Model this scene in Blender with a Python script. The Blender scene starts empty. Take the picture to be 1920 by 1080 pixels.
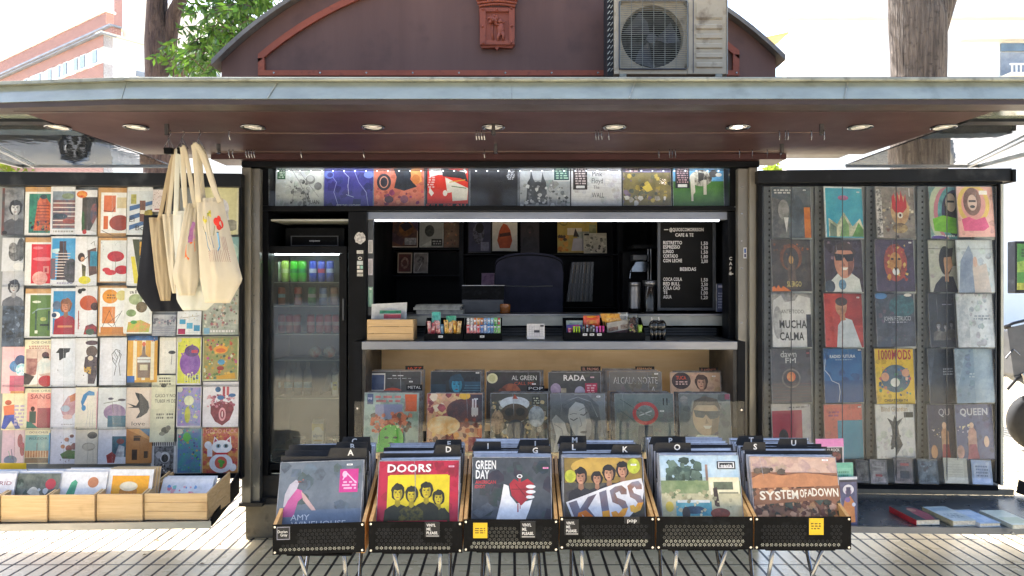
import bpy, math, random
from mathutils import Vector, Matrix
from mathutils.geometry import tessellate_polygon
random.seed(7)
F = 1340.0; EYE = 1.52
scene = bpy.context.scene
COL = scene.collection
def W(px, py, Y): return Vector(((px-960)*Y/F, Y, EYE+(540-py)*Y/F))
def WX(px, Y): return (px-960)*Y/F
def WZ(py, Y): return EYE+(540-py)*Y/F
def lin(h):
    if len(h) == 3: h = h[0]*2+h[1]*2+h[2]*2
    r = []
    for i in (0, 2, 4):
        c = int(h[i:i+2], 16)/255
        r.append(c/12.92 if c <= .04045 else ((c+.055)/1.055)**2.4)
    return tuple(r)
# ---------------------------------------------------------------- materials
MATS = {}
def nmat(name):
    m = bpy.data.materials.new(name); m.use_nodes = True
    return m, m.node_tree.nodes, m.node_tree.links, m.node_tree.nodes['Principled BSDF']
def surf(name, c1, c2=None, scale=8.0, rough=.5, metal=0.0, bump=0.0, bscale=60.0, coat=0.0, stretch=None, spec=.5, dirt=None, rvar=.15, bdist=.004):
    """a real surface: base colour broken up by noise, roughness variation, fine bump and optional dirt"""
    m, N, L, B = nmat(name)
    c1 = lin(c1); c2 = lin(c2) if c2 else tuple(x*.75 for x in c1)
    tc = N.new('ShaderNodeTexCoord'); src = tc.outputs['Object']
    geo = N.new('ShaderNodeNewGeometry'); src = geo.outputs['Position']
    if stretch:
        mp = N.new('ShaderNodeMapping'); mp.inputs['Scale'].default_value = stretch
        L.new(src, mp.inputs['Vector']); src = mp.outputs['Vector']
    n = N.new('ShaderNodeTexNoise'); n.inputs['Scale'].default_value = scale; n.inputs['Detail'].default_value = 5; n.inputs['Roughness'].default_value = .6
    L.new(src, n.inputs['Vector'])
    mr = N.new('ShaderNodeMapRange'); mr.inputs['From Min'].default_value = .3; mr.inputs['From Max'].default_value = .7
    L.new(n.outputs['Fac'], mr.inputs['Value'])
    mx = N.new('ShaderNodeMix'); mx.data_type = 'RGBA'
    mx.inputs['A'].default_value = (*c1, 1); mx.inputs['B'].default_value = (*c2, 1)
    L.new(mr.outputs['Result'], mx.inputs['Factor']); out = mx.outputs['Result']
    if dirt:
        n3 = N.new('ShaderNodeTexNoise'); n3.inputs['Scale'].default_value = dirt[1]; n3.inputs['Detail'].default_value = 8
        L.new(geo.outputs['Position'], n3.inputs['Vector'])
        m3 = N.new('ShaderNodeMapRange'); m3.inputs['From Min'].default_value = .56; m3.inputs['From Max'].default_value = .72
        m3.inputs['To Max'].default_value = dirt[2]
        L.new(n3.outputs['Fac'], m3.inputs['Value'])
        x3 = N.new('ShaderNodeMix'); x3.data_type = 'RGBA'; x3.inputs['B'].default_value = (*lin(dirt[0]), 1)
        L.new(out, x3.inputs['A']); L.new(m3.outputs['Result'], x3.inputs['Factor']); out = x3.outputs['Result']
    L.new(out, B.inputs['Base Color'])
    B.inputs['Metallic'].default_value = metal
    B.inputs['Specular IOR Level'].default_value = spec
    rr = N.new('ShaderNodeMapRange'); rr.inputs['To Min'].default_value = max(.03, rough-rvar); rr.inputs['To Max'].default_value = min(1, rough+rvar)
    L.new(n.outputs['Fac'], rr.inputs['Value']); L.new(rr.outputs['Result'], B.inputs['Roughness'])
    B.inputs['Coat Weight'].default_value = coat; B.inputs['Coat Roughness'].default_value = .12
    if bump:
        n2 = N.new('ShaderNodeTexNoise'); n2.inputs['Scale'].default_value = bscale; n2.inputs['Detail'].default_value = 3
        L.new(src, n2.inputs['Vector'])
        b = N.new('ShaderNodeBump'); b.inputs['Strength'].default_value = bump; b.inputs['Distance'].default_value = bdist
        L.new(n2.outputs['Fac'], b.inputs['Height']); L.new(b.outputs['Normal'], B.inputs['Normal'])
    MATS[name] = m; return m
def glass(name, tint='fff', ior=1.45, rough=.02, milky=0.0, boost=1.0):
    m, N, L, B = nmat(name); N.remove(B); o = N['Material Output']
    t = N.new('ShaderNodeBsdfTransparent'); t.inputs['Color'].default_value = (*lin(tint), 1)
    g = N.new('ShaderNodeBsdfGlossy'); g.inputs['Roughness'].default_value = rough
    f = N.new('ShaderNodeFresnel'); f.inputs['IOR'].default_value = ior
    mu = N.new('ShaderNodeMath'); mu.operation = 'MULTIPLY'; mu.inputs[1].default_value = boost; mu.use_clamp = True
    L.new(f.outputs[0], mu.inputs[0])
    n2 = N.new('ShaderNodeTexNoise'); n2.inputs['Scale'].default_value = 9; n2.inputs['Detail'].default_value = 2
    b = N.new('ShaderNodeBump'); b.inputs['Strength'].default_value = .12; b.inputs['Distance'].default_value = .004
    L.new(n2.outputs['Fac'], b.inputs['Height']); L.new(b.outputs['Normal'], g.inputs['Normal'])
    mx = N.new('ShaderNodeMixShader'); L.new(mu.outputs[0], mx.inputs[0])
    if milky:
        d = N.new('ShaderNodeBsdfDiffuse'); d.inputs['Color'].default_value = (.75, .8, .85, 1)
        m2 = N.new('ShaderNodeMixShader'); m2.inputs[0].default_value = milky
        L.new(t.outputs[0], m2.inputs[1]); L.new(d.outputs[0], m2.inputs[2]); L.new(m2.outputs[0], mx.inputs[1])
    else: L.new(t.outputs[0], mx.inputs[1])
    L.new(g.outputs[0], mx.inputs[2])
    L.new(mx.outputs[0], o.inputs['Surface']); MATS[name] = m; return m
def emit(name, col, strength):
    m, N, L, B = nmat(name)
    B.inputs['Base Color'].default_value = (*lin(col), 1)
    B.inputs['Emission Color'].default_value = (*lin(col), 1); B.inputs['Emission Strength'].default_value = strength
    MATS[name] = m; return m
def printmat(name, rough=.45, coat=.5, bump=.15, crough=.12):
    """printed card: per-face colour pair mixed by noise, under a slightly wrinkled plastic sleeve"""
    m, N, L, B = nmat(name)
    a = N.new('ShaderNodeAttribute'); a.attribute_name = 'Col'
    b = N.new('ShaderNodeAttribute'); b.attribute_name = 'Col2'
    tc = N.new('ShaderNodeTexCoord')
    sc = N.new('ShaderNodeMath'); sc.operation = 'MULTIPLY'; sc.inputs[1].default_value = 100; L.new(b.outputs['Alpha'], sc.inputs[0])
    n = N.new('ShaderNodeTexNoise'); n.inputs['Detail'].default_value = 4; n.inputs['Roughness'].default_value = .65
    L.new(tc.outputs['Object'], n.inputs['Vector']); L.new(sc.outputs[0], n.inputs['Scale'])
    mr = N.new('ShaderNodeMapRange'); mr.inputs['From Min'].default_value = .4; mr.inputs['From Max'].default_value = .6
    L.new(n.outputs['Fac'], mr.inputs['Value'])
    mx = N.new('ShaderNodeMix'); mx.data_type = 'RGBA'
    L.new(mr.outputs['Result'], mx.inputs['Factor']); L.new(a.outputs['Color'], mx.inputs['A']); L.new(b.outputs['Color'], mx.inputs['B'])
    n5 = N.new('ShaderNodeTexNoise'); n5.inputs['Scale'].default_value = 55; n5.inputs['Detail'].default_value = 6; n5.inputs['Roughness'].default_value = .75
    L.new(tc.outputs['Object'], n5.inputs['Vector'])
    m5 = N.new('ShaderNodeMapRange'); m5.inputs['From Min'].default_value = .3; m5.inputs['From Max'].default_value = .7; m5.inputs['To Min'].default_value = .86; m5.inputs['To Max'].default_value = 1.08
    L.new(n5.outputs['Fac'], m5.inputs['Value'])
    x5 = N.new('ShaderNodeVectorMath'); x5.operation = 'SCALE'; L.new(mx.outputs['Result'], x5.inputs[0]); L.new(m5.outputs['Result'], x5.inputs['Scale'])
    L.new(x5.outputs[0], B.inputs['Base Color'])
    B.inputs['Roughness'].default_value = rough
    B.inputs['Coat Weight'].default_value = coat; B.inputs['Coat Roughness'].default_value = crough
    n2 = N.new('ShaderNodeTexNoise'); n2.inputs['Scale'].default_value = 11; n2.inputs['Detail'].default_value = 3; n2.inputs['Distortion'].default_value = .8
    L.new(tc.outputs['Object'], n2.inputs['Vector'])
    bp = N.new('ShaderNodeBump'); bp.inputs['Strength'].default_value = bump; bp.inputs['Distance'].default_value = .02
    L.new(n2.outputs['Fac'], bp.inputs['Height']); L.new(bp.outputs['Normal'], B.inputs['Coat Normal'])
    MATS[name] = m; return m
# ---------------------------------------------------------------- glyphs
GL = {}
def _shape(txt, bold):
    c = bpy.data.curves.new('t', 'FONT'); c.body = txt; c.size = 1; c.resolution_u = 2
    if bold: c.offset = .025
    o = bpy.data.objects.new('t', c); COL.objects.link(o)
    dg = bpy.context.evaluated_depsgraph_get(); dg.update()
    me = bpy.data.meshes.new_from_object(o.evaluated_get(dg))
    vs = [(v.co.x, v.co.y) for v in me.vertices]; fs = [tuple(p.vertices) for p in me.polygons]
    bpy.data.objects.remove(o); bpy.data.curves.remove(c); bpy.data.meshes.remove(me)
    return vs, fs
def glyph(ch, bold):
    k = (ch, bold)
    if k not in GL:
        v, f = _shape(ch, bold)
        v2, _ = _shape('I'+ch+'I', False); v3, _ = _shape('II', False)
        ex = lambda q: max(p[0] for p in q)-min(p[0] for p in q)
        GL[k] = (v, f, ex(v2)-ex(v3))
    return GL[k]
def textmesh(s, bold=False):
    x = 0; V = []; Fc = []
    for ch in s:
        if ch == ' ': x += .3; continue
        v, f, adv = glyph(ch, bold); n = len(V)
        V += [(p[0]+x, p[1]) for p in v]; Fc += [tuple(i+n for i in q) for q in f]; x += adv+(.03 if bold else 0)
    if not V: return [], [], 0
    x0 = min(p[0] for p in V); x1 = max(p[0] for p in V)
    return [(p[0]-x0, p[1]) for p in V], Fc, x1-x0
# ---------------------------------------------------------------- mesh builder
ORI = {}
class MB:
    def __init__(s): s.v = []; s.f = []; s.m = []; s.c = []; s.col = False
    def face(s, pts, m=0, c=None):
        n = len(s.v); s.v += [tuple(p) for p in pts]; s.f.append(tuple(range(n, n+len(pts)))); s.m.append(m); s.c.append(c)
    def mesh(s, vs, fs, m=0, c=None):
        n = len(s.v); s.v += [tuple(p) for p in vs]
        for q in fs: s.f.append(tuple(i+n for i in q)); s.m.append(m); s.c.append(c)
    def obox(s, O, U, V, D, m=0, c=None):
        O, U, V, D = Vector(O), Vector(U), Vector(V), Vector(D)
        p = [O, O+U, O+U+V, O+V]; q = [x+D for x in p]
        if U.cross(V).dot(D) < 0: p, q = q, p
        s.mesh(p+q, [(3, 2, 1, 0), (4, 5, 6, 7), (0, 1, 5, 4), (1, 2, 6, 5), (2, 3, 7, 6), (3, 0, 4, 7)], m, c)
        return s
    def box(s, x0, x1, y0, y1, z0, z1, m=0, c=None):
        return s.obox((x0, y0, z0), (x1-x0, 0, 0), (0, y1-y0, 0), (0, 0, z1-z0), m, c)
    def cyl(s, a, b, r0, r1=None, n=12, m=0, c=None, caps=True):
        a, b = Vector(a), Vector(b); r1 = r0 if r1 is None else r1
        d = (b-a).normalized(); u = d.orthogonal().normalized(); w = d.cross(u)
        A = [a+(u*math.cos(t)+w*math.sin(t))*r0 for t in [2*math.pi*i/n for i in range(n)]]
        B = [b+(u*math.cos(t)+w*math.sin(t))*r1 for t in [2*math.pi*i/n for i in range(n)]]
        fs = [(i, (i+1) % n, n+(i+1) % n, n+i) for i in range(n)]
        if caps: fs += [tuple(range(n-1, -1, -1)), tuple(range(n, 2*n))]
        s.mesh(A+B, fs, m, c); return s
    def tube(s, pts, r, n=8, m=0, c=None, flat=None):
        pts = [Vector(p) for p in pts]; rings = []
        rr = r if isinstance(r, (list, tuple)) else [r]*len(pts)
        u = None
        for i, p in enumerate(pts):
            d = (pts[min(i+1, len(pts)-1)]-pts[max(i-1, 0)]).normalized()
            if u is None: u = d.orthogonal().normalized() if not flat else Vector(flat)
            u = (u-d*u.dot(d)).normalized(); w = d.cross(u)
            k = .18 if flat else 1
            rings.append([p+(u*math.cos(t)+w*math.sin(t)*k)*rr[i] for t in [2*math.pi*j/n for j in range(n)]])
        vs = [q for g in rings for q in g]; fs = []
        for i in range(len(rings)-1):
            for j in range(n): fs.append((i*n+j, i*n+(j+1) % n, (i+1)*n+(j+1) % n, (i+1)*n+j))
        fs += [tuple(range(n-1, -1, -1)), tuple(range((len(rings)-1)*n, len(rings)*n))]
        s.mesh(vs, fs, m, c); return s
    def lathe(s, cx, cy, prof, n=16, m=0, c=None, axis='z', cz=0):
        vs = []; fs = []
        for r, z in prof:
            for j in range(n):
                t = 2*math.pi*j/n; a, b = r*math.cos(t), r*math.sin(t)
                vs.append((cx+a, cy+b, z) if axis == 'z' else ((cx+a, z, cz+b) if axis == 'y' else (z, cy+a, cz+b)))
        for i in range(len(prof)-1):
            for j in range(n): fs.append((i*n+j, i*n+(j+1) % n, (i+1)*n+(j+1) % n, (i+1)*n+j))
        s.mesh(vs, fs, m, c); return s
    def ball(s, ctr, r, n=10, m=0, c=None):
        if not isinstance(r, (tuple, list)): r = (r, r, r)
        vs = []; fs = []; k = n//2+1
        for i in range(k+1):
            p = math.pi*i/k
            for j in range(n):
                t = 2*math.pi*j/n
                vs.append((ctr[0]+r[0]*math.sin(p)*math.cos(t), ctr[1]+r[1]*math.sin(p)*math.sin(t), ctr[2]+r[2]*math.cos(p)))
        for i in range(k):
            for j in range(n): fs.append((i*n+j, (i+1)*n+j, (i+1)*n+(j+1) % n, i*n+(j+1) % n))
        s.mesh(vs, fs, m, c); return s
    def prism(s, pts, D, m=0, c=None):
        """extrude a planar outline (3-D points) by vector D"""
        D = Vector(D); n = len(pts); P = [Vector(p) for p in pts]; Q = [p+D for p in P]
        tr = tessellate_polygon([P])
        s.mesh(P+Q, [tuple(t) for t in tr]+[tuple(i+n for i in t) for t in tr]+[(i, (i+1) % n, (i+1) % n+n, i+n) for i in range(n)], m, c); return s
    def text(s, O, U, V, txt, h, m=0, c=None, bold=False, w=None, align='c'):
        """text with centre O, along unit U, up unit V, cap height h"""
        vs, fs, wd = textmesh(txt, bold)
        if not vs: return s
        O, U, V = Vector(O), Vector(U), Vector(V); k = h/.7; kx = (w/wd) if w else k
        off = {'c': -wd*kx/2, 'l': 0, 'r': -wd*kx}[align]
        s.mesh([O+U*(p[0]*kx+off)+V*(p[1]*k-h/2) for p in vs], fs, m, c); return s
    def build(s, name, mats, parent=None, label=None, cat=None, group=None, kind=None, smooth=False, bevel=0, origin=None):
        if isinstance(mats, (str,)): mats = [mats]
        if origin is None:
            xs = [p[0] for p in s.v]; ys = [p[1] for p in s.v]; zs = [p[2] for p in s.v]
            origin = Vector(((min(xs)+max(xs))/2, (min(ys)+max(ys))/2, min(zs)))
        origin = Vector(origin)
        me = bpy.data.meshes.new(name)
        me.from_pydata([Vector(p)-origin for p in s.v], [], s.f)
        for k in mats: me.materials.append(MATS[k])
        for p, mi in zip(me.polygons, s.m): p.material_index = mi
        if smooth: me.shade_smooth() if smooth is True else me.set_sharp_from_angle(angle=smooth)
        if any(c is not None for c in s.c):
            A = me.color_attributes.new('Col', 'FLOAT_COLOR', 'CORNER'); B = me.color_attributes.new('Col2', 'FLOAT_COLOR', 'CORNER')
            a = []; b = []
            for p, c in zip(me.polygons, s.c):
                c = c or pc('888'); n = len(p.vertices); a += [*c[0], 1]*n; b += [*c[1], c[2]]*n
            A.data.foreach_set('color', a); B.data.foreach_set('color', b)
        o = bpy.data.objects.new(name, me); COL.objects.link(o); ORI[o.name] = origin
        if parent is not None: o.parent = parent; o.location = origin-ORI[parent.name]
        else: o.location = origin
        tag(o, label, cat, group, kind)
        if bevel:
            bm = o.modifiers.new('bevel', 'BEVEL'); bm.width = bevel; bm.segments = 2; bm.limit_method = 'ANGLE'; bm.angle_limit = .7
        if smooth not in (False, True):
            for p in me.polygons: p.use_smooth = True
        return o
def tag(o, label=None, cat=None, group=None, kind=None):
    if label: o['label'] = label
    if cat: o['category'] = cat
    if group: o['group'] = group
    if kind: o['kind'] = kind
def thing(name, loc, label, cat, group=None):
    o = bpy.data.objects.new(name, None); COL.objects.link(o); o.location = loc; o.empty_display_size = .1
    ORI[o.name] = Vector(loc); tag(o, label, cat, group); return o
def dup(o, d, label=None, parent=None, top=True):
    """copy a thing and, one by one, its parts and sub-parts"""
    c = o.copy(); COL.objects.link(c)
    if parent is not None: c.parent = parent
    if top: c.location = Vector(o.location)+Vector(d); ORI[c.name] = ORI[o.name]+Vector(d)
    if label: c['label'] = label
    for ch in list(o.children): dup(ch, d, None, c, False)
    return c
def pc(col):
    """'rgb' or 'rgb:rgb:scale' -> colour pair and noise scale"""
    q = col.split(':'); a = lin(q[0])
    if len(q) == 1 and max(a) < .5: return (tuple(min(1, x*1.18+.004) for x in a), tuple(x*.66 for x in a), .16)
    b = lin(q[1]) if len(q) > 1 else tuple(x*.88 for x in a)
    return (a, b, (float(q[2]) if len(q) > 2 else 12)/100)
# ---------------------------------------------------------------- printed art
LAY = .00004
def art(mb, O, U, V, N, spec, rnd, k0=1):
    """draws a little language of printed shapes on a face: O top-left corner, U across, V down, N outward (unit)"""
    k = k0; wU = U.length; hV = V.length; u1 = U.normalized(); v1 = V.normalized()
    def P(u, v): return O+U*min(max(u, 0), 1)+V*min(max(v, 0), 1)+N*(LAY*k)
    def poly(pts, c):
        q = [P(*p) for p in pts]
        if len(q) <= 4 and len(q) > 2 and all(True for _ in q): mb.face(q, 0, c) if len(q) < 4 or convex(pts) else mb.mesh(q, [tuple(t) for t in tessellate_polygon([q])], 0, c)
        else: mb.mesh(q, [tuple(t) for t in tessellate_polygon([q])], 0, c)
    def convex(p):
        sg = 0
        for i in range(len(p)):
            a, b, d = p[i], p[(i+1) % len(p)], p[(i+2) % len(p)]
            z = (b[0]-a[0])*(d[1]-b[1])-(b[1]-a[1])*(d[0]-b[0])
            if z*sg < 0: return False
            if z: sg = z
        return True
    for op in spec.split(';'):
        t = op.split()
        if not t: continue
        K = t[0]; a = []
        for x in t[1:]:
            try: a.append(float(x))
            except ValueError: break
        c = t[-1]
        if K == 'R': poly([(a[0], a[1]), (a[2], a[1]), (a[2], a[3]), (a[0], a[3])], pc(t[5]))
        elif K == 'E':
            n = 22; mb.mesh([P(a[0]+a[2]*math.cos(6.2832*i/n), a[1]+a[3]*math.sin(6.2832*i/n)) for i in range(n)], [tuple(range(n))], 0, pc(t[5]))
        elif K == 'P':
            z = [float(x) for x in t[1].split(',')]; poly(list(zip(z[::2], z[1::2])), pc(t[2]))
        elif K == 'L':
            z = [float(x) for x in t[2].split(',')]; q = list(zip(z[::2], z[1::2])); w = float(t[1])
            for (x0, y0), (x1, y1) in zip(q, q[1:]):
                dx, dy = (x1-x0)*wU, (y1-y0)*hV; d = math.hypot(dx, dy) or 1; nx, ny = -dy/d*w/2*1, dx/d*w/2*1
                ex, ey = dx/d*w*.3/1, dy/d*w*.3/1
                poly([(x0+(nx-ex), y0+(ny-ey)*wU/hV), (x1+(nx+ex), y1+(ny+ey)*wU/hV), (x1-(nx-ex), y1-(ny-ey)*wU/hV), (x0-(nx+ex), y0-(ny+ey)*wU/hV)], pc(t[3])); k += 1
        elif K in 'TB':     # T u v h text col [w]
            w = float(t[6])*wU if len(t) > 6 else None
            mb.text(P(a[0], a[1]), u1, -v1, t[4].replace('_', ' '), a[2]*hV, 0, pc(t[5]), K == 'B', w)
        elif K == 'S':      # S n u0 v0 u1 v1 r cols(comma)
            cols = [pc(x) for x in t[7].split(',')]
            for i in range(int(a[0])):
                u, v = rnd.uniform(a[1], a[3]), rnd.uniform(a[2], a[4]); r = a[5]*rnd.uniform(.4, 1.3); m = rnd.randint(4, 8); ph = rnd.random()*6
                pts = [(min(max(u+r*rnd.uniform(.5, 1)*math.cos(ph+6.2832*j/m), a[1]-a[5]*.4), a[3]+a[5]*.4), min(max(v+r*rnd.uniform(.5, 1)*wU/hV*math.sin(ph+6.2832*j/m), a[2]-a[5]*.4), a[4]+a[5]*.4)) for j in range(m)]
                cc = rnd.choice(cols); poly(pts, cc); k += .35
        elif K == 'H':      # horizontal band lines: n u0 v0 u1 v1 thickness col
            n = int(a[0])
            for i in range(n):
                v = a[2]+(a[4]-a[2])*(i+.5)/n; poly([(a[1], v-a[5]/2), (a[3], v-a[5]/2), (a[3], v+a[5]/2), (a[1], v+a[5]/2)], pc(t[7]))
        elif K == 'V':
            n = int(a[0])
            for i in range(n):
                v = a[1]+(a[3]-a[1])*(i+.5)/n; poly([(v-a[5]/2, a[2]), (v+a[5]/2, a[2]), (v+a[5]/2, a[4]), (v-a[5]/2, a[4])], pc(t[7]))
        elif K == 'X':      # fake small print: n lines u0 v0 u1 v1 lettersize col -> ragged word dashes
            n = int(a[0])
            for i in range(n):
                v = a[2]+(a[4]-a[2])*(i+.5)/n; hh = (a[4]-a[2])/n*.28; u = a[1]+rnd.uniform(0, .03)
                while u < a[3]-.01:
                    w = rnd.uniform(.3, 1)*a[5]; e = min(u+w, a[3]); poly([(u, v-hh), (e, v-hh), (e, v+hh), (u, v+hh)], pc(t[7])); u = e+a[5]*.25
        elif K == 'M':      # generic figure bust: u v size skin hair cloth
            u, v, z = a[0], a[1], a[2]; sk, ha, cl = pc(t[4]), pc(t[5]), pc(t[6]); r = wU/hV
            dk = (tuple(x*.55 for x in sk[0]), tuple(x*.4 for x in sk[0]), .2); rg = random.Random(int(u*97+v*31+z*11))
            def bl(cx, cy, rx, ry, c, n=20, j=.0, a0=0, a1=6.2832):
                q = [P(cx+rx*(1+rg.uniform(-j, j))*math.cos(a0+(a1-a0)*i/n), cy+ry*r*(1+rg.uniform(-j, j))*math.sin(a0+(a1-a0)*i/n)) for i in range(n)]; mb.mesh(q, [tuple(x) for x in tessellate_polygon([q])], 0, c)
            pts = [(u-z*.98, 1), (u-z*.9, v+z*1.2*r), (u-z*.62, v+z*.98*r), (u-z*.2, v+z*.8*r), (u+z*.22, v+z*.8*r), (u+z*.6, v+z*.95*r), (u+z*.92, v+z*1.25*r), (u+z*.98, 1)]
            poly([(x, min(y, v+2.4*z*r)) for x, y in pts], cl); k += 1
            bl(u, v-z*.02*r, z*.5, z*.62, ha, 22, .1); k += 1; poly([(u-z*.15, v+z*.3*r), (u+z*.15, v+z*.3*r), (u+z*.2, v+z*.86*r), (u, v+z*1.0*r), (u-z*.2, v+z*.86*r)], dk); k += 1
            bl(u, v+z*.06*r, z*.32, z*.47, sk); k += 1; bl(u+z*.1, v+z*.06*r, z*.21, z*.44, dk, 14, .06, -1.5708, 1.5708); k += 1
            bl(u-z*.03, v-z*.36*r, z*.38, z*.2, ha, 16, .16); k += 1
            for e in (-1, 1): bl(u+e*z*.14-z*.02, v-z*.0*r, z*.085, z*.035, ha, 8); k += .3; poly([(u+e*z*.14-z*.12, v-z*.09*r), (u+e*z*.14+z*.08, v-z*.1*r), (u+e*z*.14+z*.06, v-z*.07*r), (u+e*z*.14-z*.1, v-z*.06*r)], ha); k += .3
            poly([(u-z*.01, v+z*.0*r), (u+z*.06, v+z*.19*r), (u-z*.05, v+z*.2*r)], dk); k += .5
            bl(u-z*.01, v+z*.32*r, z*.11, z*.035, pc('7c3c3c'), 8)
        elif K == '$':
            c0 = t[3] if len(t) > 3 else 'eee'
            poly([(a[0]-.035, a[1]-.012), (a[0]+.035, a[1]-.012), (a[0]+.035, a[1]+.014), (a[0]-.035, a[1]+.014)], pc(c0)); k += 1
            poly([(a[0]-.022, a[1]-.004), (a[0]+.02, a[1]-.004), (a[0]+.02, a[1]+.004), (a[0]-.022, a[1]+.004)], pc('777'))
        k += 1
NCOV = [0]
def cover(name, O, U, V, spec, label, cat, group=None, base='222', thick=.004, mat='print', parent=None, edge=None, rim=0, av=1.0):
    """a thin printed object: O top-left (world), U across, V down. rim>0 leaves a clear-plastic border round the print"""
    O, U, V = Vector(O), Vector(U), Vector(V); N = V.cross(U).normalized()
    if N.y > 0: N = -N
    NCOV[0] += 1; mb = MB()
    mb.obox(O, U, V, -N*thick, 0, pc(edge or 'bbb'))
    P0 = O+U*rim+V*rim; U2 = U*(1-2*rim); V2 = V*(1-2*rim)
    mb.face([P0+N*LAY*.5, P0+U2+N*LAY*.5, P0+U2+V2+N*LAY*.5, P0+V2+N*LAY*.5], 0, pc(base))
    rr_ = random.Random(NCOV[0]*13+5)
    if cat == 'record' and spec:
        c0 = base.split(':')[0]; c0 = c0 if len(c0) == 6 else ''.join(x*2 for x in c0); v_ = [int(c0[i:i+2], 16) for i in (0, 2, 4)]
        mk = lambda k: ''.join('%02x' % max(0, min(255, int(x*k+rr_.uniform(-7, 7)))) for x in v_)
        spec = 'S 34 .02 .02 .98 .98 .1 '+','.join(mk(k)+':'+mk(k*.86)+':26' for k in ((.87, .94, 1.04, 1.09, .91) if sum(v_) < 330 else (.96, .98, 1.01, 1.02, .97)))+';'+spec
    art(mb, P0, U2, V2*av, N, spec, rr_)
    if cat == 'record' and spec:      # welded edge and opening of the clear sleeve
        e = pc('a9adb5:7c8088:30'); t_ = .009; q = N*.0042
        for a0, b0, a1, b1 in ((0, 0, 1, t_*.8), (0, t_*.8, t_*.7, 1), (1-t_*.9, t_*.8, 1, 1)): mb.face([O+U*a0+V*b0+q, O+U*a1+V*b0+q, O+U*a1+V*b1+q, O+U*a0+V*b1+q], 0, e)
        if rr_.random() < .6:
            x_ = rr_.uniform(.1, .8); mb.face([O+U*x_+q, O+U*(x_+.004)+q, O+U*(x_+.03)+V*rr_.uniform(.2, .5)+q, O+U*(x_+.026)+V*.2+q], 0, pc('9a9ea6'))  # slanting pale streak paints glare on the sleeve
    return mb.build(name, mat, parent, label, cat, group)
# ================================================================ world, light, camera
SUN_EL, SUN_AZ = 57, -40        # sun stands behind the kiosk, a little to the left
w = bpy.data.worlds.new('World'); scene.world = w; w.use_nodes = True
wn, wl = w.node_tree.nodes, w.node_tree.links
sky = wn.new('ShaderNodeTexSky'); sky.sky_type = 'NISHITA'; sky.sun_disc = False
sky.sun_elevation = math.radians(SUN_EL); sky.sun_rotation = math.radians(SUN_AZ); sky.dust_density = 3.0; sky.air_density = 1.0; sky.ozone_density = 1.0
bg = wn['Background']; bg.inputs['Strength'].default_value = .15; wl.new(sky.outputs[0], bg.inputs[0])
sl = bpy.data.lights.new('sun', 'SUN'); sl.energy = 4.0; sl.angle = math.radians(.5); sl.color = (1, .98, .95)
so = bpy.data.objects.new('sun', sl); COL.objects.link(so)
sd = Vector((math.sin(math.radians(SUN_AZ))*math.cos(math.radians(SUN_EL)), math.cos(math.radians(SUN_AZ))*math.cos(math.radians(SUN_EL)), math.sin(math.radians(SUN_EL))))
so.rotation_euler = sd.to_track_quat('Z', 'Y').to_euler()
cd = bpy.data.cameras.new('camera'); cam = bpy.data.objects.new('camera', cd); COL.objects.link(cam)
cam.location = (0, 0, EYE); cam.rotation_euler = (math.radians(90), 0, 0); cd.sensor_width = 36; cd.lens = F/1920*36
cd.clip_start = .05; cd.clip_end = 1000; scene.camera = cam
vs = scene.view_settings; vs.view_transform = 'Standard'; vs.look = 'None'; vs.exposure = 2.3; vs.gamma = 1
scene.cycles.use_denoising = True; scene.cycles.max_bounces = 10; scene.cycles.transparent_max_bounces = 24
scene.cycles.caustics_reflective = False; scene.cycles.caustics_refractive = False; scene.cycles.sample_clamp_indirect = 6
# ================================================================ materials
surf('soffit', '3e262a', '321e21', 3, rough=.5, spec=.3, bump=.1, dirt=('2c1d1b', 14, .5))
surf('lip', '3a3031', '2e2627', 5, rough=.4)
surf('gable_paint', '6e4f43', '604339', 2.2, rough=.55, bump=.25, bscale=300, dirt=('4a342e', 5, .5), stretch=(2, 1, .25))
surf('trim_paint', 'a05238', '8a4630', 6, rough=.5, bump=.2, bscale=120, dirt=('6a3527', 30, .6))
surf('fascia_glass', '87938e', '727d79', 5, rough=.13, rvar=.05, coat=.8, dirt=('5f665f', 9, .55), stretch=(1, 1, 3))
surf('rail_metal', 'a2a59a', '7c8078', 9, rough=.4, metal=.5, dirt=('4a4c45', 20, .6))
surf('roof_edge', '807d76', '6a665f', 6, rough=.6, dirt=('55504a', 25, .6))
surf('pillar_metal', '8f8a7d', '7f7a70', 5, rough=.38, metal=.6, stretch=(4, 4, .6), dirt=('6c665c', 16, .25), bump=.04)
surf('steel', '9c9c9e', '808286', 3, rough=.33, metal=.9, stretch=(.8, 3, 3), rvar=.06)
surf('steel_shelf', '9ba0a6', '7f858c', 3, rough=.27, metal=.85, dirt=('5c636b', 8, .5))
surf('black_frame', '14161b', '0e1014', 8, rough=.45, spec=.12, dirt=('1c1f24', 14, .4))
surf('black_matte', '0f1012', '0b0c0d', 8, rough=.6, spec=.2)
surf('interior_black', '111316', '0b0d0f', 4, rough=.5, spec=.12)
surf('fridge_back', '5a6a70', '46565c', 4, rough=.5, metal=.2)
surf('rail_black', '1d2129', '171a20', 4, rough=.42, spec=.2, dirt=('4b5058', 9, .35))
surf('step_dark', '3a3733', '2a2826', 8, rough=.6, dirt=('5b5247', 12, .6))
surf('plinth', '77705f', '625b4d', 8, rough=.6, bump=.4, bscale=90, dirt=('3e382e', 14, .8))
surf('plywood', 'ecd2a6', 'dfc08f', 5, rough=.55, stretch=(.6, 3, 3), dirt=('c8a678', 4, .5))
surf('crate_wood', 'd8b98c', 'c6a374', 9, rough=.6, stretch=(.7, 3, 14), bump=.15, bscale=60, dirt=('a37d50', 7, .5))
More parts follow.
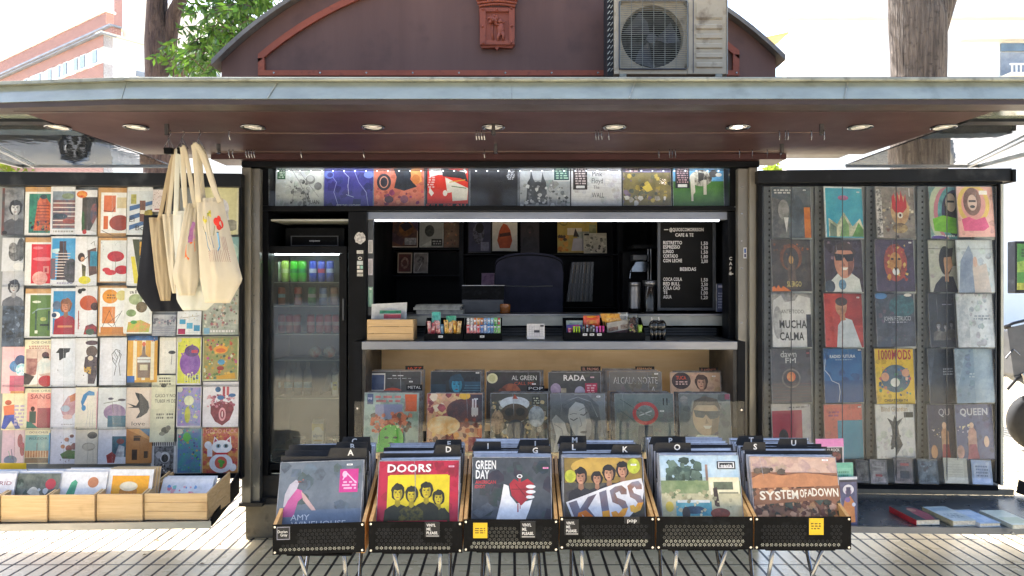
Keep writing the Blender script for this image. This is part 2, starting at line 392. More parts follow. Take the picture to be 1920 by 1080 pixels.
surf('bamboo', 'd6a463', 'c08a48', 10, rough=.45, stretch=(3, 1, 14), coat=.2)
surf('chrome', '8e9094', '76787c', 10, rough=.14, metal=1, rvar=.06)
surf('rail_dim', '6c5a54', '55453f', 10, rough=.4, metal=.5)
surf('pillar_steel', '8a8780', '7c7972', 5, rough=.36, metal=.6, rvar=.03)
surf('screw', 'c2c2c2', 'a8a8a8', 10, rough=.25, metal=.9)
surf('white_plastic', 'dddddf', 'cfcfd3', 10, rough=.45)
surf('black_plastic', '0e1013', '0a0b0d', 10, rough=.5, spec=.08, dirt=('25272b', 24, .5))
surf('grey_plastic', '4a4e55', '3c4047', 10, rough=.4)
surf('ac_paint', 'b9ae96', 'a89c84', 5, rough=.55, bump=.1, dirt=('6e604c', 13, .8))
surf('ac_dark', '15171b', '0c0d10', 10, rough=.6)
surf('tote', 'c2baa9', 'b5ac99', 5, rough=.9, bump=.35, bscale=500, spec=.2)
surf('tote_white', 'c6c8c2', 'b8bab4', 5, rough=.9, bump=.35, bscale=500, spec=.2)
surf('tote_tan', 'aa9c84', '998a70', 5, rough=.9, bump=.35, bscale=500, spec=.2)
surf('tote_black', '20232c', '181a21', 5, rough=.85, bump=.35, bscale=500, spec=.2)
surf('chair_blue', '151a33', '101428', 12, rough=.85, bump=.3, bscale=300)
surf('rack_grey', '6d7172', '585c5d', 8, rough=.45, metal=.4)
surf('rack_light', 'b9bcb6', 'a4a7a1', 8, rough=.4, metal=.3)
surf('rack_back', '8d9192', '7a7e80', 5, rough=.5, metal=.3)
surf('bark', '62504a', '32262a', 7, rough=.95, stretch=(3, 3, .4), bump=1.0, bscale=12, bdist=.05, dirt=('2a1f1c', 20, .7))
surf('bark_grey', '73685f', '352e2b', 7, rough=.95, stretch=(4, 4, .35), bump=1.0, bscale=9, bdist=.06, dirt=('2e2724', 16, .8))
surf('facing_brick', '747c88', '5e6570', 1.2, rough=.9)
surf('stucco', 'efe6d2', 'e5dbc6', 1.2, rough=.9)
surf('stucco_white', 'faf8f2', 'f2efe8', 1.2, rough=.9)
surf('blind', '9aa0a6', '7d8389', 4, rough=.5)
surf('window_glass', '6a7c88', '55646e', 3, rough=.08, coat=.5)
surf('asphalt', 'a09e9a', '8c8a86', 6, rough=.9, bump=.4, bscale=120)
surf('asphalt_dark', '6c6e72', '5c5e62', 6, rough=.9, bump=.4, bscale=120)
surf('car_paint', '8f9498', '888d91', 3, rough=.25, coat=1, metal=.4)
surf('rubber', '1b1b1c', '141415', 10, rough=.8)
surf('sticker_yellow', 'd9b51e', 'cda915', 9, rough=.5)
emit('case_led', 'f0f3ff', 3.0); emit('counter_led', 'ffe8c8', 2.2); emit('led', 'eef2ff', 2.2); emit('reflection_glow', 'e6ecff', 1.2); emit('lamp_on', 'ffe9dd', 14.0); emit('lamp_off', 'e8e8ea', .0)
surf('lamp_mirror', 'f4f4f6', 'e4e4ea', 20, rough=.15, coat=.6)
glass('glass', 'fcfefe', ior=1.4, boost=.75); glass('acrylic', 'fdfefe', ior=1.33, milky=.008, rough=.04, boost=.7); glass('canopy_glass', 'd5e6e6', ior=1.6, boost=1.6, milky=.05)
glass('fridge_glass', 'dfe6e6', ior=1.5, boost=1.3, milky=.05, rough=.04); glass('bottle', 'e6eef0', ior=1.4, milky=.12, rough=.05)
printmat('print', coat=.38); printmat('matte_print', rough=.7, coat=.05, bump=.05); printmat('foil', rough=.28, coat=.6, bump=.6)
# paving: rows of tiles 0.4 m deep with grooves every 83 mm
def paving_mat():
    m, N, L, B = nmat('paving_tiles'); g = N.new('ShaderNodeNewGeometry'); sp = N.new('ShaderNodeSeparateXYZ'); L.new(g.outputs['Position'], sp.inputs[0])
    def mth(op, a, b=None, c=None):
        q = N.new('ShaderNodeMath'); q.operation = op
        for i, x in enumerate((a, b, c)):
            if x is None: continue
            if isinstance(x, (int, float)): q.inputs[i].default_value = x
            else: L.new(x, q.inputs[i])
        return q.outputs[0]
    def groove(src, off, pitch, wdt):
        f = mth('FRACT', mth('DIVIDE', mth('ADD', src, off), pitch)); d = mth('MULTIPLY', mth('SUBTRACT', .5, mth('ABSOLUTE', mth('SUBTRACT', f, .5))), pitch)
        r = N.new('ShaderNodeMapRange'); r.interpolation_type = 'SMOOTHSTEP'; r.inputs['From Min'].default_value = wdt*.5; r.inputs['From Max'].default_value = wdt*.5+.003
        r.inputs['To Min'].default_value = 1; r.inputs['To Max'].default_value = 0; L.new(d, r.inputs['Value']); return r.outputs['Result']
    nz = N.new('ShaderNodeTexNoise'); nz.inputs['Scale'].default_value = 3; nz.inputs['Detail'].default_value = 6; L.new(g.outputs['Position'], nz.inputs['Vector'])
    wob = mth('MULTIPLY', mth('SUBTRACT', nz.outputs['Fac'], .5), .006)
    gx = groove(mth('ADD', sp.outputs['X'], wob), 100-.018, .0834, .0125); gy = groove(mth('ADD', sp.outputs['Y'], wob), 100-3.925, .4, .008)
    gm = mth('MAXIMUM', gx, gy)
    # tile-to-tile tone: whole tiles of 0.4 x 0.417 m
    tx = mth('FLOOR', mth('DIVIDE', mth('ADD', sp.outputs['X'], 100-.018), .417)); ty = mth('FLOOR', mth('DIVIDE', mth('ADD', sp.outputs['Y'], 100-3.925), .4))
    cb = N.new('ShaderNodeCombineXYZ'); L.new(tx, cb.inputs[0]); L.new(ty, cb.inputs[1]); wn_ = N.new('ShaderNodeTexWhiteNoise'); L.new(cb.outputs[0], wn_.inputs['Vector'])
    cr = N.new('ShaderNodeMix'); cr.data_type = 'RGBA'; cr.inputs['A'].default_value = (*lin('ecd8ae'), 1); cr.inputs['B'].default_value = (*lin('e2cea6'), 1); L.new(wn_.outputs['Value'], cr.inputs['Factor'])
    n2 = N.new('ShaderNodeTexNoise'); n2.inputs['Scale'].default_value = 5; n2.inputs['Detail'].default_value = 9; n2.inputs['Roughness'].default_value = .7; L.new(g.outputs['Position'], n2.inputs['Vector'])
    r2 = N.new('ShaderNodeMapRange'); r2.inputs['From Min'].default_value = .45; r2.inputs['From Max'].default_value = .75; r2.inputs['To Max'].default_value = .55; L.new(n2.outputs['Fac'], r2.inputs['Value'])
    x2 = N.new('ShaderNodeMix'); x2.data_type = 'RGBA'; x2.inputs['B'].default_value = (*lin('b39f7e'), 1); L.new(cr.outputs['Result'], x2.inputs['A']); L.new(r2.outputs['Result'], x2.inputs['Factor'])
    n4 = N.new('ShaderNodeTexVoronoi'); n4.inputs['Scale'].default_value = 9; L.new(g.outputs['Position'], n4.inputs['Vector'])
    r4 = N.new('ShaderNodeMapRange'); r4.inputs['From Min'].default_value = .05; r4.inputs['From Max'].default_value = .09; r4.inputs['To Min'].default_value = .7; r4.inputs['To Max'].default_value = 0; L.new(n4.outputs['Distance'], r4.inputs['Value'])
    k4 = mth('MULTIPLY', r4.outputs['Result'], mth('GREATER_THAN', n2.outputs['Fac'], .56))
    x4 = N.new('ShaderNodeMix'); x4.data_type = 'RGBA'; x4.inputs['B'].default_value = (*lin('4a3f30'), 1); L.new(x2.outputs['Result'], x4.inputs['A']); L.new(k4, x4.inputs['Factor'])
    x3 = N.new('ShaderNodeMix'); x3.data_type = 'RGBA'; x3.inputs['B'].default_value = (*lin('33281f'), 1); L.new(x4.outputs['Result'], x3.inputs['A']); L.new(gm, x3.inputs['Factor'])
    L.new(x3.outputs['Result'], B.inputs['Base Color'])
    rr = N.new('ShaderNodeMapRange'); rr.inputs['To Min'].default_value = .12; rr.inputs['To Max'].default_value = .45; L.new(n2.outputs['Fac'], rr.inputs['Value'])
    L.new(mth('MAXIMUM', rr.outputs['Result'], mth('MULTIPLY', gm, .8)), B.inputs['Roughness']); B.inputs['Coat Weight'].default_value = .3; B.inputs['Coat Roughness'].default_value = .12
    hb = N.new('ShaderNodeBump'); hb.inputs['Strength'].default_value = .8; hb.inputs['Distance'].default_value = .006
    L.new(mth('SUBTRACT', mth('MULTIPLY', n2.outputs['Fac'], .12), gm), hb.inputs['Height']); L.new(hb.outputs['Normal'], B.inputs['Normal'])
    MATS['paving'] = m
paving_mat()
def brick_mat():
    m, N, L, B = nmat('brick'); tc = N.new('ShaderNodeTexCoord'); mp = N.new('ShaderNodeMapping'); mp.inputs['Rotation'].default_value = (math.radians(90), 0, 0)
    b = N.new('ShaderNodeTexBrick'); b.inputs['Scale'].default_value = 5; b.inputs['Color1'].default_value = (*lin('a87a6e'), 1); b.inputs['Color2'].default_value = (*lin('946a60'), 1)
    b.inputs['Mortar'].default_value = (*lin('c8a898'), 1); b.inputs['Mortar Size'].default_value = .02
    L.new(tc.outputs['Object'], mp.inputs['Vector']); L.new(mp.outputs['Vector'], b.inputs['Vector']); L.new(b.outputs['Color'], B.inputs['Base Color']); B.inputs['Roughness'].default_value = .9
    MATS['brick'] = m
brick_mat()
def leaf_mat(name, c1, c2):
    m, N, L, B = nmat(name); o = N['Material Output']; oi = N.new('ShaderNodeNewGeometry')
    mx = N.new('ShaderNodeMix'); mx.data_type = 'RGBA'; mx.inputs['A'].default_value = (*lin(c1), 1); mx.inputs['B'].default_value = (*lin(c2), 1); L.new(oi.outputs['Random Per Island'], mx.inputs['Factor'])
    L.new(mx.outputs['Result'], B.inputs['Base Color']); B.inputs['Roughness'].default_value = .5
    t = N.new('ShaderNodeBsdfTranslucent'); L.new(mx.outputs['Result'], t.inputs['Color']); a = N.new('ShaderNodeMixShader'); a.inputs[0].default_value = .45
    L.new(B.outputs[0], a.inputs[1]); L.new(t.outputs[0], a.inputs[2]); L.new(a.outputs[0], o.inputs['Surface']); MATS[name] = m
leaf_mat('leaf', '2f5220', '5c7d2c'); leaf_mat('leaf_shade', '39423a', '4a5248')  # second one greyed so the added shade trees keep the light neutral
leaf_mat('leaf_far', '6f8428', '8f9c34')
# ================================================================ ground
m = MB(); m.face([(-90, -60, 0), (90, -60, 0), (90, 120, 0), (-90, 120, 0)]); m.build('pavement', 'paving', kind='structure')
m = MB(); m.face([(-90, 12.5, .004), (90, 12.5, .004), (90, 24, .004), (-90, 24, .004)]); m.build('road', 'asphalt', kind='structure')
m = MB(); m.face([(-90, -16.9, .004), (90, -16.9, .004), (90, -3.2, .004), (-90, -3.2, .004)]); m.build('road', 'asphalt_dark', kind='structure')
m = MB(); m.box(-90, 90, 12.3, 12.5, 0, .12); m.build('kerb', 'roof_edge', kind='structure')
rl = random.Random(21); m = MB()
for i in range(26):
    x, y, a = rl.uniform(-3.2, 3.6), rl.uniform(2.9, 4.6), rl.uniform(0, 6.28); L_ = rl.uniform(.018, .04); dx, dy = math.cos(a)*L_, math.sin(a)*L_
    m.face([(x, y, .003), (x+dx*.5-dy*.3, y+dy*.5+dx*.3, .007), (x+dx, y+dy, .004), (x+dx*.5+dy*.3, y+dy*.5-dx*.3, .008)])
surf('dry_leaf', '7c5c34', '4c3820', 40, rough=.8)
m.build('leaf_litter', 'dry_leaf', kind='stuff', label='few dry leaves and crumbs scattered on the paving')
# ================================================================ the kiosk
K = thing('kiosk', (0, 4.3, 0), 'brown and black street kiosk with lit serving hatch, wide canopy and arched brown gable', 'kiosk')
def kp(mb, name, mats, **k): return mb.build(name, mats, K, **k)
kp(MB().box(-1.62, 1.50, 4.34, 6.0, 0, .205), 'plinth', 'plinth', bevel=.006)
kp(MB().box(-1.60, 1.46, 4.42, 5.98, .207, .36).box(-1.60, 1.46, 4.36, 4.40, .207, .235), 'floor', 'step_dark')
kp(MB().box(-1.64, -1.60, 4.37, 6.0, .207, 2.43), 'side_wall', 'black_frame'); kp(MB().box(1.46, 1.50, 4.37, 6.0, .207, 2.43), 'side_wall', 'black_frame')
kp(MB().box(-1.598, 1.458, 5.95, 6.0, .362, 2.43), 'back_wall', 'interior_black')
kp(MB().box(-1.598, 1.458, 4.64, 5.945, 2.36, 2.42), 'ceiling', 'interior_black')
for sx, x0, x1, xi0, xi1 in ((-1, 453, 470, 471, 487), (1, 1405, 1420, 1384, 1404)):
    mb = MB(); Y = 4.30; mb.box(WX(x0, Y), WX(x1, Y), Y, Y+.09, WZ(945, Y), WZ(314, Y)); p = kp(mb, 'pillar', 'pillar_metal', bevel=.003)
    mb = MB(); Y = 4.33; mb.box(WX(xi0, Y), WX(xi1, Y), Y, Y+.05, WZ(942, Y), WZ(316, Y)); p2 = kp(mb, 'pillar_plate', 'pillar_steel', bevel=.002)
    mb = MB()
    for i in range(12):
        z = .32+i*.165; mb.cyl((WX((xi0*2+xi1)/3, Y), Y-.003, z), (WX((xi0*2+xi1)/3, Y), Y+.004, z), .004, n=8)
    mb.build('rivets', 'screw', p2)
# small shoes under the pillars
kp(MB().box(-1.64, -1.50, 4.29, 4.42, .207, .228), 'pillar_foot', 'step_dark')
# canopy
soff = kp(MB().prism([(-2.23, 3.18, 2.318), (2.18, 3.18, 2.318), (2.10, 4.27, 2.318), (-2.19, 4.27, 2.318)], (0, 0, .07)), 'canopy_soffit', 'soffit')
kp(MB().box(-1.80, 1.64, 4.272, 4.50, 2.29, 2.40), 'wall_band', 'soffit')
mb = MB(); mb.box(-1.67, 2.9, 3.07, 3.178, 2.308, 2.33); mb.prism([(-1.67, 3.07, 2.308), (-3.4, 3.26, 2.308), (-3.4, 3.37, 2.308), (-1.67, 3.178, 2.308)], (0, 0, .022)); kp(mb, 'canopy_lip', 'lip')
kp(MB().box(-2.22, 2.17, 3.184, 3.192, 2.306, 2.3165), 'drip_bead', 'lip')
mb = MB(); mb.prism([(0, 3.062, 2.331), (0, 3.10, 2.412), (0, 3.5, 2.412), (0, 3.5, 2.331)], (2.9, 0, 0))
for (xa, xb) in ((-1.67, 0),): mb.prism([(xa, 3.062, 2.331), (xa, 3.10, 2.412), (xa, 3.5, 2.412), (xa, 3.5, 2.331)], (xb-xa-.001, 0, 0))
kp(mb, 'fascia', 'fascia_glass')
kp(MB().prism([(-1.673, 3.062, 2.331), (-1.673, 3.10, 2.412), (-1.673, 3.4, 2.412), (-1.673, 3.4, 2.331)], (-1.73, .19, 0)), 'fascia_wing', 'fascia_glass')
for x in (-1.05, .5, 1.42): kp(MB().prism([(x, 3.058, 2.335), (x+.006, 3.058, 2.335), (x+.036, 3.094, 2.41), (x+.030, 3.094, 2.41)], (0, .002, 0)), 'fascia_seam', 'rail_metal')
mb = MB(); mb.box(-1.67, 2.9, 3.075, 3.5, 2.413, 2.428); mb.prism([(-1.67, 3.075, 2.413), (-3.4, 3.265, 2.413), (-3.4, 3.6, 2.413), (-1.67, 3.5, 2.413)], (0, 0, .015)); kp(mb, 'top_rail', 'rail_metal', bevel=.003)
kp(MB().box(-1.66, 2.9, 3.10, 3.5, 2.4295, 2.436), 'gutter', 'lip')
kp(MB().box(-2.24, 2.19, 3.51, 4.8, 2.39, 2.428), 'canopy_roof', 'lip')
for x0, x1 in ((-3.23, -2.235), (2.185, 3.08)):
    g = kp(MB().box(x0, x1, 3.50, 4.70, 2.322, 2.33), 'glass_awning', 'canopy_glass')
    xx = x0 if x0 < 0 else x1
    MB().box(x0, x1, 3.42, 3.495, 2.316, 2.35).build('awning_beam', 'rail_black', K); MB().box(xx-.012, xx+.012, 3.50, 4.71, 2.31, 2.34).build('edge_bar', 'steel', K); MB().box(x0+.014, x1-.014, 4.702, 4.712, 2.312, 2.338).build('edge_bar', 'steel', K)
    y = MB().cyl(((x0+x1)/2, 3.45, 2.31), (xx*.97, 4.68, 2.31), .006); y.build('awning_stay', 'steel', K)
# downlights
base = None
for i, px in enumerate((110, 256, 475, 700, 925, 1152, 1383, 1612, 1768)):
    X, Y, Z = (px-960)/379, 3.53, 2.3165
    d = kp(MB().lathe(X, Y, [(.044, Z+.001), (.058, Z+.001), (.060, Z-.006), (.052, Z-.008), (.044, Z-.003), (.044, Z+.001)], 24), 'downlight', 'chrome', smooth=True)
    MB().lathe(X, Y, [(.043, Z-.002), (.030, Z-.0005), (.024, Z-.001)], 20).build('reflector', 'lamp_mirror', d, smooth=True)
    MB().lathe(X, Y, [(.023, Z-.001), (.018, Z-.005), (.001, Z-.006)], 16).build('bulb', 'lamp_on' if px == 1383 else 'lamp_mirror', d, smooth=True)
# hanging rails with brackets and hooks
for (xa, xb, Y, zz) in ((-1.676, 1.502, 3.47, 2.275), (-1.622, 1.49, 3.95, 2.275)):
    r = kp(MB().tube([(xa, Y, zz), (xa*.5, Y, zz-.004), (0, Y, zz), (xb*.5, Y, zz-.003), (xb, Y, zz)], .0018, 6), 'hanging_rail', 'rail_dim')
    for x in (xa, -.09, xb):
        MB().box(x-.009, x+.009, Y-.006, Y+.006, zz+.003, 2.3165).cyl((x, Y, zz-.012), (x, Y, zz+.012), .011, n=10).build('bracket', 'chrome', r)
def hook(x, Y, zz, s=1.0):
    pts = [(x, Y+.006, zz+.004), (x, Y, zz+.010), (x, Y-.006, zz+.002), (x, Y-.004, zz-.018*s), (x+.002, Y+.006, zz-.034*s), (x+.001, Y+.012, zz-.026*s)]
    return MB().tube(pts, .0022, 5)
hk = 0
for Y, s, xs in ((3.47, 386, (430, 893, 898, 903, 908, 1117, 1122, 1128, 1141, 1461, 1472, 1477, 1521, 1545)), (3.95, 339, (430, 437, 462, 467, 472, 477, 565, 682, 908, 1235, 1255, 1260, 1266, 1386, 1410, 1438, 1463))):
    for px in xs:
        hk += 1; o = hook((px-960)/s, Y, 2.275).build('hook', 'chrome', label=None); tag(o, None, 'hook', 'empty metal hooks on the canopy rails')
        row = 'front' if Y < 3.6 else 'rear'
        near = {430: 'at the left end', 437: 'at the left end, second one', 462: 'first of the left bunch', 467: 'second of the left bunch', 472: 'third of the left bunch', 477: 'last of the left bunch', 565: 'alone above the blue record', 682: 'alone left of centre', 893: 'first of the centre bunch', 898: 'second of the centre bunch', 903: 'third of the centre bunch', 908: 'rightmost at centre', 1117: 'first of the right middle bunch', 1122: 'second of the right middle bunch', 1128: 'third of the right middle bunch', 1141: 'alone right of the middle bunch', 1235: 'alone right of centre', 1255: 'first of the tangled right bunch', 1260: 'second of the tangled right bunch', 1266: 'third of the tangled right bunch', 1386: 'under the lit lamp', 1410: 'right of the lit lamp', 1438: 'second from the right end', 1463: 'at the right end', 1461: 'first right of the lit lamp', 1472: 'second right of the lit lamp', 1477: 'third right of the lit lamp', 1521: 'second from the right end', 1545: 'at the right end'}[px]
        o['label'] = 'metal hook on the %s rail, %s' % (row, near)
# gable
R0, CX, CZ = 2.476, -.0705, 1.2
def arcpts(R, xa, xb, Y, n=36):
    out = []
    for i in range(n+1):
        x = xa+(xb-xa)*i/n; out.append((x, Y, CZ+math.sqrt(R*R-(x-CX)**2)))
    return out
a = arcpts(R0, -1.829, 1.66, 4.5)
g = kp(MB().prism([(-1.829, 4.5, 2.42)]+a+[(1.66, 4.5, 2.42)], (0, 1.2, 0)), 'gable', 'gable_paint')
mb = MB(); o1 = arcpts(R0+.028, -1.87, 1.70, 4.44); i1 = arcpts(R0+.003, -1.87, 1.70, 4.44)
for i in range(len(o1)-1):
    q = [i1[i], i1[i+1], o1[i+1], o1[i]]; mb.obox_pts = None
    mb.prism(q, (0, 1.3, 0))
kp(mb, 'roof', 'roof_edge')
mb = MB(); Y = 4.478
xa, xb = (483-960)/299.6, (1387-960)/299.6; zt, zb = WZ(131.5, 4.478), WZ(141.5, 4.478)
mb.box(xa, xb, Y, Y+.02, zb, zt); mb.box(xa, xa+.04, Y, Y+.02, zt+.0005, CZ+math.sqrt(2.335**2-(xa-CX)**2)-.01); mb.box(xb-.04, xb, Y, Y+.02, zt+.0005, CZ+math.sqrt(2.335**2-(xb-CX)**2)-.01)
o1 = arcpts(2.347, xa, xb, Y); i1 = arcpts(2.307, xa, xb, Y)
for i in range(len(o1)-1): mb.prism([i1[i], i1[i+1], o1[i+1], o1[i]], (0, .0185, 0))
tr = kp(mb, 'gable_trim', 'trim_paint')
mb = MB()
for i in range(11): mb.cyl((xa+.1+i*.29, Y-.004, (zt+zb)/2), (xa+.1+i*.29, Y+.002, (zt+zb)/2), .006, n=8)
mb.build('screws', 'screw', tr)
# coat of arms
s = 300; cx = (932-960)/s
def cz(py): return EYE+(540-py)/s
def cxp(px): return (px-960)/s
Yc = 4.467
mb = MB(); mb.prism([(cxp(899), Yc, cz(14)), (cxp(966), Yc, cz(14)), (cxp(965), Yc, cz(84)), (cxp(960), Yc, cz(89)), (cxp(936), Yc, cz(89)), (cxp(932), Yc, cz(93)), (cxp(928), Yc, cz(89)), (cxp(904), Yc, cz(89)), (cxp(900), Yc, cz(84))], (0, .03, 0))
arms = kp(mb, 'coat_of_arms', 'trim_paint', bevel=.003)
mb = MB()
for x0, x1, y0, y1 in ((900, 911, 16, 85), (954, 965, 16, 85), (911.3, 953.7, 16, 23), (911.3, 953.7, 77, 85)): mb.box(cxp(x0), cxp(x1), Yc-.014, Yc-.001, cz(y1), cz(y0))
for px, py in ((906, 19), (959, 17), (905.5, 51), (959, 50), (906, 82), (959, 81), (932, 19)): mb.ball((cxp(px), Yc-.016, cz(py)), .008, 8)
mb.build('shield_border', 'trim_paint', arms, bevel=.002)
mb = MB()
for k, (py, wd) in enumerate(((13, 34), (8, 37), (3, 39), (-2, 41))):
    pts = [(cxp(932-wd+2*wd*i/10), Yc-.012-.006*k, cz(py-4*math.sin(math.pi*i/10))) for i in range(11)]; mb.tube(pts, .009, 6)
for i in range(5): mb.tube([(cxp(902+i*15), Yc-.02, cz(-3)), (cxp(898+i*17), Yc-.03, cz(-14)), (cxp(902+i*15), Yc-.02, cz(-22))], .012, 6)
mb.build('crown_moulding', 'trim_paint', arms, smooth=True)
mb = MB(); rr = random.Random(3)
for i in range(22): mb.ball((cxp(924+rr.uniform(-9, 9)), Yc-.010-rr.uniform(0, .008), cz(37+rr.uniform(-6, 6))), .008+rr.random()*.006, 7)
mb.tube([(cxp(924), Yc-.006, cz(42)), (cxp(923), Yc-.006, cz(60)), (cxp(925), Yc-.006, cz(77))], [.006, .006, .008], 6)
mb.build('relief_tree', 'trim_paint', arms, smooth=True)
mb = MB()
mb.ball((cxp(939), Yc-.014, cz(56)), (.022, .014, .045), 10); mb.ball((cxp(938), Yc-.018, cz(42)), (.016, .012, .015), 8); mb.ball((cxp(944), Yc-.018, cz(44)), (.012, .008, .006), 8)
mb.tube([(cxp(936), Yc-.018, cz(50)), (cxp(930), Yc-.016, cz(46)), (cxp(926), Yc-.014, cz(42))], [.009, .007, .005], 6)
mb.tube([(cxp(942), Yc-.018, cz(62)), (cxp(944), Yc-.016, cz(70)), (cxp(943), Yc-.016, cz(77))], [.013, .009, .008], 6); mb.tube([(cxp(937), Yc-.018, cz(64)), (cxp(934), Yc-.016, cz(71)), (cxp(935), Yc-.016, cz(77))], [.012, .008, .007], 6)
mb.build('relief_bear', 'trim_paint', arms, smooth=True)
# header display case
Y = 4.497; z0, z1 = WZ(388, Y), 2.35
kp(MB().box(-1.60, 1.458, 4.40, 4.60, z0-.035, z0-.004), 'case_floor', 'black_frame', bevel=.003)
kp(MB().box(-1.598, 1.456, 4.60, 4.63, z0-.035, 2.355), 'case_back', 'black_matte')
kp(MB().box(-1.60, -1.50, 4.40, 4.598, z0-.003, 2.289), 'case_side', 'black_frame'); kp(MB().box(1.34, 1.458, 4.40, 4.598, z0-.003, 2.289), 'case_side', 'black_frame')
kp(MB().box(-1.64, 1.50, 4.33, 4.40, WZ(313, 4.33), 2.289), 'header_beam', 'black_frame', bevel=.003)
gl = kp(MB().box(-1.498, 1.338, 4.405, 4.409, z0-.002, 2.262), 'case_glass', 'glass')
for row, zz in ((0, 2.266), (1, 2.246)):  # two rows of glowing dots stand in for reflections in the case glass
    st = kp(MB().box(-1.49, 1.33, 4.424+row*.02, 4.434+row*.02, zz+.006, zz+.011), 'dot_carrier', 'black_matte'); mb = MB()
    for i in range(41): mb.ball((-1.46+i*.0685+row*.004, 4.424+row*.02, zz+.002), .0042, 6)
    mb.build('reflection_dots', 'reflection_glow', st)
kp(MB().box(-1.49, 1.33, 4.446, 4.466, 2.281, 2.287), 'case_lamp', 'case_led')
# lintel, light bar, posts
Y = 4.44
kp(MB().box(WX(687, Y), WX(1364, Y), Y, 4.52, WZ(412, Y), z0-.037), 'lintel', 'steel', bevel=.002)
kp(MB().box(WX(703, Y), WX(1348, Y), Y-.004, Y+.02, WZ(414.6, Y), WZ(412.2, Y)), 'light_bar', 'led')
post = kp(MB().box(WX(655, Y), WX(689, Y), Y-.03, Y+.12, .362, z0-.037), 'post', 'black_frame', bevel=.003)
mb = MB(); mb.box(WX(689.5, Y), WX(700, Y), Y+.0, Y+.03, 1.35, WZ(413, Y)); kp(mb, 'post_strip', 'grey_plastic')
rpost = kp(MB().box(WX(1364.5, Y), WX(1386, Y), Y-.02, Y+.12, .362, z0-.037), 'post', 'black_frame', bevel=.003)
mb = MB(); mb.tube([(WX(1402, Y), Y-.05, WZ(318, Y)), (WX(1390, Y), Y-.06, WZ(335, Y)), (WX(1388, Y), Y-.05, WZ(380, Y)), (WX(1380, Y), Y-.04, WZ(389, Y)), (WX(1362, Y), Y-.03, WZ(390, Y))], .004, 6); kp(mb, 'white_cable', 'white_plastic')
yy = Y-.0215
mb = MB()
for i, ch in enumerate('CAFE'): mb.text((WX(1368, Y), yy, WZ(485+i*9.3, Y)), (1, 0, 0), (0, 0, 1), ch, .019, bold=True)
mb.box(WX(1364.7, Y), WX(1373, Y), yy-.0005, yy+.001, WZ(514.5, Y), WZ(513, Y)); mb.build('lettering', 'white_plastic', rpost)
# stickers on the left post
yy = Y-.0315
def sticker(name, x0, x1, y0, y1, spec, base, lab=None, par=None, yv=None):
    yv = yy if yv is None else yv
    return cover(name, (WX(x0, Y), yv, WZ(y0, Y)), (WX(x1, Y)-WX(x0, Y), 0, 0), (0, 0, WZ(y1, Y)-WZ(y0, Y)), spec, lab, None, None, base, .001, 'matte_print', par or post)
mb = MB(); mb.mesh([(WX(677, Y)+.034*(1+.12*math.sin(i*3.1))*math.cos(i*.35), yy-.001, WZ(447, Y)+.036*(1+.12*math.cos(i*2.3))*math.sin(i*.35)) for i in range(18)], [tuple(range(18))], 0, pc('d8d8dc:8a8a92:60')); mb.build('round_sticker', 'matte_print', post)
sticker('sticker', 671, 683, 470, 519, 'R 0 0 1 .12 ddd;T .5 .06 .05 COFFEE 222 .8;E .5 .3 .3 .06 ddd;E .5 .3 .2 .035 222;R .05 .4 .95 .55 cfd8dc;R .05 .58 .45 .7 ddd;R .55 .58 .95 .7 9ad0c8;R .05 .74 .95 .84 ddd;R .05 .88 .95 .98 bbb;T .5 .93 .06 1,50 222 .7', '1b1c1f')
sticker('sticker', 690.5, 699, 450, 475, 'V 3 .2 .1 .8 .9 .07 555', 'd5d5da', yv=Y-.002); sticker('sticker', 690.5, 699, 485, 516, 'V 3 .2 .1 .8 .9 .07 666', 'd5d2dd', yv=Y-.002); sticker('sticker', 690.5, 699, 538, 575, 'E .5 .1 .3 .05 eee;V 2 .3 .3 .7 .9 .06 dfe', '8fbfae', yv=Y-.002)
# label on the right pillar plate
Y = 4.33
cover('sticker', (WX(1394, Y), Y-.001, WZ(464, Y)), (WX(1400, Y)-WX(1394, Y), 0, 0), (0, 0, -.066), 'R .2 .1 .8 .5 46a;R .2 .6 .8 .9 446', None, None, None, 'd8dbe2', .001, 'matte_print', K)
# fridge compartment
Y = 4.43
kp(MB().box(WX(489, Y), WX(505, Y), Y-.02, Y+.4, .362, z0-.037), 'jamb', 'black_frame')
kp(MB().box(WX(508, Y), WX(654, Y), Y, Y+.35, WZ(414.5, Y), WZ(411, Y)), 'niche_shelf', 'rack_light')
kp(MB().box(WX(506, Y), WX(654, Y), 4.86, 4.90, .362, z0-.037), 'niche_back', 'black_matte')
kp(MB().box(WX(655, Y), WX(670, Y), 4.56, 5.94, .362, 2.355), 'partition', 'interior_black')
kp(MB().box(WX(508, Y), WX(652, Y), 4.44, 4.86, .362, .39), 'niche_floor', 'steel_shelf')
# counter
Yc0 = 4.19; s = 320
ct = kp(MB().box((678-960)/s, (1383-960)/s, Yc0, 4.70, 1.157, 1.2075), 'counter_top', 'steel', bevel=.004)
kp(MB().box(-.93, -.883, Yc0+.005, 4.74, .24, 1.205), 'counter_side', 'black_frame'); kp(MB().box(1.3235, 1.37, Yc0+.005, 4.74, .24, 1.205), 'counter_side', 'black_frame')
kp(MB().box(-.882, 1.322, 4.715, 4.735, .60, 1.155), 'recess_back', 'plywood')
kp(MB().box(-.882, 1.322, 4.30, 4.714, .66, .695), 'recess_step', 'plywood'); kp(MB().box(-.882, 1.322, 4.0, 4.295, .565, .598), 'recess_shelf', 'plywood')
kp(MB().box(-.8815, -.86, 4.20, 4.712, .70, 1.155), 'recess_cheek', 'step_dark'); kp(MB().box(1.30, 1.3215, 4.20, 4.712, .70, 1.155), 'recess_cheek', 'step_dark')
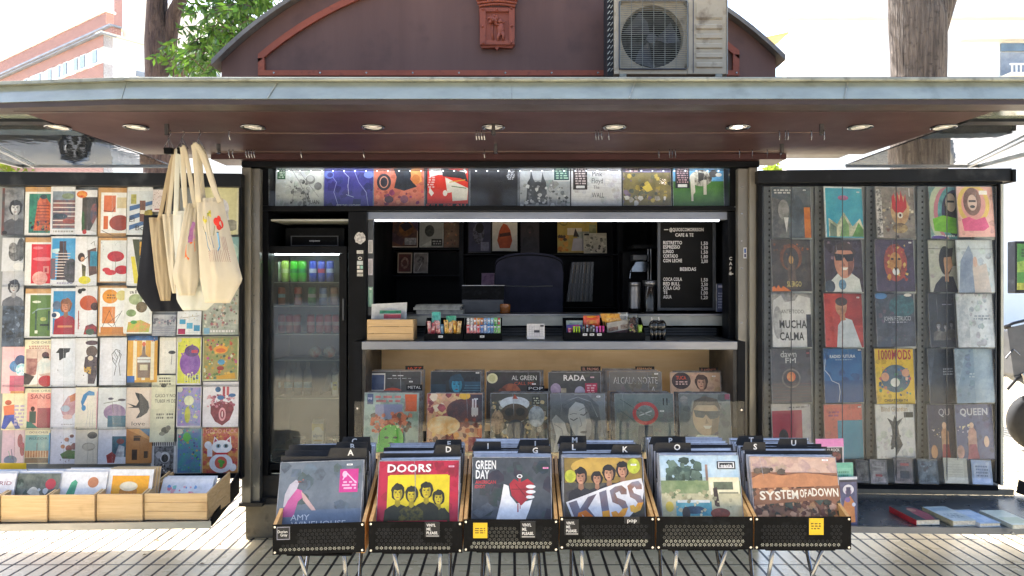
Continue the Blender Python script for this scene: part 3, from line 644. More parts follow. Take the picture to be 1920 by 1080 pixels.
kp(MB().box(-.88, 1.32, 4.03, 4.06, .21, .563), 'lower_panel', 'black_matte')
kp(MB().box(-.84, 1.28, 4.30, 4.32, 1.148, 1.155), 'counter_lamp', 'counter_led')
gp = kp(MB().box((665-960)/335, (1395-960)/335, 3.99, 3.994, .58, .887), 'glass_screen', 'glass')
mb = MB()
for px, py in ((671, 765), (1389, 768), (671, 830), (1389, 830)): mb.cyl(((px-960)/335, 3.986, EYE+(540-py)/335), ((px-960)/335, 3.9895, EYE+(540-py)/335), .006, n=8)
mb.build('glass_bolts', 'screw', gp)
# ledge behind the counter
Y = 4.62
kp(MB().box(WX(690, Y), WX(1363, Y), Y, 4.95, WZ(611, Y), WZ(592, Y)), 'ledge', 'rack_light', bevel=.003); kp(MB().box(WX(687, Y), WX(1365, Y), Y-.015, 4.95, WZ(591.5, Y), WZ(589, Y)), 'ledge_lip', 'steel')
mb = MB()
for i in range(3): mb.box(WX(690, Y), WX(1350, Y), 4.70, 4.705+.01*i, 1.21+.018*i, 1.222+.018*i)
kp(mb, 'upstand', 'grey_plastic'); kp(MB().box(-.93, 1.37, 4.74, 4.76, .36, 1.26), 'counter_back', 'black_matte')
# interior shelving
s = 235; Ys = F/s
def sx(px): return (px-960)/s
def sz(py): return EYE+(540-py)/s
unit = kp(MB().box(sx(700), sx(1240), Ys+.24, Ys+.245, 1.0, 2.35), 'shelf_unit', 'interior_black')
for x0, x1 in ((717, 724), (861, 869), (1158, 1168), (1222, 1230)): MB().box(sx(x0), sx(x1), Ys, Ys+.239, 1.0, 2.35).build('upright', 'black_frame', unit)
for x0, x1, py in ((724.5, 860.5, 465.5), (724.5, 860.5, 515.5), (724.5, 860.5, 590), (869.5, 1157.5, 476), (869.5, 1157.5, 575.5)): MB().box(sx(x0), sx(x1), Ys, Ys+.238, sz(py+2.5), sz(py)).build('shelf', 'black_frame', unit)
kp(MB().box(sx(1168.5), sx(1232), Ys-.5, Ys-.2, sz(470)-.01, sz(466)), 'machine_shelf', 'black_frame')
surf('grey_slot', '1f2228', '1a1c22', 10, rough=.6)
surf('mid_slot', '5c5c58', '4c4c48', 10, rough=.6)
surf('black_gloss', '0e0f12', '0a0b0d', 10, rough=.16, coat=.6, rvar=.05)
surf('amber', 'a8682c', '8c5020', 10, rough=.2, coat=.6)
surf('awning_cloth', 'e0c480', 'd4b870', 5, rough=.8)
emit('fridge_led', 'e8f4f4', 6.0)
# ================================================================ left rack of cards and prints
LA, LB = 4.3825, .05; RA_, RB = 4.374, -.05
def Lp(px, py, off=0):
    Y = (LA-off)/(1-LB*(px-960)/F); return W(px, py, Y)
def Rp(px, py, off=0):
    Y = (RA_-off)/(1-RB*(px-960)/F); return W(px, py, Y)
def quad(P, x0, x1, y0, y1, off, lean=0):
    """upright rectangle on a wing: top-left, across, down; lean pushes the foot forward"""
    a, b = P(x0, y0, off), P(x1, y0, off); c = P(x0, y1, off); V = Vector((0, -lean, c.z-a.z)); U = b-a; U.z = 0; return a, U, V
def slab(mb, P, x0, x1, y0, y1, off, d, m=0):
    a, U, V = quad(P, x0, x1, y0, y1, off); mb.obox(a, U, V, (0, d, 0), m); return mb
LR = thing('card_rack', Lp(225, 900, 0)*1, 'tall grey rack full of prints and postcards left of the kiosk', 'display rack'); 
LR.location.z = ORI[LR.name].z = 0
slab(MB(), Lp, -60, 452, 321, 347, .06, .14).build('top_rail', 'rail_black', LR, bevel=.004)
slab(MB(), Lp, -60, 452, 348, 893, 0, .012).build('back_panel', 'rack_back', LR)
slab(MB(), Lp, 449, 453, 348, 898, .05, .10).build('side_frame', 'black_frame', LR); slab(MB(), Lp, -60, 452, 894, 903, .05, .12).build('bottom_rail', 'black_frame', LR)
cols = [(3, 47), (47, 97), (95, 143), (141, 184), (183, 238), (237, 287), (286, 331), (331, 379), (379, 449)]
for i, (x0, x1) in enumerate(cols):
    for yb in (441, 536, 632, 724, 803, 889):
        if yb == 889 and i < 7: continue
    mb = MB()
    for yb in (441, 536, 632, 724, 803, 889):
        a, U, V = quad(Lp, x0+1, x1-1, yb-1.5, yb+1.5, .045); mb.obox(a, U, V, (0, .042, 0)); a, U, V = quad(Lp, x0+1, x1-1, yb-9, yb-7.8, .047); mb.obox(a, U, V, (0, .0015, 0))
    mb.build('pocket_ledges', 'acrylic', LR)
for x in (27, 70, 119, 163, 210, 262, 309, 354): slab(MB(), Lp, x, x+17, 349, 889, .058, .003).build('acrylic_strip', 'acrylic', LR)
G = 'prints and postcards in the rack left of the kiosk'
def lc(x0, x1, y0, y1, base, spec, label, off=.02, cat='art print', name='art_print', lean=.012, **k):
    a, U, V = quad(Lp, x0, x1, y0, y1, off+random.uniform(0, .004), lean); a = a+Vector((0, 0, random.uniform(-.003, .003)))
    return cover(name, a, U, V, spec, label, cat, G, base, .002, **k)
KR = 'c8a070:b88f5f:20'
A = lc
A(5, 46, 352, 440, '8d8f94:55575c:14', 'M .62 .42 .62 c9cacd:9a9b9f:9 1d1e22 4a4b50;R 0 0 .12 1 6a3a34:444:10;E .15 .95 .12 .04 111', 'grey photo print of a face, top left corner of the card rack')
A(5, 46, 445, 508, 'c4c8ce', 'E .6 .45 .3 .25 777:333:20;E .5 .3 .2 .16 555:999:30;E .85 .35 .2 .35 333:666:20;E .8 .85 .25 .12 ddd', 'grey photo print of hunched dark figures on pale ground in the leftmost column')
A(5, 46, 508, 573, 'b9bcc4', 'M .55 .45 .55 c4c5ca:999:9 33353c 5d6068', 'grey photo print of a dark haired person looking down, leftmost column')
A(5, 46, 573, 650, '4e5d70:23282f:16', 'S 26 0 .1 1 .9 .12 3b4757,25292f,778699', 'dark blue grey crowd photo print low in the leftmost column')
A(5, 48, 650, 737, 'e6b3b9:edc3c2:6', 'E .62 .42 .3 .13 58b;E .8 .3 .25 .12 324a7c;E .85 .5 .25 .14 7ec6d6:fff:60;R .35 .62 1 .95 d06a80:c05a72:8;R .4 .95 1 1 c98a50', 'pink print of a pot with blue flowers in the leftmost column')
A(5, 50, 737, 805, 'e9dfb8', 'P .05,.35,.5,.3,.55,.6,.1,.62 e27b52;P .1,.6,.5,.58,.8,.95,.6,.98,.4,.75,.15,.98,0,.95 3a4fa8;E .25 .25 .14 .07 b4583c;X 6 .5 .3 .95 .9 .25 b9a6c0', 'cream print of a walking figure in orange top and blue trousers')
A(5, 47, 805, 868, 'd9b9c2', 'E .4 .92 .3 .14 5d6f88;L .03 .5,.9,.42,.6 556;E .8 .35 .12 .2 a33248;E .92 .6 .12 .2 a33248;L .02 .4,.85,.3,.65 5a6', 'mauve print with a grey vase and dark red petals, bottom of the leftmost column')
A(48, 96, 350, 441, KR, 'R 0 .1 1 1 e9ebec;R .16 .14 1 .95 2d6a63:3b8a72:14;P .35,.9,.5,.3,.6,.2,.8,.2,1,.35,1,.9 d0683a:a04424:30;E .72 .2 .14 .05 1f3a3c;H 7 .45 .35 .95 .8 .015 6b2e1c;S 22 .2 .7 1 .93 .07 3a4a34,6d6a3c,224', 'teal print of an orange tower with white border on kraft card')
A(48, 96, 446, 536, KR, 'R 0 .1 1 1 e9ebec;R .25 .14 1 .96 cf2f3c:c22a38:8;E .5 .22 .2 .03 e07c84;E .7 .45 .4 .04 e0848a;E .6 .85 .3 .14 e8b0a8:d08a84:20;R .72 .6 .95 .75 d98a86;R .78 .64 .88 .72 a8303c', 'red print of a small pink house with white border')
A(48, 96, 541, 633, KR, 'R 0 .1 1 1 e9ebec;R .2 .13 1 .97 5d7f3a:557535:10;E .45 .27 .17 .025 d8dfd2;L .05 .3,.5,.5,.42,1,.4 8ea6a0;R .4 .45 .47 .85 3a5548;R .9 .45 .97 .85 3a5548;E .72 .62 .12 .04 a6b05c;R .6 .72 .95 .76 20301f;R .4 .85 .52 .91 e8eed8', 'olive green print of an arched gate with white border')
A(47, 96, 636, 724, 'e9e3c4', 'T .62 .06 .05 DOS_CHUS 4a3c40 .72;X 2 .15 .12 .95 .2 .1 b05560;R .05 .2 1 .97 d9c6b8:c9a89a:10;R .08 .4 .5 .75 b98a80:8d5a58:20;P .5,.5,.75,.35,1,.45,1,.7,.45,.75 e8e2da:c9d2d0:20;E .8 .33 .14 .07 51242c;R .72 .36 .95 .4 222;P .15,.85,.5,.72,.7,.8,.5,.95,.1,.97 f0ece6;E .85 .88 .3 .12 c02c30;P 0,.7,.4,.78,.2,.95,0,.95 4c4440', 'cream poster lettered at top with a dancer in red and white')
A(47, 96, 728, 804, 'e9e3c4', 'T .62 .06 .05 DOS_CHUS 4a3c40 .72;R .1 .11 1 .97 eba99c:e08a80:6;T .6 .2 .11 SANG 8d2436 .75;E .32 .5 .08 .06 4a2420;R .2 .56 .45 .85 4a5450:354:12;R .5 .48 1 .97 a03848:8c2c3c:14;P .1,.97,.1,.8,.3,.84,.55,.97 2f7668', 'pink poster lettered SANG with a seated figure holding a glass')
A(46, 95, 805, 868, 'e9e3c4', 'T .55 .08 .06 DOS_CHUS 4a3c40 .7;R .05 .16 1 .62 78a9a8:8fb8b0:9;T .55 .26 .07 RUZOR 2e4a50 .7;R .05 .62 1 .82 c88a56:a8683c:40;V 9 .08 .62 1 .82 .03 e8c8a0;R .05 .83 1 .98 8a6a48:5c4a38:20;L .02 .5,.4,.5,.62 7a4c3c;R .95 .1 1 1 5aa0d0', 'teal poster of a long terracotta building, second column bottom')
A(96, 142, 350, 441, 'dde1ea', 'R .08 .1 1 .88 8fa0b4:6f7c8c:10;R .1 .28 1 .86 8f5e5c:556:16;H 6 .1 .3 1 .84 .02 e1d9d6;E .7 .2 .25 .06 7f8f74;E .4 .62 .3 .06 3a4a5a;E .75 .72 .25 .05 a05048;X 1 .1 .9 .95 .96 .12 999', 'print of a grey and brick baroque building with white margins')
A(96, 142, 443, 536, 'dde1ea', 'R .05 .04 1 .88 3d95d0:5aa8d8:6;E .3 .3 .3 .05 bfe0ee;R .35 .1 .62 .3 4a3a3c;P .25,.88,.32,.3,.65,.28,.85,.88 4c3c42:2c2830:30;H 9 .2 .32 .8 .84 .018 d9cbc6;E .85 .7 .3 .25 5a5660:333:20;R 0 .45 .2 .86 9a5a5c:667:30;X 1 .25 .92 .95 .97 .12 88a', 'print of a dark striped tower against bright blue sky')
A(96, 142, 540, 632, 'dfe3ea', 'R .1 .06 1 .93 3a8fc4:2f7db4:12;M .62 .36 .5 c98a68:b87656:12 8a5634 a82c3a:8c2030:12;E .25 .35 .17 .09 5a6c88;E .22 .55 .17 .07 e8e8ea;E .15 .55 .1 .05 2c4a70;R .3 .76 .9 .8 c9825c', 'blue print of a person in a red shirt among planets')
A(96, 142, 634, 724, 'dfe4ef', 'P .2,.3,.35,.2,.8,.2,.75,.28,.62,.3,.6,.45,.35,.45,.33,.3 24272c;L .02 .35,.5,.3,.66,.42,.72,.5,.62 3a4048;X 3 .35 .52 .8 .72 .1 8a94a4;E .6 .6 .3 .2 d3dae6', 'white print with a black cap drawing and faint grey lines')
A(96, 142, 727, 804, 'dfe3f0', 'P .4,.5,.7,.2,1,.15,1,.6,.8,.75,.5,.65 c39aa4:a87888:20;P .75,.2,1,.12,1,.3,.8,.35 c07858;E .6 .5 .18 .08 a6b6cc;E .7 .7 .2 .06 d8b0b0;X 1 .45 .86 .95 .9 .1 99a', 'pale print with a pink and plum coloured house cluster')
A(96, 142, 805, 869, 'dde0ee', 'E .65 .3 .1 .06 a5645a;E .85 .2 .09 .05 7c4a52;E .5 .5 .09 .06 b07a5a;E .75 .55 .14 .09 8c3c44;E .95 .5 .12 .1 7a4a50;P .4,.72,.7,.6,1,.62,1,.86,.5,.85 4f7a45;S 9 .35 .8 .95 .98 .04 6b3450;S 8 .3 .2 .9 .4 .03 8aa,433a70', 'white print dotted with brown circles over a green hill')
A(142, 183, 356, 441, 'e3e5ee', 'R .32 .16 1 .9 4c443e:2c2a2a:10;E .3 .1 .25 .08 c94a30:e0a050:30;P .32,.45,.42,.5,.45,.9,.35,.92,.3,.7 3a5c38;E .9 .55 .2 .25 8d4c44:445:20;P .7,.9,1,.6,1,.95 c8c8cc;E .45 .93 .1 .05 b03838', 'white print with a dark doorway, cactus and orange sun badge')
A(142, 183, 443, 536, 'e3e6ee', 'P .55,.28,.95,.22,1,.75,.65,.8 5c3c30;R .68 .3 1 .6 2d8cb0;P .3,.55,.5,.6,.48,.85,.35,.85 6c6a3a:333:20;E .28 .42 .16 .09 3a2c28;E .34 .46 .09 .05 d0a080;E .45 .88 .28 .08 d9d23c:c9c22c:9;L .03 .3,.5,.6,.4 333;L .02 .7,.15,.85,.1,.9,.2 333', 'white print of a figure standing on a yellow disc beside a clock frame')
A(142, 183, 537, 632, 'dfe2ea', 'E .6 .33 .4 .15 c0582c:a84824:12;E .9 .4 .2 .08 4a2a24;E .2 .1 .1 .05 222;E .35 .07 .12 .03 222;V 1 .12 .48 .2 .85 .04 a33;S 6 .1 .5 .22 .85 .03 933;P .4,.95,.5,.78,.8,.74,1,.8,1,.95 a02c2c:334:30;E .7 .9 .2 .06 3c5a40', 'white print with a large burnt orange disc above a red scooter')
A(142, 183, 634, 724, 'dfe2e8', 'E .75 .1 .3 .05 4a3038;E .75 .28 .26 .12 5c4a40;P .45,.4,.7,.34,1,.4,1,.75,.9,.95,.6,.95,.6,.7,.4,.62 5a4a50:3a3038:30;P .4,.6,.75,.6,.72,.75,.42,.7 c8a040;E .7 .42 .12 .05 d8c8b0;S 12 .4 .45 1 .9 .05 7a6a50,3c2c38', 'white print of a hunched brown figure holding yellow wheat')
A(142, 184, 727, 804, 'e0e0cc:e9dcd4:3', 'P .25,.35,.35,.18,.6,.08,.85,.12,.85,.2,.55,.2,.38,.4,.32,.5 3a86c0;E .38 .5 .1 .07 3a86c0;L .012 .6,.55,.5,.95 aab;L .012 .7,.55,.65,.95 aab;L .012 .8,.55,.78,.95 aab;R .95 .1 1 1 dda8b4', 'cream print with a sweeping blue swim cap shape')
A(142, 184, 805, 869, 'd9d5c8', 'E .75 .17 .22 .1 3c4046;L .012 .6,.5,.55,.95 999;L .012 .8,.5,.82,.95 777;E .6 .5 .3 .12 aca79a;E .62 .49 .25 .08 c2bdb0', 'beige print of a woman sketched in grey pencil')
A(185, 238, 351, 443, KR, 'R .1 .1 1 .93 eceef0;R .2 .16 .62 .5 d27a58:c46a48:12;R .66 .2 1 .42 d8cba8;R .2 .58 .36 .85 c8683a;E .78 .72 .38 .16 a04838:8c3a2e:12;L .02 .2,.47,.5,.5,.6,.4 4a3434;L .02 .15,.88,.5,.97 4a4c54', 'kraft backed abstract print with terracotta shapes')
A(185, 238, 446, 530, KR, 'R .08 .06 1 .98 dfe5ea;S 16 .1 .1 1 .5 .02 7f97a4,556;E .62 .42 .3 .12 c0303c:a02030:20;L .015 .62,.5,.62,.68 3c6c58;E .85 .72 .25 .1 c0303c:a02030:20;E .45 .78 .2 .06 c03a44;E .3 .72 .14 .05 c8404a', 'kraft backed print of red poppies on white')
A(185, 238, 535, 630, KR, 'R .06 .05 1 .93 eceff2;E .42 .22 .28 .14 e09a38:d08824:12;X 2 .3 .17 .6 .27 .1 7c5424;E .82 .2 .2 .1 d9d08c;R .15 .42 .6 .75 d98c4c:c87a3c:12;L .015 .1,.9,.4,.5,.7,.9,.35,.75,.8,.55 33363c;L .015 .55,.8,.85,.5 33363c;R .1 .82 .9 .97 c98440', 'kraft backed print of an ochre disc above a line drawn bicycle')
A(188, 238, 633, 722, 'dfe3ee', 'L .02 .45,.35,.6,.25,.75,.28,.72,.4 2c3036;L .02 .45,.35,.5,.5,.62,.6,.55,.8 2c3036;L .02 .55,.3,.68,.42,.6,.55 2c3036;L .02 .65,.28,.8,.36,.72,.55,.78,.8 2c3036;L .015 .48,.42,.6,.5 2c3036;L .01 .5,.32,.64,.46 2c3036', 'white print of a line drawn hand on kraft backing')
A(185, 237, 727, 804, 'dde3e6', 'E .6 .6 .4 .2 a892b0:8c7898:20;R .35 .68 1 .95 4f7c90:3f6c80:12;L .02 .2,.38,.9,.3 56644c;E .45 .27 .1 .03 556;E .85 .3 .14 .03 556;L .015 .5,.35,.55,.6 554', 'pale print of a purple tree above a blue pool')
A(185, 237, 805, 869, 'e2e5ef', 'R .5 .2 1 .8 356c80:274a5c:30;E .8 .35 .14 .08 8d4a48;P .6,.8,.75,.45,.95,.5,.95,.8 cfd6d8:889:20;P .3,.75,.5,.65,.65,.75,.6,.97,.35,.97 a04040:7c3030:20', 'white print with a teal collage block of two figures')
A(239, 287, 351, 441, 'dfe5ec', 'R .05 .08 1 .97 cfd9e4;P .1,.4,1,.28,1,.36,.1,.5 44689c;P .1,.6,1,.45,1,.53,.1,.7 44689c;P .1,.8,1,.65,1,.72,.1,.9 44689c;R .5 .28 .72 .72 7a4a30:5c3a28:20;R .52 .48 .7 .56 e0d8c0;R .15 .15 .36 .35 a8a860;E .88 .55 .2 .08 a89a3c;T .2 .68 .09 El 333 .2;T .6 .85 .1 Boc 333 .5', 'print of a brown beer bottle on blue and white stripes')
A(239, 287, 444, 536, 'dbe1ea', 'P .2,.05,.6,.05,.8,.95,.5,.95 4c5440:3c4434:12;R .48 .1 1 .38 d9a83c:8c6a24:30;R .5 .45 .95 .7 b9a050:5c5030:30;P .15,.4,.3,.4,.5,.95,.3,.95 d6cc4c;V 3 .55 .1 .95 .38 .03 5c4a20', 'white print of leaning green and yellow book spines')
A(234, 286, 541, 626, 'e6eae8', 'E .4 .25 .25 .12 a8b890:8c9c78:20;E .62 .42 .2 .12 7a6a4c:554a34:30;E .25 .55 .18 .08 8ca878;P .15,.75,.6,.7,.95,.8,.9,.97,.1,.97 d99a60:a8b850:30;T .3 .08 .08 al 333 .25;E .35 .75 .12 .04 4f9a50', 'white print of painted vegetables and a coffee cup')
A(240, 296, 630, 717, 'd9a84c:cf9a3c:6', 'V 3 .1 .02 .98 .95 .12 e9e2c8;R 0 0 1 .1 3f6ca8;S 6 .0 .02 1 .1 .07 c9825c,3f6ca8;P .35,.9,.32,.5,.48,.4,.5,.2,.58,.2,.6,.4,.78,.5,.76,.9 7a6458:8c7a6c:20;E .54 .18 .06 .05 d86a4c;H 2 .33 .45 .77 .58 .05 d9dcdc;R .42 .62 .68 .74 d9d0b0;R 0 .86 .25 1 2f62a8', 'yellow striped poster of a patterned liqueur bottle')
A(236, 286, 727, 803, 'dfcdbc:e2d5c8:5', 'P .05,.38,.4,.45,.5,.34,.38,.18,.35,.12,.6,.16,.85,.35,.9,.5,.82,.62,.6,.72,.4,.76,.55,.6,.5,.5,.05,.5,.3,.47 2c3238;T .5 .88 .1 love 4a3c38 .5', 'beige print of a dark swallow above the word love')
A(236, 286, 805, 869, 'c08850:b67a42:12', 'P .5,0,1,0,1,.3 4a8ab8;R .3 .25 .55 .35 4a3424;R .25 .6 .45 .9 3c2a20;R .7 .65 .85 .85 4a3424;R .3 .2 .58 .24 5c4430;P 0,.0,.5,0,1,.32,1,.36 e0a868', 'photo print of a sunlit ochre house corner')
A(287, 309, 355, 397, 'e0dade', 'S 70 .05 .05 .95 .78 .035 a04c58,3c2c34,8a5c64;R .2 .86 .9 .92 9a5c60', 'small speckled red and white card beside the tote bags', name='postcard', cat='postcard')
A(287, 331, 590, 630, 'b5b9c0:8a8e96:12', 'S 24 0 .1 1 .5 .08 7c7f8c,c8a8b0,667;H 5 0 .55 1 .95 .04 8c90a0', 'grey patterned print half hidden below the black tote bag')
A(300, 331, 632, 700, 'dedcd0', 'R .1 .1 1 .9 e6e4dc;E .75 .42 .22 .05 33363c;L .03 .75,.5,.72,.75 55585c', 'small cream print with a black flower in a grey frame')
A(285, 330, 703, 766, 'dcdcc0', 'X 3 .3 .05 .8 .3 .1 6c6c60;T .58 .6 .1 GASO_Y_NO 33342e .85;T .58 .76 .1 TUBER_MI_DE 33342e .85;E .5 .3 .12 .06 55584c', 'pale yellow print with hand lettered words, upper of the two', off=.03)
A(282, 328, 767, 829, 'd9dabf', 'X 2 .25 .12 .55 .32 .1 77786a;X 2 .65 .12 .95 .32 .1 77786a;E .62 .65 .16 .1 5a5c50;E .75 .58 .1 .08 77786a;E .5 .75 .12 .06 8c8d7c', 'pale yellow print with a small ink doodle, lower of the two', off=.034)
A(284, 331, 828, 892, 'e2e2e4', 'V 13 .02 0 .98 .12 .04 18191c;R .12 .13 .9 .95 2a2b2f:8c8d92:40;E .55 .45 .2 .16 d8d8da;E .55 .48 .14 .12 1f2023;E .3 .38 .12 .1 b8b8bc;S 24 .15 .65 .88 .92 .05 ddd,222;V 13 .02 .95 .98 1 .04 18191c', 'black and white linocut print with a toothed border')
A(333, 378, 584, 628, 'e0e5ea', 'R .1 .35 .35 .55 4aa0cc;R .4 .5 .65 .75 58acd4;R .7 .6 .95 .85 3f94c0;R .05 .75 .35 .98 b02c5c:702040:20;L .015 .1,.3,.9,.2 7c6a50;S 12 .1 .1 .9 .4 .04 a89a60,c8ccd0', 'white print scattered with light blue squares')
A(332, 378, 631, 721, 'dfdde4', 'R .04 .03 .97 .97 d9d84c:c8cf50:20;E .55 .55 .42 .28 8f62b0:7a4ca0:16;S 24 .1 .05 .95 .4 .05 7aa04c,e0d850,9a5ca8;E .62 .3 .3 .12 5c3c7c;R .6 .28 .85 .34 c03c50;S 16 .35 .75 .95 .95 .06 3c62a0,e8e0a0,2c4a80;V 6 .3 .78 .95 .95 .03 e0e4a8;E .1 .07 .1 .05 cfd2b0', 'yellow print of a purple monster with teeth')
A(332, 378, 725, 801, 'dfdde4', 'R .04 .03 .97 .97 9c8cc4:7c8cc0:20;S 60 .08 .05 .95 .95 .06 b9c860,6c9ac8,a878b8,d8dc90,5c6cb0;E .5 .35 .2 .12 dfe6c0;E .45 .7 .12 .2 c8cc4c:a0a83c:16;E .12 .08 .12 .07 d8dcc8', 'lilac and green psychedelic print, eighth column second from bottom')
A(332, 379, 801, 889, 'd8dce0', 'R .04 .03 .97 .97 5c7ab0:4c9a9c:20;S 66 .08 .05 .95 .95 .055 5ab0a8,8c5ca8,b84c7c,5cb84c,3c4c90,c8b050;E .4 .22 .15 .1 62c04c;E .12 .1 .12 .06 d8dcc8', 'teal and violet psychedelic print at the bottom of the eighth column')
A(381, 448, 351, 440, 'cfcfa6:c4c49a:6', 'E .55 .45 .18 .2 d4d6e0:b4b8c8:20;P .35,.9,.45,.5,.7,.5,.8,.9 cdd0d8:a8acb8:20;E .3 .45 .16 .08 7c8c84;E .8 .8 .2 .12 8c8c80;R .95 0 1 1 dcdcc0', 'pale olive print of a white sculpted bust, top right of the card rack')
A(381, 448, 445, 538, '8fb4b4:7ca4a8:8', 'E .7 .3 .3 .2 a9c8c4;S 14 .1 .3 .9 .9 .1 7c9c9c,a8bcb8,8ca88c', 'blue green print mostly hidden behind the tote bags')
A(381, 448, 541, 627, 'a9afa8:8c968c:16', 'S 90 .05 .05 .95 .85 .05 7c8878,b8a090,8c7c84,5c685c,c8ccc0,a06870;X 1 .2 .88 .9 .96 .1 ddd;R .04 .85 .2 .98 78a8c8', 'grey green print crowded with tiny doodled figures')
A(381, 448, 630, 713, 'c9cba4', 'R .02 .02 .97 .97 7c8c54:a0905c:20;S 110 .05 .05 .95 .95 .05 5c7c44,c89c3c,b8543c,c8ccb0,3c5c50,a8507c,d8b050;E .5 .3 .2 .09 e09c3c;E .5 .32 .14 .05 d06a30;E .52 .58 .1 .06 4c90b8;E .5 .72 .1 .05 8c3028;P .4,.9,.9,.82,.92,.95,.4,.97 c89a30', 'olive print of a crowded garden of doodles around an orange flower')
A(381, 448, 716, 800, 'e5e3ea', 'P .22,.5,.5,.42,.85,.48,.87,.62,.75,.85,.55,.97,.35,.88,.22,.7 8f3c48:702c3a:30;S 46 .12 .3 .9 .55 .06 c07c8c,a85c70,d8a8b0,8c4c60;E .42 .17 .08 .06 3c6c9c;R .55 .1 .62 .32 b84c5c;R .66 .1 .73 .3 c05c68;E .5 .35 .1 .05 3c6ca0;E .82 .3 .1 .04 3c6ca0;E .55 .72 .1 .15 e0a0a8;E .55 .72 .06 .1 8c3848;E .55 .72 .02 .07 f0d0d0', 'white print of a purple red anatomical heart')
A(380, 448, 800, 889, 'd8c8a0', 'R .02 .02 .98 .98 b03c44:c8904c:22;S 70 .03 .03 .97 .97 .05 a02c44,d8a850,c85c58,8c2440,e0c880;T .52 .09 .09 GOOD_LUCK e8a8a8 .85;P .28,.42,.33,.2,.47,.31 e8e8f0;P .8,.42,.78,.2,.62,.31 e8e8f0;P .32,.33,.35,.24,.42,.3 a83c5c;P .76,.33,.75,.24,.68,.3 a83c5c;E .54 .42 .28 .14 eef0f6;E .52 .76 .32 .2 e4e6f0;E .16 .38 .1 .08 e6e8f2;R .14 .4 .28 .62 e6e8f2;E .44 .4 .07 .045 8aa8b8;E .65 .4 .07 .045 8aa8b8;E .44 .4 .03 .03 222;E .65 .4 .03 .03 222;R .36 .54 .72 .58 c02c34;E .52 .75 .17 .13 c86050;E .5 .72 .06 .04 4f9a3c;E .58 .74 .05 .04 4f9a3c;E .53 .8 .05 .05 4f9a3c;E .85 .85 .1 .08 e6e8f2', 'red print of a white lucky cat lettered GOOD LUCK')
# ---------------------------------------------------------------- left tray with wooden crates
def trayz(): return .33
LT = thing('metal_tray', (-2.6, 3.7, 0), 'grey metal tray under the card rack carrying five pale wooden crates', 'tray')
mb = MB(); mb.prism([(-1.56, 3.655, .318), (-1.64, 4.24, .318), (-3.4, 4.2, .318), (-3.4, 3.575, .318)], (0, 0, .011)); mb.build('tray_sheet', 'steel_shelf', LT)
mb = MB(); mb.prism([(-1.533, 3.64, .296), (-3.4, 3.555, .296), (-3.4, 3.57, .296), (-1.545, 3.654, .296)], (0, 0, .036)); mb.build('front_lip', 'steel', LT, bevel=.002)
mb = MB(); mb.prism([(-1.535, 3.66, .30), (-1.625, 4.26, .30), (-1.625, 4.26, .42), (-1.62, 4.22, .42), (-1.535, 3.66, .335)], (-.012, 0, 0)); mb.build('side_bracket', 'black_frame', LT)
GC = 'pale wooden crates lined up on the left tray'
def crate(px0, px1, label, slats=False, Y0=3.672, d=.30, zb=.331, h=.137, nm='wooden_crate'):
    x0, x1 = WX(px0, Y0)+.001, WX(px1, Y0)-.001
    dy = (x0+1.56)*.045*1 if x0 < 0 else 0; Y0 = Y0+dy; t = .009
    c = thing(nm, ((x0+x1)/2, Y0+d/2, zb), label, 'crate', GC)
    if slats:
        mb = MB(); hh = h/3
        for i in range(3): mb.box(x0, x1, Y0, Y0+t, zb+i*hh+.0015, zb+(i+1)*hh)
        mb.build('front_board', 'crate_wood', c, bevel=.0015)
        for s, xa in ((0, x0), (1, x1-t)):
            mb = MB()
            for i in range(3): mb.prism([(xa, Y0+t+.0005, zb+i*hh+.0015), (xa, Y0+d, zb+i*hh*1.25+.0015), (xa, Y0+d, zb+(i+1)*hh*1.25), (xa, Y0+t+.0005, zb+(i+1)*hh)], (t, 0, 0))
            mb.build('side_board', 'crate_wood', c)
    else:
        MB().box(x0, x1, Y0, Y0+t, zb, zb+h).build('front_board', 'crate_wood', c, bevel=.002)
        for xa in (x0, x1-t): MB().prism([(xa, Y0+t+.0005, zb), (xa, Y0+d, zb), (xa, Y0+d, zb+h*1.3), (xa, Y0+t+.0005, zb+h)], (t, 0, 0)).build('side_board', 'crate_wood', c)
    MB().box(x0+t+.0005, x1-t-.0005, Y0+t+.0005, Y0+d-.002, zb+.0005, zb+.008).build('bottom_board', 'crate_wood', c)
    return x0, x1, Y0
def cratecard(x0, x1, Y0, zt, base, spec, label, h=.26, lean=.07, n=3, xo=0, cardw=None, kraft='dcdde2', back=.05):
    cw = cardw or (x1-x0-.03); xm = (x0+x1)/2+xo
    cover('art_print', (xm-cw/2, Y0+.03+lean, zt), (cw, 0, 0), (0, -lean, -h), spec, label, 'art print', 'prints standing in the wooden crates', base, .002)
    for i in range(n):
        o = cover('art_print', (xm-cw/2+random.uniform(0, .012)+.006*i, Y0+.042+lean+i*.016, zt+.004+random.uniform(0, .01)), (cw, 0, 0), (0, -lean, -h), '', 'plain backed print filed behind the '+' '.join(label.split()[:8]), 'art print', 'prints filed behind the '+' '.join(label.split()[:8]), kraft, .004)
P1 = crate(-74, 12, 'wooden crate cut off by the left edge of the photo'); P2 = crate(13, 99, 'wooden crate holding the statue photo print'); P3 = crate(100, 185, 'wooden crate holding the green bottle print')
P4 = crate(186, 272, 'wooden crate holding the orange beer glass print'); P5 = crate(273, 391, 'slatted wooden crate at the right end of the left tray', True)
cratecard(*P1, .556, 'e6e6ee', 'T .72 .18 .07 DRID 8c3450 .4;E .8 .75 .14 .08 b8202c;E .72 .82 .1 .06 c82834;L .02 .75,.85,.72,1 3c6a3c;P .55,.35,.8,.38,.7,.44,.6,.42 222', 'white MADRID print with a red flower', cardw=.235, xo=.025)
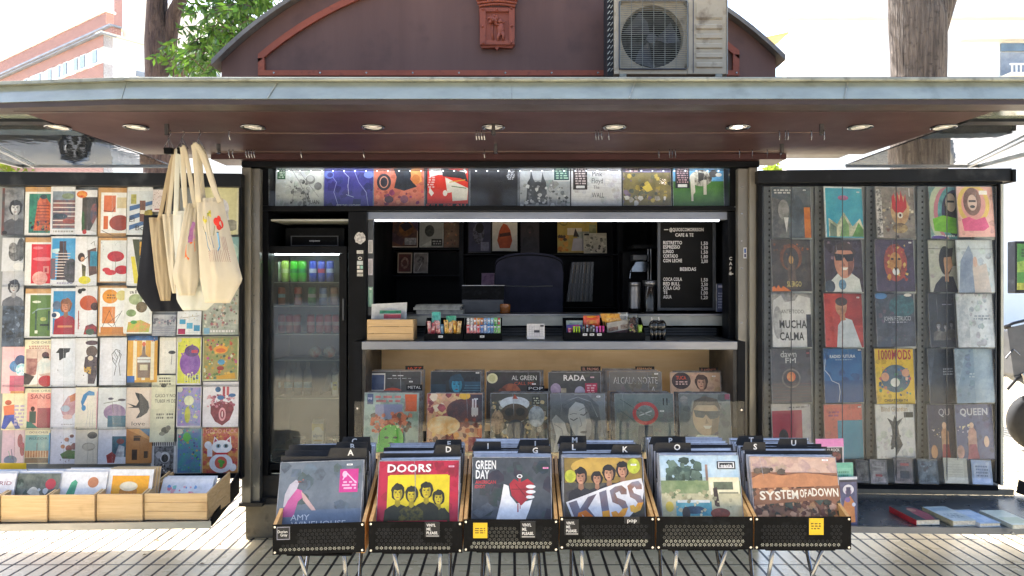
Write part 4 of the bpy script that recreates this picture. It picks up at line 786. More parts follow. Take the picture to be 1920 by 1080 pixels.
MB().box(P1[0]+.03, P1[1]+.005, P1[2]+.20, P1[2]+.203, .54, .585).build('divider_card', 'sticker_yellow', None, 'yellow divider card standing behind the white MADRID print', 'divider')
cratecard(*P2, .554, '6f766c:4c534c:16', 'E .42 .6 .2 .35 dcd8cc:b8b4a8:20;R .25 .5 .5 1 d8ccb0:b0a488:20;S 16 .5 .3 1 .9 .1 9a9c98,556,c8ccd0;E .8 .2 .12 .1 c03c4c;S 10 0 .1 .4 .5 .08 3c4c40,6c7c70', 'photo print of a pale statue with flowers', cardw=.225, xo=.014, kraft='e4e4ea')
cratecard(*P3, .560, 'ebebee', 'P .22,.2,.3,.15,.36,.2,.3,.5,.15,.8,.05,.75,.12,.45 5ab088:3c9070:12;E .7 .2 .12 .1 c8845c;E .42 .72 .08 .13 a8807c:98706c:20;E .72 .52 .1 .07 8cac84;L .03 .7,.75,.72,.98 3c4468;E .68 .92 .09 .04 3c4468', 'white print of a green bottle and small objects', cardw=.235, xo=.012)
cratecard(*P4, .570, 'e8e8ea', 'R .1 .12 .92 1 f0ac1c:e8a014:8;P .28,.4,.34,.3,.62,.3,.68,.4,.6,.98,.32,.98 c8842c:b87420:20;E .48 .32 .2 .09 efe0b8;E .48 .3 .17 .06 f4ead0;V 4 .34 .45 .62 .95 .015 8c5a1c', 'orange print of a beer glass', cardw=.235, xo=.01, kraft='d8b98c')
cratecard(*P5, .505, 'e9e8ec', 'S 46 .05 .15 .75 .9 .06 e08ca0,8cc8c0,e8b0b8,b888c0,78a8d8,d86c80;R .8 .1 1 1 eceaf0', 'flat lying white print splashed with pink and turquoise', h=.20, lean=.12, cardw=.27, n=2)
# ================================================================ right rack of records
RR = thing('record_rack', (2.5, 4.27, 0), 'tall grey rack of sleeved records behind clear panes right of the kiosk', 'display rack')
slab(MB(), Rp, 1422, 1898, 319, 343, .06, .14).build('top_rail', 'rail_black', RR, bevel=.004); slab(MB(), Rp, 1899, 1906, 317, 341, .075, .16).build('rail_cap', 'black_frame', RR, bevel=.003)
slab(MB(), Rp, 1424, 1872, 344, 905, 0, .012).build('back_panel', 'rack_back', RR)
slab(MB(), Rp, 1421, 1430, 344, 912, .03, .05).build('side_frame', 'black_frame', RR); slab(MB(), Rp, 1873, 1876, 345, 908, .07, .10).build('side_frame', 'black_frame', RR); slab(MB(), Rp, 1877, 1882, 345, 910, .075, .03).build('side_post', 'rack_light', RR)
slab(MB(), Rp, 1424, 1880, 344.5, 349, .03, .06).build('shade_strip', 'black_frame', RR)  # black strip put in as the shade below the top rail
slab(MB(), Rp, 1424, 1872, 905.5, 914, .04, .06).build('bottom_rail', 'black_frame', RR)
for x in (1433, 1528, 1624, 1720):
    p = slab(MB(), Rp, x, x+13, 350, 905, .022, .02).build('slotted_standard', 'rack_grey', RR); mb = MB()
    for i in range(52):
        y = 356+i*10.4; a, U, V = quad(Rp, x+8, x+11, y, y+4, .0235); mb.obox(a, U, V, (0, .002, 0))
    mb.build('slots', 'black_matte', p)
for (x0, x1) in ((1445, 1523), (1543, 1620), (1640, 1718), (1740, 1790), (1792, 1865)):
    for yb in (447, 548, 651, 754, 857):
        slab(MB(), Rp, (x0+x1)/2-2, x1, yb-4, yb+2, .038, .03).build('white_ledge', 'rack_light', RR); slab(MB(), Rp, x0-3, x1, yb+2.2, yb+3.4, .085, .07).build('acrylic_ledge', 'acrylic', RR)
edges = (1428, 1484, 1580, 1681, 1776, 1868)
for a, b in zip(edges, edges[1:]):
    p = slab(MB(), Rp, a+.6, b-.6, 350, 902, .115+(.006 if a in (1484, 1681) else 0), .003).build('clear_pane', 'acrylic', RR)
    slab(MB(), Rp, b-.5, b+.5, 350, 902, .118, .006).build('pane_edge', 'grey_plastic', p)
GRR = 'records in the rack right of the kiosk'
def rc(x0, x1, y0, y1, base, spec, label, off=.045, lean=.03, **k):
    a, U, V = quad(Rp, x0, x1, y0, y1, off, lean); yaw = math.radians(7); U = Vector((U.length*math.cos(yaw), U.length*math.sin(yaw)+.0, 0)); a = a+Vector((0, 0, random.uniform(-.003, .003)))
    a = a-Vector((0, .012, 0)); roll = random.uniform(-.012, .012); U.z = roll*U.length
    return cover('vinyl_record', a, U, V, spec, label, 'record', GRR, base, .004, **k)
A = rc
A(1444, 1523, 350, 446, '5c6670:3f4952:14', 'P 0,.2,.4,.3,.42,1,0,1 6c6e70:44464a:20;E .3 .45 .14 .2 8c8c8c;E .65 .45 .18 .25 3c4854;R .82 .4 .98 1 d07a20:b86414:20;X 2 .05 .04 .5 .14 .12 ddd;P .3,.6,.36,.9,.42,.6 d8d8d8;$ .85 .06', 'slate blue record with an orange stripe, top left of the record rack')
A(1542, 1620, 350, 446, 'd8e4e8', 'R .04 .03 1 1 2a94b8:48aac4:4;P .1,.98,.1,.62,.32,.74,.5,.5,.72,.78,.92,.62,1,.8,1,.98 dcdcc0:8c9a84:16;P .12,.98,.14,.7,.3,.8,.3,.98 6c8478;P .38,.98,.5,.58,.62,.75,.62,.98 5f8a58:8ab070:20;P .7,.98,.88,.7,1,.84,1,.98 5c9448;E .5 .22 .14 .05 a86c98;$ .9 .1', 'turquoise record with pale gabled roofs')
A(1638, 1718, 350, 447, '8f8780:6f6862:20', 'R .02 .05 .16 .98 2c2a2c:d0ccc8:50;S 40 .18 .2 .95 .97 .05 b9a888,3c3838,8c8478,d8d0b8,6c4c44;E .62 .45 .24 .3 c8a878:a8805c:20;P .42,.42,.42,.2,.48,.12,.52,.3,.56,.06,.62,.28,.66,.06,.72,.3,.78,.12,.8,.4,.7,.5,.5,.5 c02c34;E .62 .55 .07 .06 ddd8c8;E .62 .55 .03 .03 4a2020;E .6 .8 .2 .1 b8a070:604c38:30;V 1 .78 .02 .98 .18 .02 ddd', 'record with a red handed golden mask and ornate border')
A(1738, 1793, 350, 448, '6f9a98', 'E .9 .5 .95 .7 b9c4a8;E 1 .5 .85 .6 c07c8c;E 1.0 .5 .7 .55 5c9aa0;E 1 .5 .55 .45 2c2c50;P .55,.35,.7,.15,1,.1,1,.6,.6,.6 2c2424;E .82 .3 .2 .18 c0b0a0;R .68 .26 .95 .3 222;P .1,.62,.5,.55,1,.6,1,.9,.15,.85 7cc030:60a820:12;X 1 .1 .92 .9 .97 .12 ddd;E .3 .98 .3 .04 503c90', 'rainbow ringed record with lime green lettering shapes', off=.03)
A(1790, 1866, 351, 446, 'e0a8a0:e0b8ac:6', 'E .45 .35 .45 .4 e0c060;E .45 .35 .34 .32 d89a90;E .42 .3 .25 .28 8c6858:6c4c40:20;E .42 .32 .13 .16 d8bcac;R .32 .27 .52 .31 333;E .42 .4 .07 .03 333;P .1,.65,.3,.6,.5,.66,.75,.6,.85,.8,.7,.88,.15,.88 e0608c:c84c7c:12;R .62 .08 .85 .16 f0ece8', 'pink and yellow record with a long haired figure', off=.06)
A(1443, 1523, 448, 546, '4c4440:38302e:16', 'E .5 .35 .28 .26 8a5230:5a3a2c:20;E .5 .38 .2 .22 3c3634;P .38,.95,.42,.4,.5,.25,.58,.4,.64,.95 6a584a:4c3f38:20;S 20 .05 .1 .95 .3 .04 a85c2c,7a4424,3c2c28;E .5 .4 .06 .08 c0965c;T .56 .86 .1 SLERGO e0cc70 .36;P 0,1,0,.93,.06,.9,.1,.95,.16,.88,.22,.95,.28,.9,.4,.96,.5,1 e07c38', 'dark brown record with a fiery arch and gold lettering')
A(1542, 1620, 449, 546, '2c2430:443a4c:8', 'S 8 .1 .05 .9 .35 .1 4a3c4c,8c7480,3a2c38;P 0,1,.08,.85,.4,.6,.66,.62,.9,.75,.95,1 d8dcdc:c0c8c8:12;E .52 .4 .26 .34 c89078:b47a64:12;P .25,.3,.3,.1,.5,.03,.72,.08,.82,.3,.7,.2,.35,.2 3a2a28;P .26,.26,.5,.28,.78,.26,.76,.4,.6,.42,.52,.33,.46,.4,.3,.4 14141a;P .44,.53,.62,.53,.57,.58,.48,.58 f0ece4;P .5,.42,.55,.5,.48,.5 9a5c4c;P .62,.42,.78,.4,.72,.62,.6,.7 8c5644:704438:20;E .45 .86 .1 .1 6c98b8:3c5c80:20;E .12 .9 .14 .12 3c4a5c', 'record of a grinning person in dark goggles and white jacket')
A(1637, 1717, 448, 546, '4a3f5c:3a3248:12', 'E .52 .45 .3 .36 a8483c:804034:20;S 36 .25 .1 .82 .8 .06 d0b060,a84438,c0903c,6a4038,8c3034;E .52 .45 .16 .2 c08c50:a06c38:20;E .44 .38 .04 .02 222;E .62 .38 .04 .02 222;E .52 .62 .09 .07 d8dce0;P .47,.54,.58,.54,.52,.62 3c2024;$ .92 .06', 'purple record with a red maned lion head')
A(1737, 1795, 450, 548, 'b8bcb4:a8aca4:6', 'H 1 0 .1 1 .25 .01 444;R .68 0 1 .5 8c9484;P .1,1,.2,.85,.45,.7,.85,.7,1,1 2c2c38;E .6 .4 .24 .28 1c1c20;P .52,.3,.8,.3,.85,.5,.7,.62,.55,.6 c49a7c;P .45,.2,.9,.15,.85,.32,.55,.34,.5,.5,.4,.45 1a1a1e;P .55,.6,.68,.6,.68,.8,.55,.8 c09070', 'record photo of a dark haired person in profile', off=.03)
A(1789, 1866, 449, 548, 'b9c4cc:c6d0d6:6', 'H 1 0 .1 1 .25 .006 556;P .02,1,.1,.4,.35,.1,.45,.3,.5,1 8c9cb4:7484a0:12;P .45,1,.42,.5,.5,.35,.6,.5,.8,.45,.9,1 c8bcb4:b0aaa8:12;E .5 .42 .06 .1 c8a898', 'hazy pale blue record beside the dark profile record', off=.06)
A(1444, 1523, 548, 650, '9c9c9e', 'P 0,1,.05,.15,.25,.05,.35,.18,.6,.15,.7,.05,1,.1,1,1 dcdcdc:c4c4c6:8;E .15 .55 .12 .3 b0b0b2;R .88 .4 1 1 3c3e44;T .54 .35 .07 ANTE_TODO: 222 .6;B .54 .58 .14 MUCHA 222 .7;B .5 .8 .14 CALMA 222 .62', 'white T shirt record lettered ANTE TODO MUCHA CALMA')
A(1542, 1620, 549, 650, 'c0443c:b03830:6', 'R .45 0 1 .6 a83028:8c241e:8;P .3,1,.35,.6,.5,.45,.72,.5,.95,1 c8d0d8:b0bac4:8;E .45 .25 .15 .17 b88868;E .46 .16 .16 .08 3a2c28;P .4,.38,.52,.35,.56,.5,.42,.52 b08060;L .01 .5,.55,.45,.95 8c98a4;$ .9 .08', 'red record of a person in a pale blue shirt')
A(1638, 1718, 549, 650, '4a5262:343a48:16', 'E .7 .25 .35 .2 3f6c78:2c4c58:30;E .15 .06 .16 .06 4a80c0;E .85 .05 .1 .03 ddd;S 14 .1 .25 .9 .95 .06 5c5068,4c5a68,6c6070;T .55 .48 .08 JOHN_PETRUCCI c8ccd4 .7;X 1 .3 .53 .8 .57 .1 aab', 'midnight blue record with a smoky figure and white name')
A(1737, 1791, 550, 651, '343a46:2a303a:12', 'M .35 .6 .22 a8aab0 333 666;M .62 .62 .2 9a9ca2 333 555;M .85 .58 .2 7c7e86 222 444;X 1 .5 .2 .9 .23 .08 99a', 'near black record with a row of grey faces', off=.03)
A(1789, 1866, 549, 650, 'aeb8c2:c8d0d8:10', 'P .05,.1,.3,0,.35,1,.02,1 c4cad2:a0aab6:18;X 2 .45 .4 .9 .5 .1 8a96a4', 'silvery plain record with reflections painted in, third row far right', off=.06)  # pale sheen of the panes painted into the cover
A(1443, 1523, 653, 754, '54545a:48484e:12', 'T .45 .1 .12 dawn ddd .4;T .5 .22 .1 FM ddd .26;E .5 .55 .24 .18 8c8480:6a6260:20;E .5 .55 .2 .15 4a4446;E .5 .52 .11 .09 d8683c:e0a060:30;H 6 .02 .62 .98 .98 .006 7a4c4c;R .9 .03 .98 .17 3a2c34;$ .94 .09 c66', 'charcoal record with a glowing orb and ripples')
A(1541, 1620, 652, 754, '1f5c96:2c6aa4:6', 'R 0 .6 1 1 1a4a80:1c5288:6;B .5 .16 .055 RADIO_FUTURA e0e8ee .66;X 1 .3 .21 .75 .235 .08 a9c4dc;L .012 .05,.2,.02,.4,.14,.5,.2,.6,.38,.66,.4,.8,.36,.98 d8e4f0;$ .94 .05', 'blue record lettered RADIO FUTURA with a lightning line')
A(1637, 1717, 652, 755, 'd8b42c:dcb830:8', 'B .52 .12 .17 1000MODS a83438 .84;E .52 .55 .38 .25 5c7080:4c6474:20;S 30 .1 .35 .9 .85 .055 d08c6c,3c6ca0,c05c5c,5c9c6c,e0c0a0,304a60;E .25 .52 .1 .08 d8a080;E .78 .45 .1 .07 d8a080;E .5 .62 .12 .08 e0e0d8;B .5 .94 .045 CHEAT_DEATH 2c2824 .6', 'yellow record lettered 1000MODS with a cartoon crowd')
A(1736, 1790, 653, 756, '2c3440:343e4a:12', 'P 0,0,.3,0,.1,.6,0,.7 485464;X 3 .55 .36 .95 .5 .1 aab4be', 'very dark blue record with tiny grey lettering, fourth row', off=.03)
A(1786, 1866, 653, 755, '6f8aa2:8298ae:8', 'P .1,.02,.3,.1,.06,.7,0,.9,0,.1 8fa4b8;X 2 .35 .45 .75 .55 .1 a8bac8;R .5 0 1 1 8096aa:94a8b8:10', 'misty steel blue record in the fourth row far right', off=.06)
A(1444, 1523, 756, 857, 'c6c2c0', 'R .02 .14 .78 1 a83448:b43c50:8;X 1 .45 .07 .9 .1 .12 333;E .3 .62 .12 .14 3c3038;P .2,1,.26,.7,.4,.72,.45,1 4c3a40;$ .9 .05', 'white record with a crimson square')
A(1542, 1620, 757, 858, 'd46c5c:cc6454:5', 'R .35 .3 1 1 2c90ac:2486a4:5;X 2 .12 .12 .4 .24 .12 a04c70;$ .94 .06', 'coral record with a turquoise block')
A(1638, 1718, 757, 857, 'dcdcd8:d2d2ce:4', 'T .5 .09 .09 Blind_Guardian a8833c .68;R .74 .15 .98 .25 2c3024;P .3,.25,.45,.32,.5,.2,.55,.32,.72,.25,.58,.4,.6,.6,.68,.75,.5,.95,.48,.8,.36,.75,.42,.55,.4,.4 4c4c4e:222:40;S 16 .38 .45 .62 .85 .05 33353a,6c6c70', 'white record with a grey winged figure in the bottom row')
A(1735, 1792, 757, 859, '3a3c56:30324a:10', 'T .62 .14 .13 QU c8c8d0 .4;S 12 .15 .4 .5 .6 .03 e8d8a0,d0c8d8;P .5,.98,.48,.5,.6,.36,.75,.5,.75,.98 c89c78:a87858:20;P .48,.98,.52,.72,.74,.72,.8,.98 98303c;E .6 .38 .08 .06 d8b090;E .2 .85 .12 .12 c08c60', 'dark violet record of a stage performer, partly covered at its right')
A(1787, 1866, 757, 860, '50587a:5a6284:8', 'B .5 .14 .12 QUEEN c0c4d0 .74;S 14 .05 .35 .4 .6 .03 e8dcb0,d8d0e0;P .3,.98,.32,.5,.42,.36,.54,.5,.55,.98 c8a090:a88078:20;P .28,.98,.34,.72,.52,.72,.6,.98 94485c;E .42 .38 .06 .05 d8b8a0;E .1 .85 .1 .12 b89088;E .8 .68 .07 .1 d8b8a0', 'violet record lettered in full with a stage performer', off=.06)
# small CD cases along the foot of the rack
GCD = 'disc cases leaning along the foot of the record rack'
for (x0, x1, y0, y1, base, spec, lab) in (
    (1604, 1628, 862, 903, '55585c:3c3e42:20', 'R .1 .1 .9 .9 444:777:30', 'dark disc case at the left end of the bottom row'),
    (1630, 1662, 861, 905, '8c8a8c:6c6c70:20', 'R .12 .08 .9 .92 6c686c:a4a0a4:30;H 3 .2 .2 .8 .8 .04 aaa;R .3 .6 .7 .7 a05058', 'grey disc case with a faded cover, second in the row'),
    (1675, 1710, 858, 904, '8c8688:686468:20', 'R .12 .08 .9 .92 585058:8c8488:30;R .35 .2 .8 .3 b05c60;R .3 .5 .8 .8 3c4450', 'disc case with a red marked cover below the white record'),
    (1720, 1757, 860, 905, '5c6874:40505e:20', 'R .1 .08 .9 .92 3c4c5c:7c8c9c:30;S 10 .2 .1 .8 .5 .08 a4b0bc,334', 'blue grey disc case below the dark violet record'),
    (1768, 1812, 858, 904, 'c8cabf:babcb2:20', 'R .08 .08 .85 .85 c4c6bc:d4d6cc:20;H 6 .15 .2 .8 .8 .01 a4a69c', 'blank whitish disc case near the right end of the row'),
    (1820, 1858, 862, 906, 'a8bcdc:90a8cc:20', 'R .1 .08 .9 .92 98b0d8:c0d0e8:20;X 4 .2 .2 .8 .7 .1 6c80a8', 'light blue disc case at the right end of the row')):
    a, U, V = quad(Rp, x0, x1, y0, y1, .10, .02); a += Vector((0, 0, 0)); U.z = -.004
    cover('disc_case', a, U, V, spec, lab, 'disc case', GCD, base, .009, edge='8c9094')
    slab(MB(), Rp, x0-3, x1+3, y1+1, y1+3, .12, .05).build('case_ledge', 'acrylic', RR)
# ---------------------------------------------------------------- right tray with books
RT = thing('metal_tray', (2.4, 3.8, 0), 'bare grey metal tray under the record rack with a few books lying on it', 'tray')
MB().prism([(1.60, 3.665, .290), (1.60, 4.26, .290), (3.0, 4.19, .290), (3.3, 3.60, .290)], (0, 0, .011)).build('tray_sheet', 'steel_shelf', RT)
MB().prism([(1.58, 3.65, .272), (3.3, 3.585, .272), (3.3, 3.599, .272), (1.58, 3.664, .272)], (0, 0, .032)).build('front_lip', 'steel', RT, bevel=.002)
MB().prism([(1.60, 4.262, .30), (1.60, 4.275, .30), (2.95, 4.215, .30), (2.95, 4.2, .30)], (0, 0, .035)).build('rear_ridge', 'pillar_metal', RT)
MB().prism([(2.955, 4.19, .32), (2.955, 4.17, .40), (3.15, 3.68, .305), (3.15, 3.68, .272)], (.012, 0, 0)).build('side_bracket', 'black_frame', RT)
MB().cyl((WX(1894, 3.6)+.0, 3.578, .288), (WX(1894, 3.6), 3.59, .288), .009, n=10).build('tray_bolt', 'screw', RT)
def book(px, py, w, d, h, rot, cov, spine, lab, spec=''):
    Y = 1340*(EYE-.302)/(py-540); X = WX(px, Y); c, s_ = math.cos(rot), math.sin(rot)
    O = Vector((X, Y, .3022)); U = Vector((c*w, s_*w, 0)); D = Vector((-s_*d, c*d, 0)); Z = Vector((0, 0, 1))
    b = thing('book', O+U*.5+D*.5, lab, 'book', 'books lying on the right tray')
    MB().obox(O+U*.0+D*.015+Z*.0022, U*.975, D*.97, Z*(h-.0044), 0, pc('e4dfd0:d2ccba:90')).build('page_block', 'matte_print', b)
    m = MB().obox(O, U, D, Z*.002, 0, pc(cov)).obox(O+Z*(h-.002), U, D, Z*.002, 0, pc(cov)).obox(O-U.normalized()*.0015+Z*.0, U.normalized()*.003, D, Z*h, 0, pc(spine))
    art(m, O+D+Z*h, U, -D, Z, spec, random.Random(int(px)))
    m.build('book_cover', 'print', b)
book(1718, 986, .13, .23, .030, math.radians(4), '2c4448:243a40:20', 'a8242c', 'thick book with dark teal cover and red spine, leftmost on the tray', 'P .4,.5,.6,.1,.9,.2,1,.6,.8,1,.4,1 a8505c:8c4450:20;E .6 .3 .16 .12 c8907c')
book(1787, 987, .13, .24, .027, math.radians(5), 'cfd6d4:b4c0c0:12', 'b0a480', 'pale book with a yellowish page edge, second from the left', 'R .1 .1 .9 .3 a8bcc4;X 3 .2 .5 .8 .8 .2 8c9ca4')
book(1838, 989, .115, .22, .02, math.radians(6), 'b8c8d8:98b0c8:12', 'c8ccd0', 'light blue book lying third from the left', 'R .1 .1 .9 .9 a8bcd4:c8d4e0:20')
book(1899, 992, .13, .24, .02, math.radians(3), 'd6d8c6:c6cab8:12', 'b8bcb0', 'greenish white book cut off by the right edge', 'R .1 .5 .9 .9 c0c8a8')
# items leaning at the left end of the right tray
cover('magazine', W(1529, 823, 3.78), (WX(1583, 3.78)-WX(1529, 3.78), .01, 0), (0, -.02, -.42), 'R 0 .0 1 .1 e48cc0:dc80b8:8;R .3 .11 .95 .3 3a3034:2a2024:12;T .6 .14 .035 NO_ROCK e8e8e8 .5;E .7 .22 .2 .06 8c4a44:4a2c2c:30', 'pink topped magazine standing highest at the left of the tray', 'magazine', None, 'cfc8cc', .006)
cover('magazine', W(1560, 868, 3.72), (WX(1601, 3.72)-WX(1560, 3.72), .01, 0), (0, -.02, -.335), 'R 0 0 1 .62 7cc4a8:68b498:10;R .08 .08 .9 .3 8ccfb4;X 3 .12 .12 .8 .28 .1 4c9478;R .1 .6 1 1 3c5a50:2c443c:20', 'mint green magazine in front of the pink topped one', 'magazine', None, '8fcdb4', .008)
cover('disc_case', W(1573, 895, 3.68), (WX(1609, 3.68)-WX(1573, 3.68), .01, 0), (0, -.012, -.255), 'R 0 0 1 .05 e8e8ec;R .05 .1 .95 .95 4c4a6c:5c6084:14;E .5 .25 .3 .1 ece8ee;E .5 .3 .17 .06 a07c9c;R .38 .2 .62 .38 4c4a6c;P .3,.45,.6,.38,.8,.5,.85,.9,.2,.92,.2,.6 d89058:c47a48:20;E .78 .55 .1 .04 d0d4e8;E .45 .45 .15 .05 9c7cb8', 'tall disc case with an orange figure and a white dome', 'disc case', None, '3c3a4c', .014)
# ================================================================ records shown in the header case
GT = 'records standing in the lit case above the serving hatch'
def tc(x0, x1, base, spec, lab, dy=0, roll=0, **k):
    Y = 4.50+dy; z1 = WZ(388.5, Y); w_ = WX(x1, Y)-WX(x0, Y); h_ = .315
    U = Vector((w_*math.cos(roll), 0, w_*math.sin(roll))); V = Vector((math.sin(roll)*h_, -.02, -math.cos(roll)*h_))
    return cover('vinyl_record', (WX(x0, Y)-math.sin(roll)*h_, Y+.02, z1+h_-min(0, U.z)+.001), U, V, spec, lab, 'record', GT, base, .004, **k)
tc(516, 606.5, 'd2d4ce:c4c8c0:8', 'R .03 .18 .2 .44 2f5a3c;X 5 .05 .2 .18 .42 .08 b8c8b0;S 60 .3 .45 .7 .98 .05 a4a6a2,8c8e8c,c0c2be,5c5e5e;L .008 .3,.2,.5,.5,.7,.9 55585a;L .008 .5,.3,.9,.8 77797a;E .72 .45 .1 .09 9a9c9a;E .88 .58 .08 .08 8a8c8c;E .72 .43 .07 .06 c8cac6;T .8 .9 .08 JUAN 333 .22;L .006 .4,.5,.35,.95 444;L .006 .6,.6,.65,.98 555', 'pale grey sketch record at the left end of the lit case')
tc(607, 700, '3c3c8c:4a48a0:9', 'R 0 .1 1 .3 5c60c0:4448a0:20;L .01 .1,.3,.25,.5,.2,.7,.3,1 a0a8e8;L .01 .4,.3,.5,.4,.48,.6 c0c8f0;L .01 .6,.25,.7,.5,.85,.7,.9,1 a8b0ec;L .008 .48,.55,.5,.75 d8e0f8;E .1 .35 .1 .08 6c80d8;E .12 .35 .06 .05 3c3c8c;E .9 .35 .1 .07 7c90e0;L .01 .45,.75,.6,.8 b0c0f0;B .5 .965 .04 RIDE_THE_LIGHTNING c8ccd8 .48', 'violet blue record streaked with lightning')
tc(701, 796, 'cf6c54:d8846c:10', 'E .2 .5 .14 .17 2c2e3c;E .2 .5 .09 .12 e0a088;E .2 .5 .07 .1 2c2e3c;P .35,.1,.8,.1,.72,.45,.85,.6,.6,.68,.4,.62,.45,.4 28303c;P .72,.25,.92,.2,.95,.5,.85,.55,.75,.45 e8a058:d08848:20;E .83 .45 .08 .1 c8783c;S 26 .05 .6 .98 .95 .06 b84c58,d8745c,8c3c50,e08c6c,a03c6c;E .6 .85 .08 .08 9c5c70;E .3 .85 .09 .07 5c3c48;B .35 .17 .08 METALLICA c8ccd0 .55', 'coral red and black record with flame shapes', roll=.012)
tc(797, 880, '14161c', 'R .05 .14 .97 .93 c8281c:d03424:6;P .08,.14,.4,.14,.5,.3,.7,.3,.9,.22,.95,.3,.8,.4,.5,.35,.3,.35,.1,.4 dcdcd8;P .35,.2,.9,.3,.97,.5,.8,.42,.4,.38 1c1e24;P .45,.4,.97,.62,.95,.86,.62,.88,.6,.7,.5,.72 dcd8cc;L .02 .55,.5,.9,.45 c8a030;L .02 .6,.58,.92,.62 5c8050;P .1,.6,.2,.72,.14,.78,.08,.7 e8e4dc;E .45 .72 .05 .06 e8e4dc;X 5 .05 .38 .22 .62 .1 dcb8b8;B .5 .965 .055 KILL_EM_ALL d03c30 .94;B .5 .12 .05 METALLICA c84038 .8', 'red and white record with a dark border and red lettering')
tc(881, 974, '12151c:181c26:10', 'R .72 .18 .92 .45 1a1d24;X 8 .74 .2 .9 .45 .07 b8bcc4;R .96 0 .99 1 5c6068', 'almost black record in the middle of the lit case')
tc(975, 1069, '8f9498:a4a8ac:8', 'R 0 .1 1 .45 a4a8ac:b0b4b8:12;P .12,.95,.15,.5,.2,.42,.22,.25,.26,.42,.3,.5,.36,.48,.42,.5,.45,.3,.48,.42,.52,.5,.55,.95 3a3e44;S 60 0 .55 1 .97 .05 5c6064,3c4044,a8aaac,787c80,c8cacc;R .67 .16 1 .48 d0d4d4;R .68 .18 .98 .46 20484c;X 5 .7 .2 .96 .44 .1 9cc0a8', 'black and white factory photo record with a green sticker')
tc(1071, 1166, 'd4d4d6', 'H 11 0 .05 1 1 .004 b4b4b8;R .04 .15 .32 .65 20181c;X 7 .07 .2 .3 .55 .08 c0b0b0;R .1 .57 .27 .62 d8d8d8;T .52 .33 .1 Pink 3a3c44 .2;T .52 .47 .1 Floyd 3a3c44 .22;T .5 .6 .07 The 3a3c44 .12;T .53 .76 .1 WALL 3a3c44 .24', 'white brick wall record with thin handwriting')
tc(1168, 1259, '6a6088:7a7098:12', 'R 0 .3 1 .97 8c8050:6c6444:14;S 60 0 .32 1 .9 .06 a89448,6c6c54,c8b058,54584c,8c7c60,7c6a80;R .1 .2 .35 .28 20181c;X 3 .05 .13 .34 .3 .08 c8a0a8;P .4,.6,.55,.52,.62,.65,.5,.7 d8c058;S 8 .05 .8 .95 .95 .07 d8d4cc,b0a898', 'record with a golden patchwork landscape under a violet sky', dy=.015)
tc(1262, 1358, '5a9cc8:74acd0:8', 'R 0 .48 1 1 4c8038:3c6c30:14;E .55 .42 .22 .16 d8d4c4:3a3530:14;P .34,.38,.42,.36,.44,.7,.36,.8 d4cfc0;R .6 .45 .66 .75 ccc6b8;E .8 .33 .09 .07 3a3836;E .9 .35 .06 .04 ddd6c8;R .36 .7 .4 .88 c8c2b4;P .5,.3,.62,.32,.6,.45,.5,.5 33302c;R .05 .12 .33 .62 1c2028;X 8 .08 .16 .3 .52 .07 b08c94;R .1 .54 .28 .6 ddd', 'record of a patched cow on grass, right end of the lit case')
# ================================================================ two tiers of records under the counter
GU = 'records on the upper step under the counter'; GLo = 'records on the front shelf behind the glass screen'
def tier(x0, x1, ytop, s, zb, base, spec, lab, grp, lean=.05, n=2, edge='9c8468', tilt=0, side=1, ekind='card'):
    Y = F/s; zt = EYE+(540-ytop)/s; w_ = (x1-x0)/s; X = (x0-960)/s; h_ = math.sqrt(max((zt-zb)**2+lean**2, .01)); h_ = zt-zb
    U = Vector((w_, 0, tilt*w_)); V = Vector((-tilt*h_, -lean, -h_))
    cover('vinyl_record', (X, Y, zt), U, V, spec, lab, 'record', grp, base, .004, rim=.02 if 0 else 0)
    for i in range(n):
        cover('vinyl_record', (X+side*(.012+.009*i), Y+.011+.011*i, zt+.004*(i+1)), U, V, '', 'record whose edge shows behind the '+' '.join(lab.split()[:9]), 'record', 'records filed behind the '+lab.split(' under ')[0], ['5c4c3c', '3c3c40', '8c7458', '6c6c70'][(i+int(x0)) % 4]+':777:20', .004, edge=edge)
B_ = tier
B_(694, 790, 696, 305, .697, '4c4a48:444240:10', 'R .02 .04 .3 1 dcdcd8;R .04 .07 .28 .36 4c5c80:3c4c70:20;S 8 .05 .4 .28 .95 .06 c8a040,44506c,222;X 1 .42 .07 .65 .1 .12 ddd;X 1 .32 .13 .8 .15 .1 aaa;E .45 .42 .2 .1 c04c30;$ .8 .2', 'grey record with a column of small photos', GU)
B_(808, 902, 696, 305, .697, '1c2024:282c30:10', 'R 0 .25 .3 1 243c4c:1c3040:14;R .6 .2 1 1 2c5068:243c50:14;H 4 .6 .25 1 .45 .012 4c7890;M .52 .25 .32 3c9cc0:2c88b0:9 1c3c50 2c5c70;$ .93 .03', 'dark record of a blue lit figure', GU)
B_(912, 1013, 697, 304, .697, '3a3634:302c2a:10', 'E .11 .13 .1 .1 d8d8b0;E .11 .13 .06 .07 c0c090;E .45 .45 .2 .22 a05c3c:7c4430:20;T .7 .12 .09 AL_GREEN dcdcd8 .46;T .7 .23 .06 CALL_ME c85838 .36;E .3 .4 .08 .08 6c3c28;$ .88 .24', 'dark record with a round cream badge, third from the left', GU)
B_(1028, 1126, 698, 303, .697, '4c4c4a:444442:10', 'B .5 .11 .11 RADA ececec .42;R .7 .22 .93 .46 b02c50;X 4 .72 .24 .9 .44 .1 e8b8c4;E .14 .34 .1 .12 b8a8c0:9888a8:20;R .24 .32 .34 .5 b0a890;E .6 .4 .1 .12 a8a8c4;$ .84 .1 e8b8c8', 'grey record with big white letters RADA', GU)
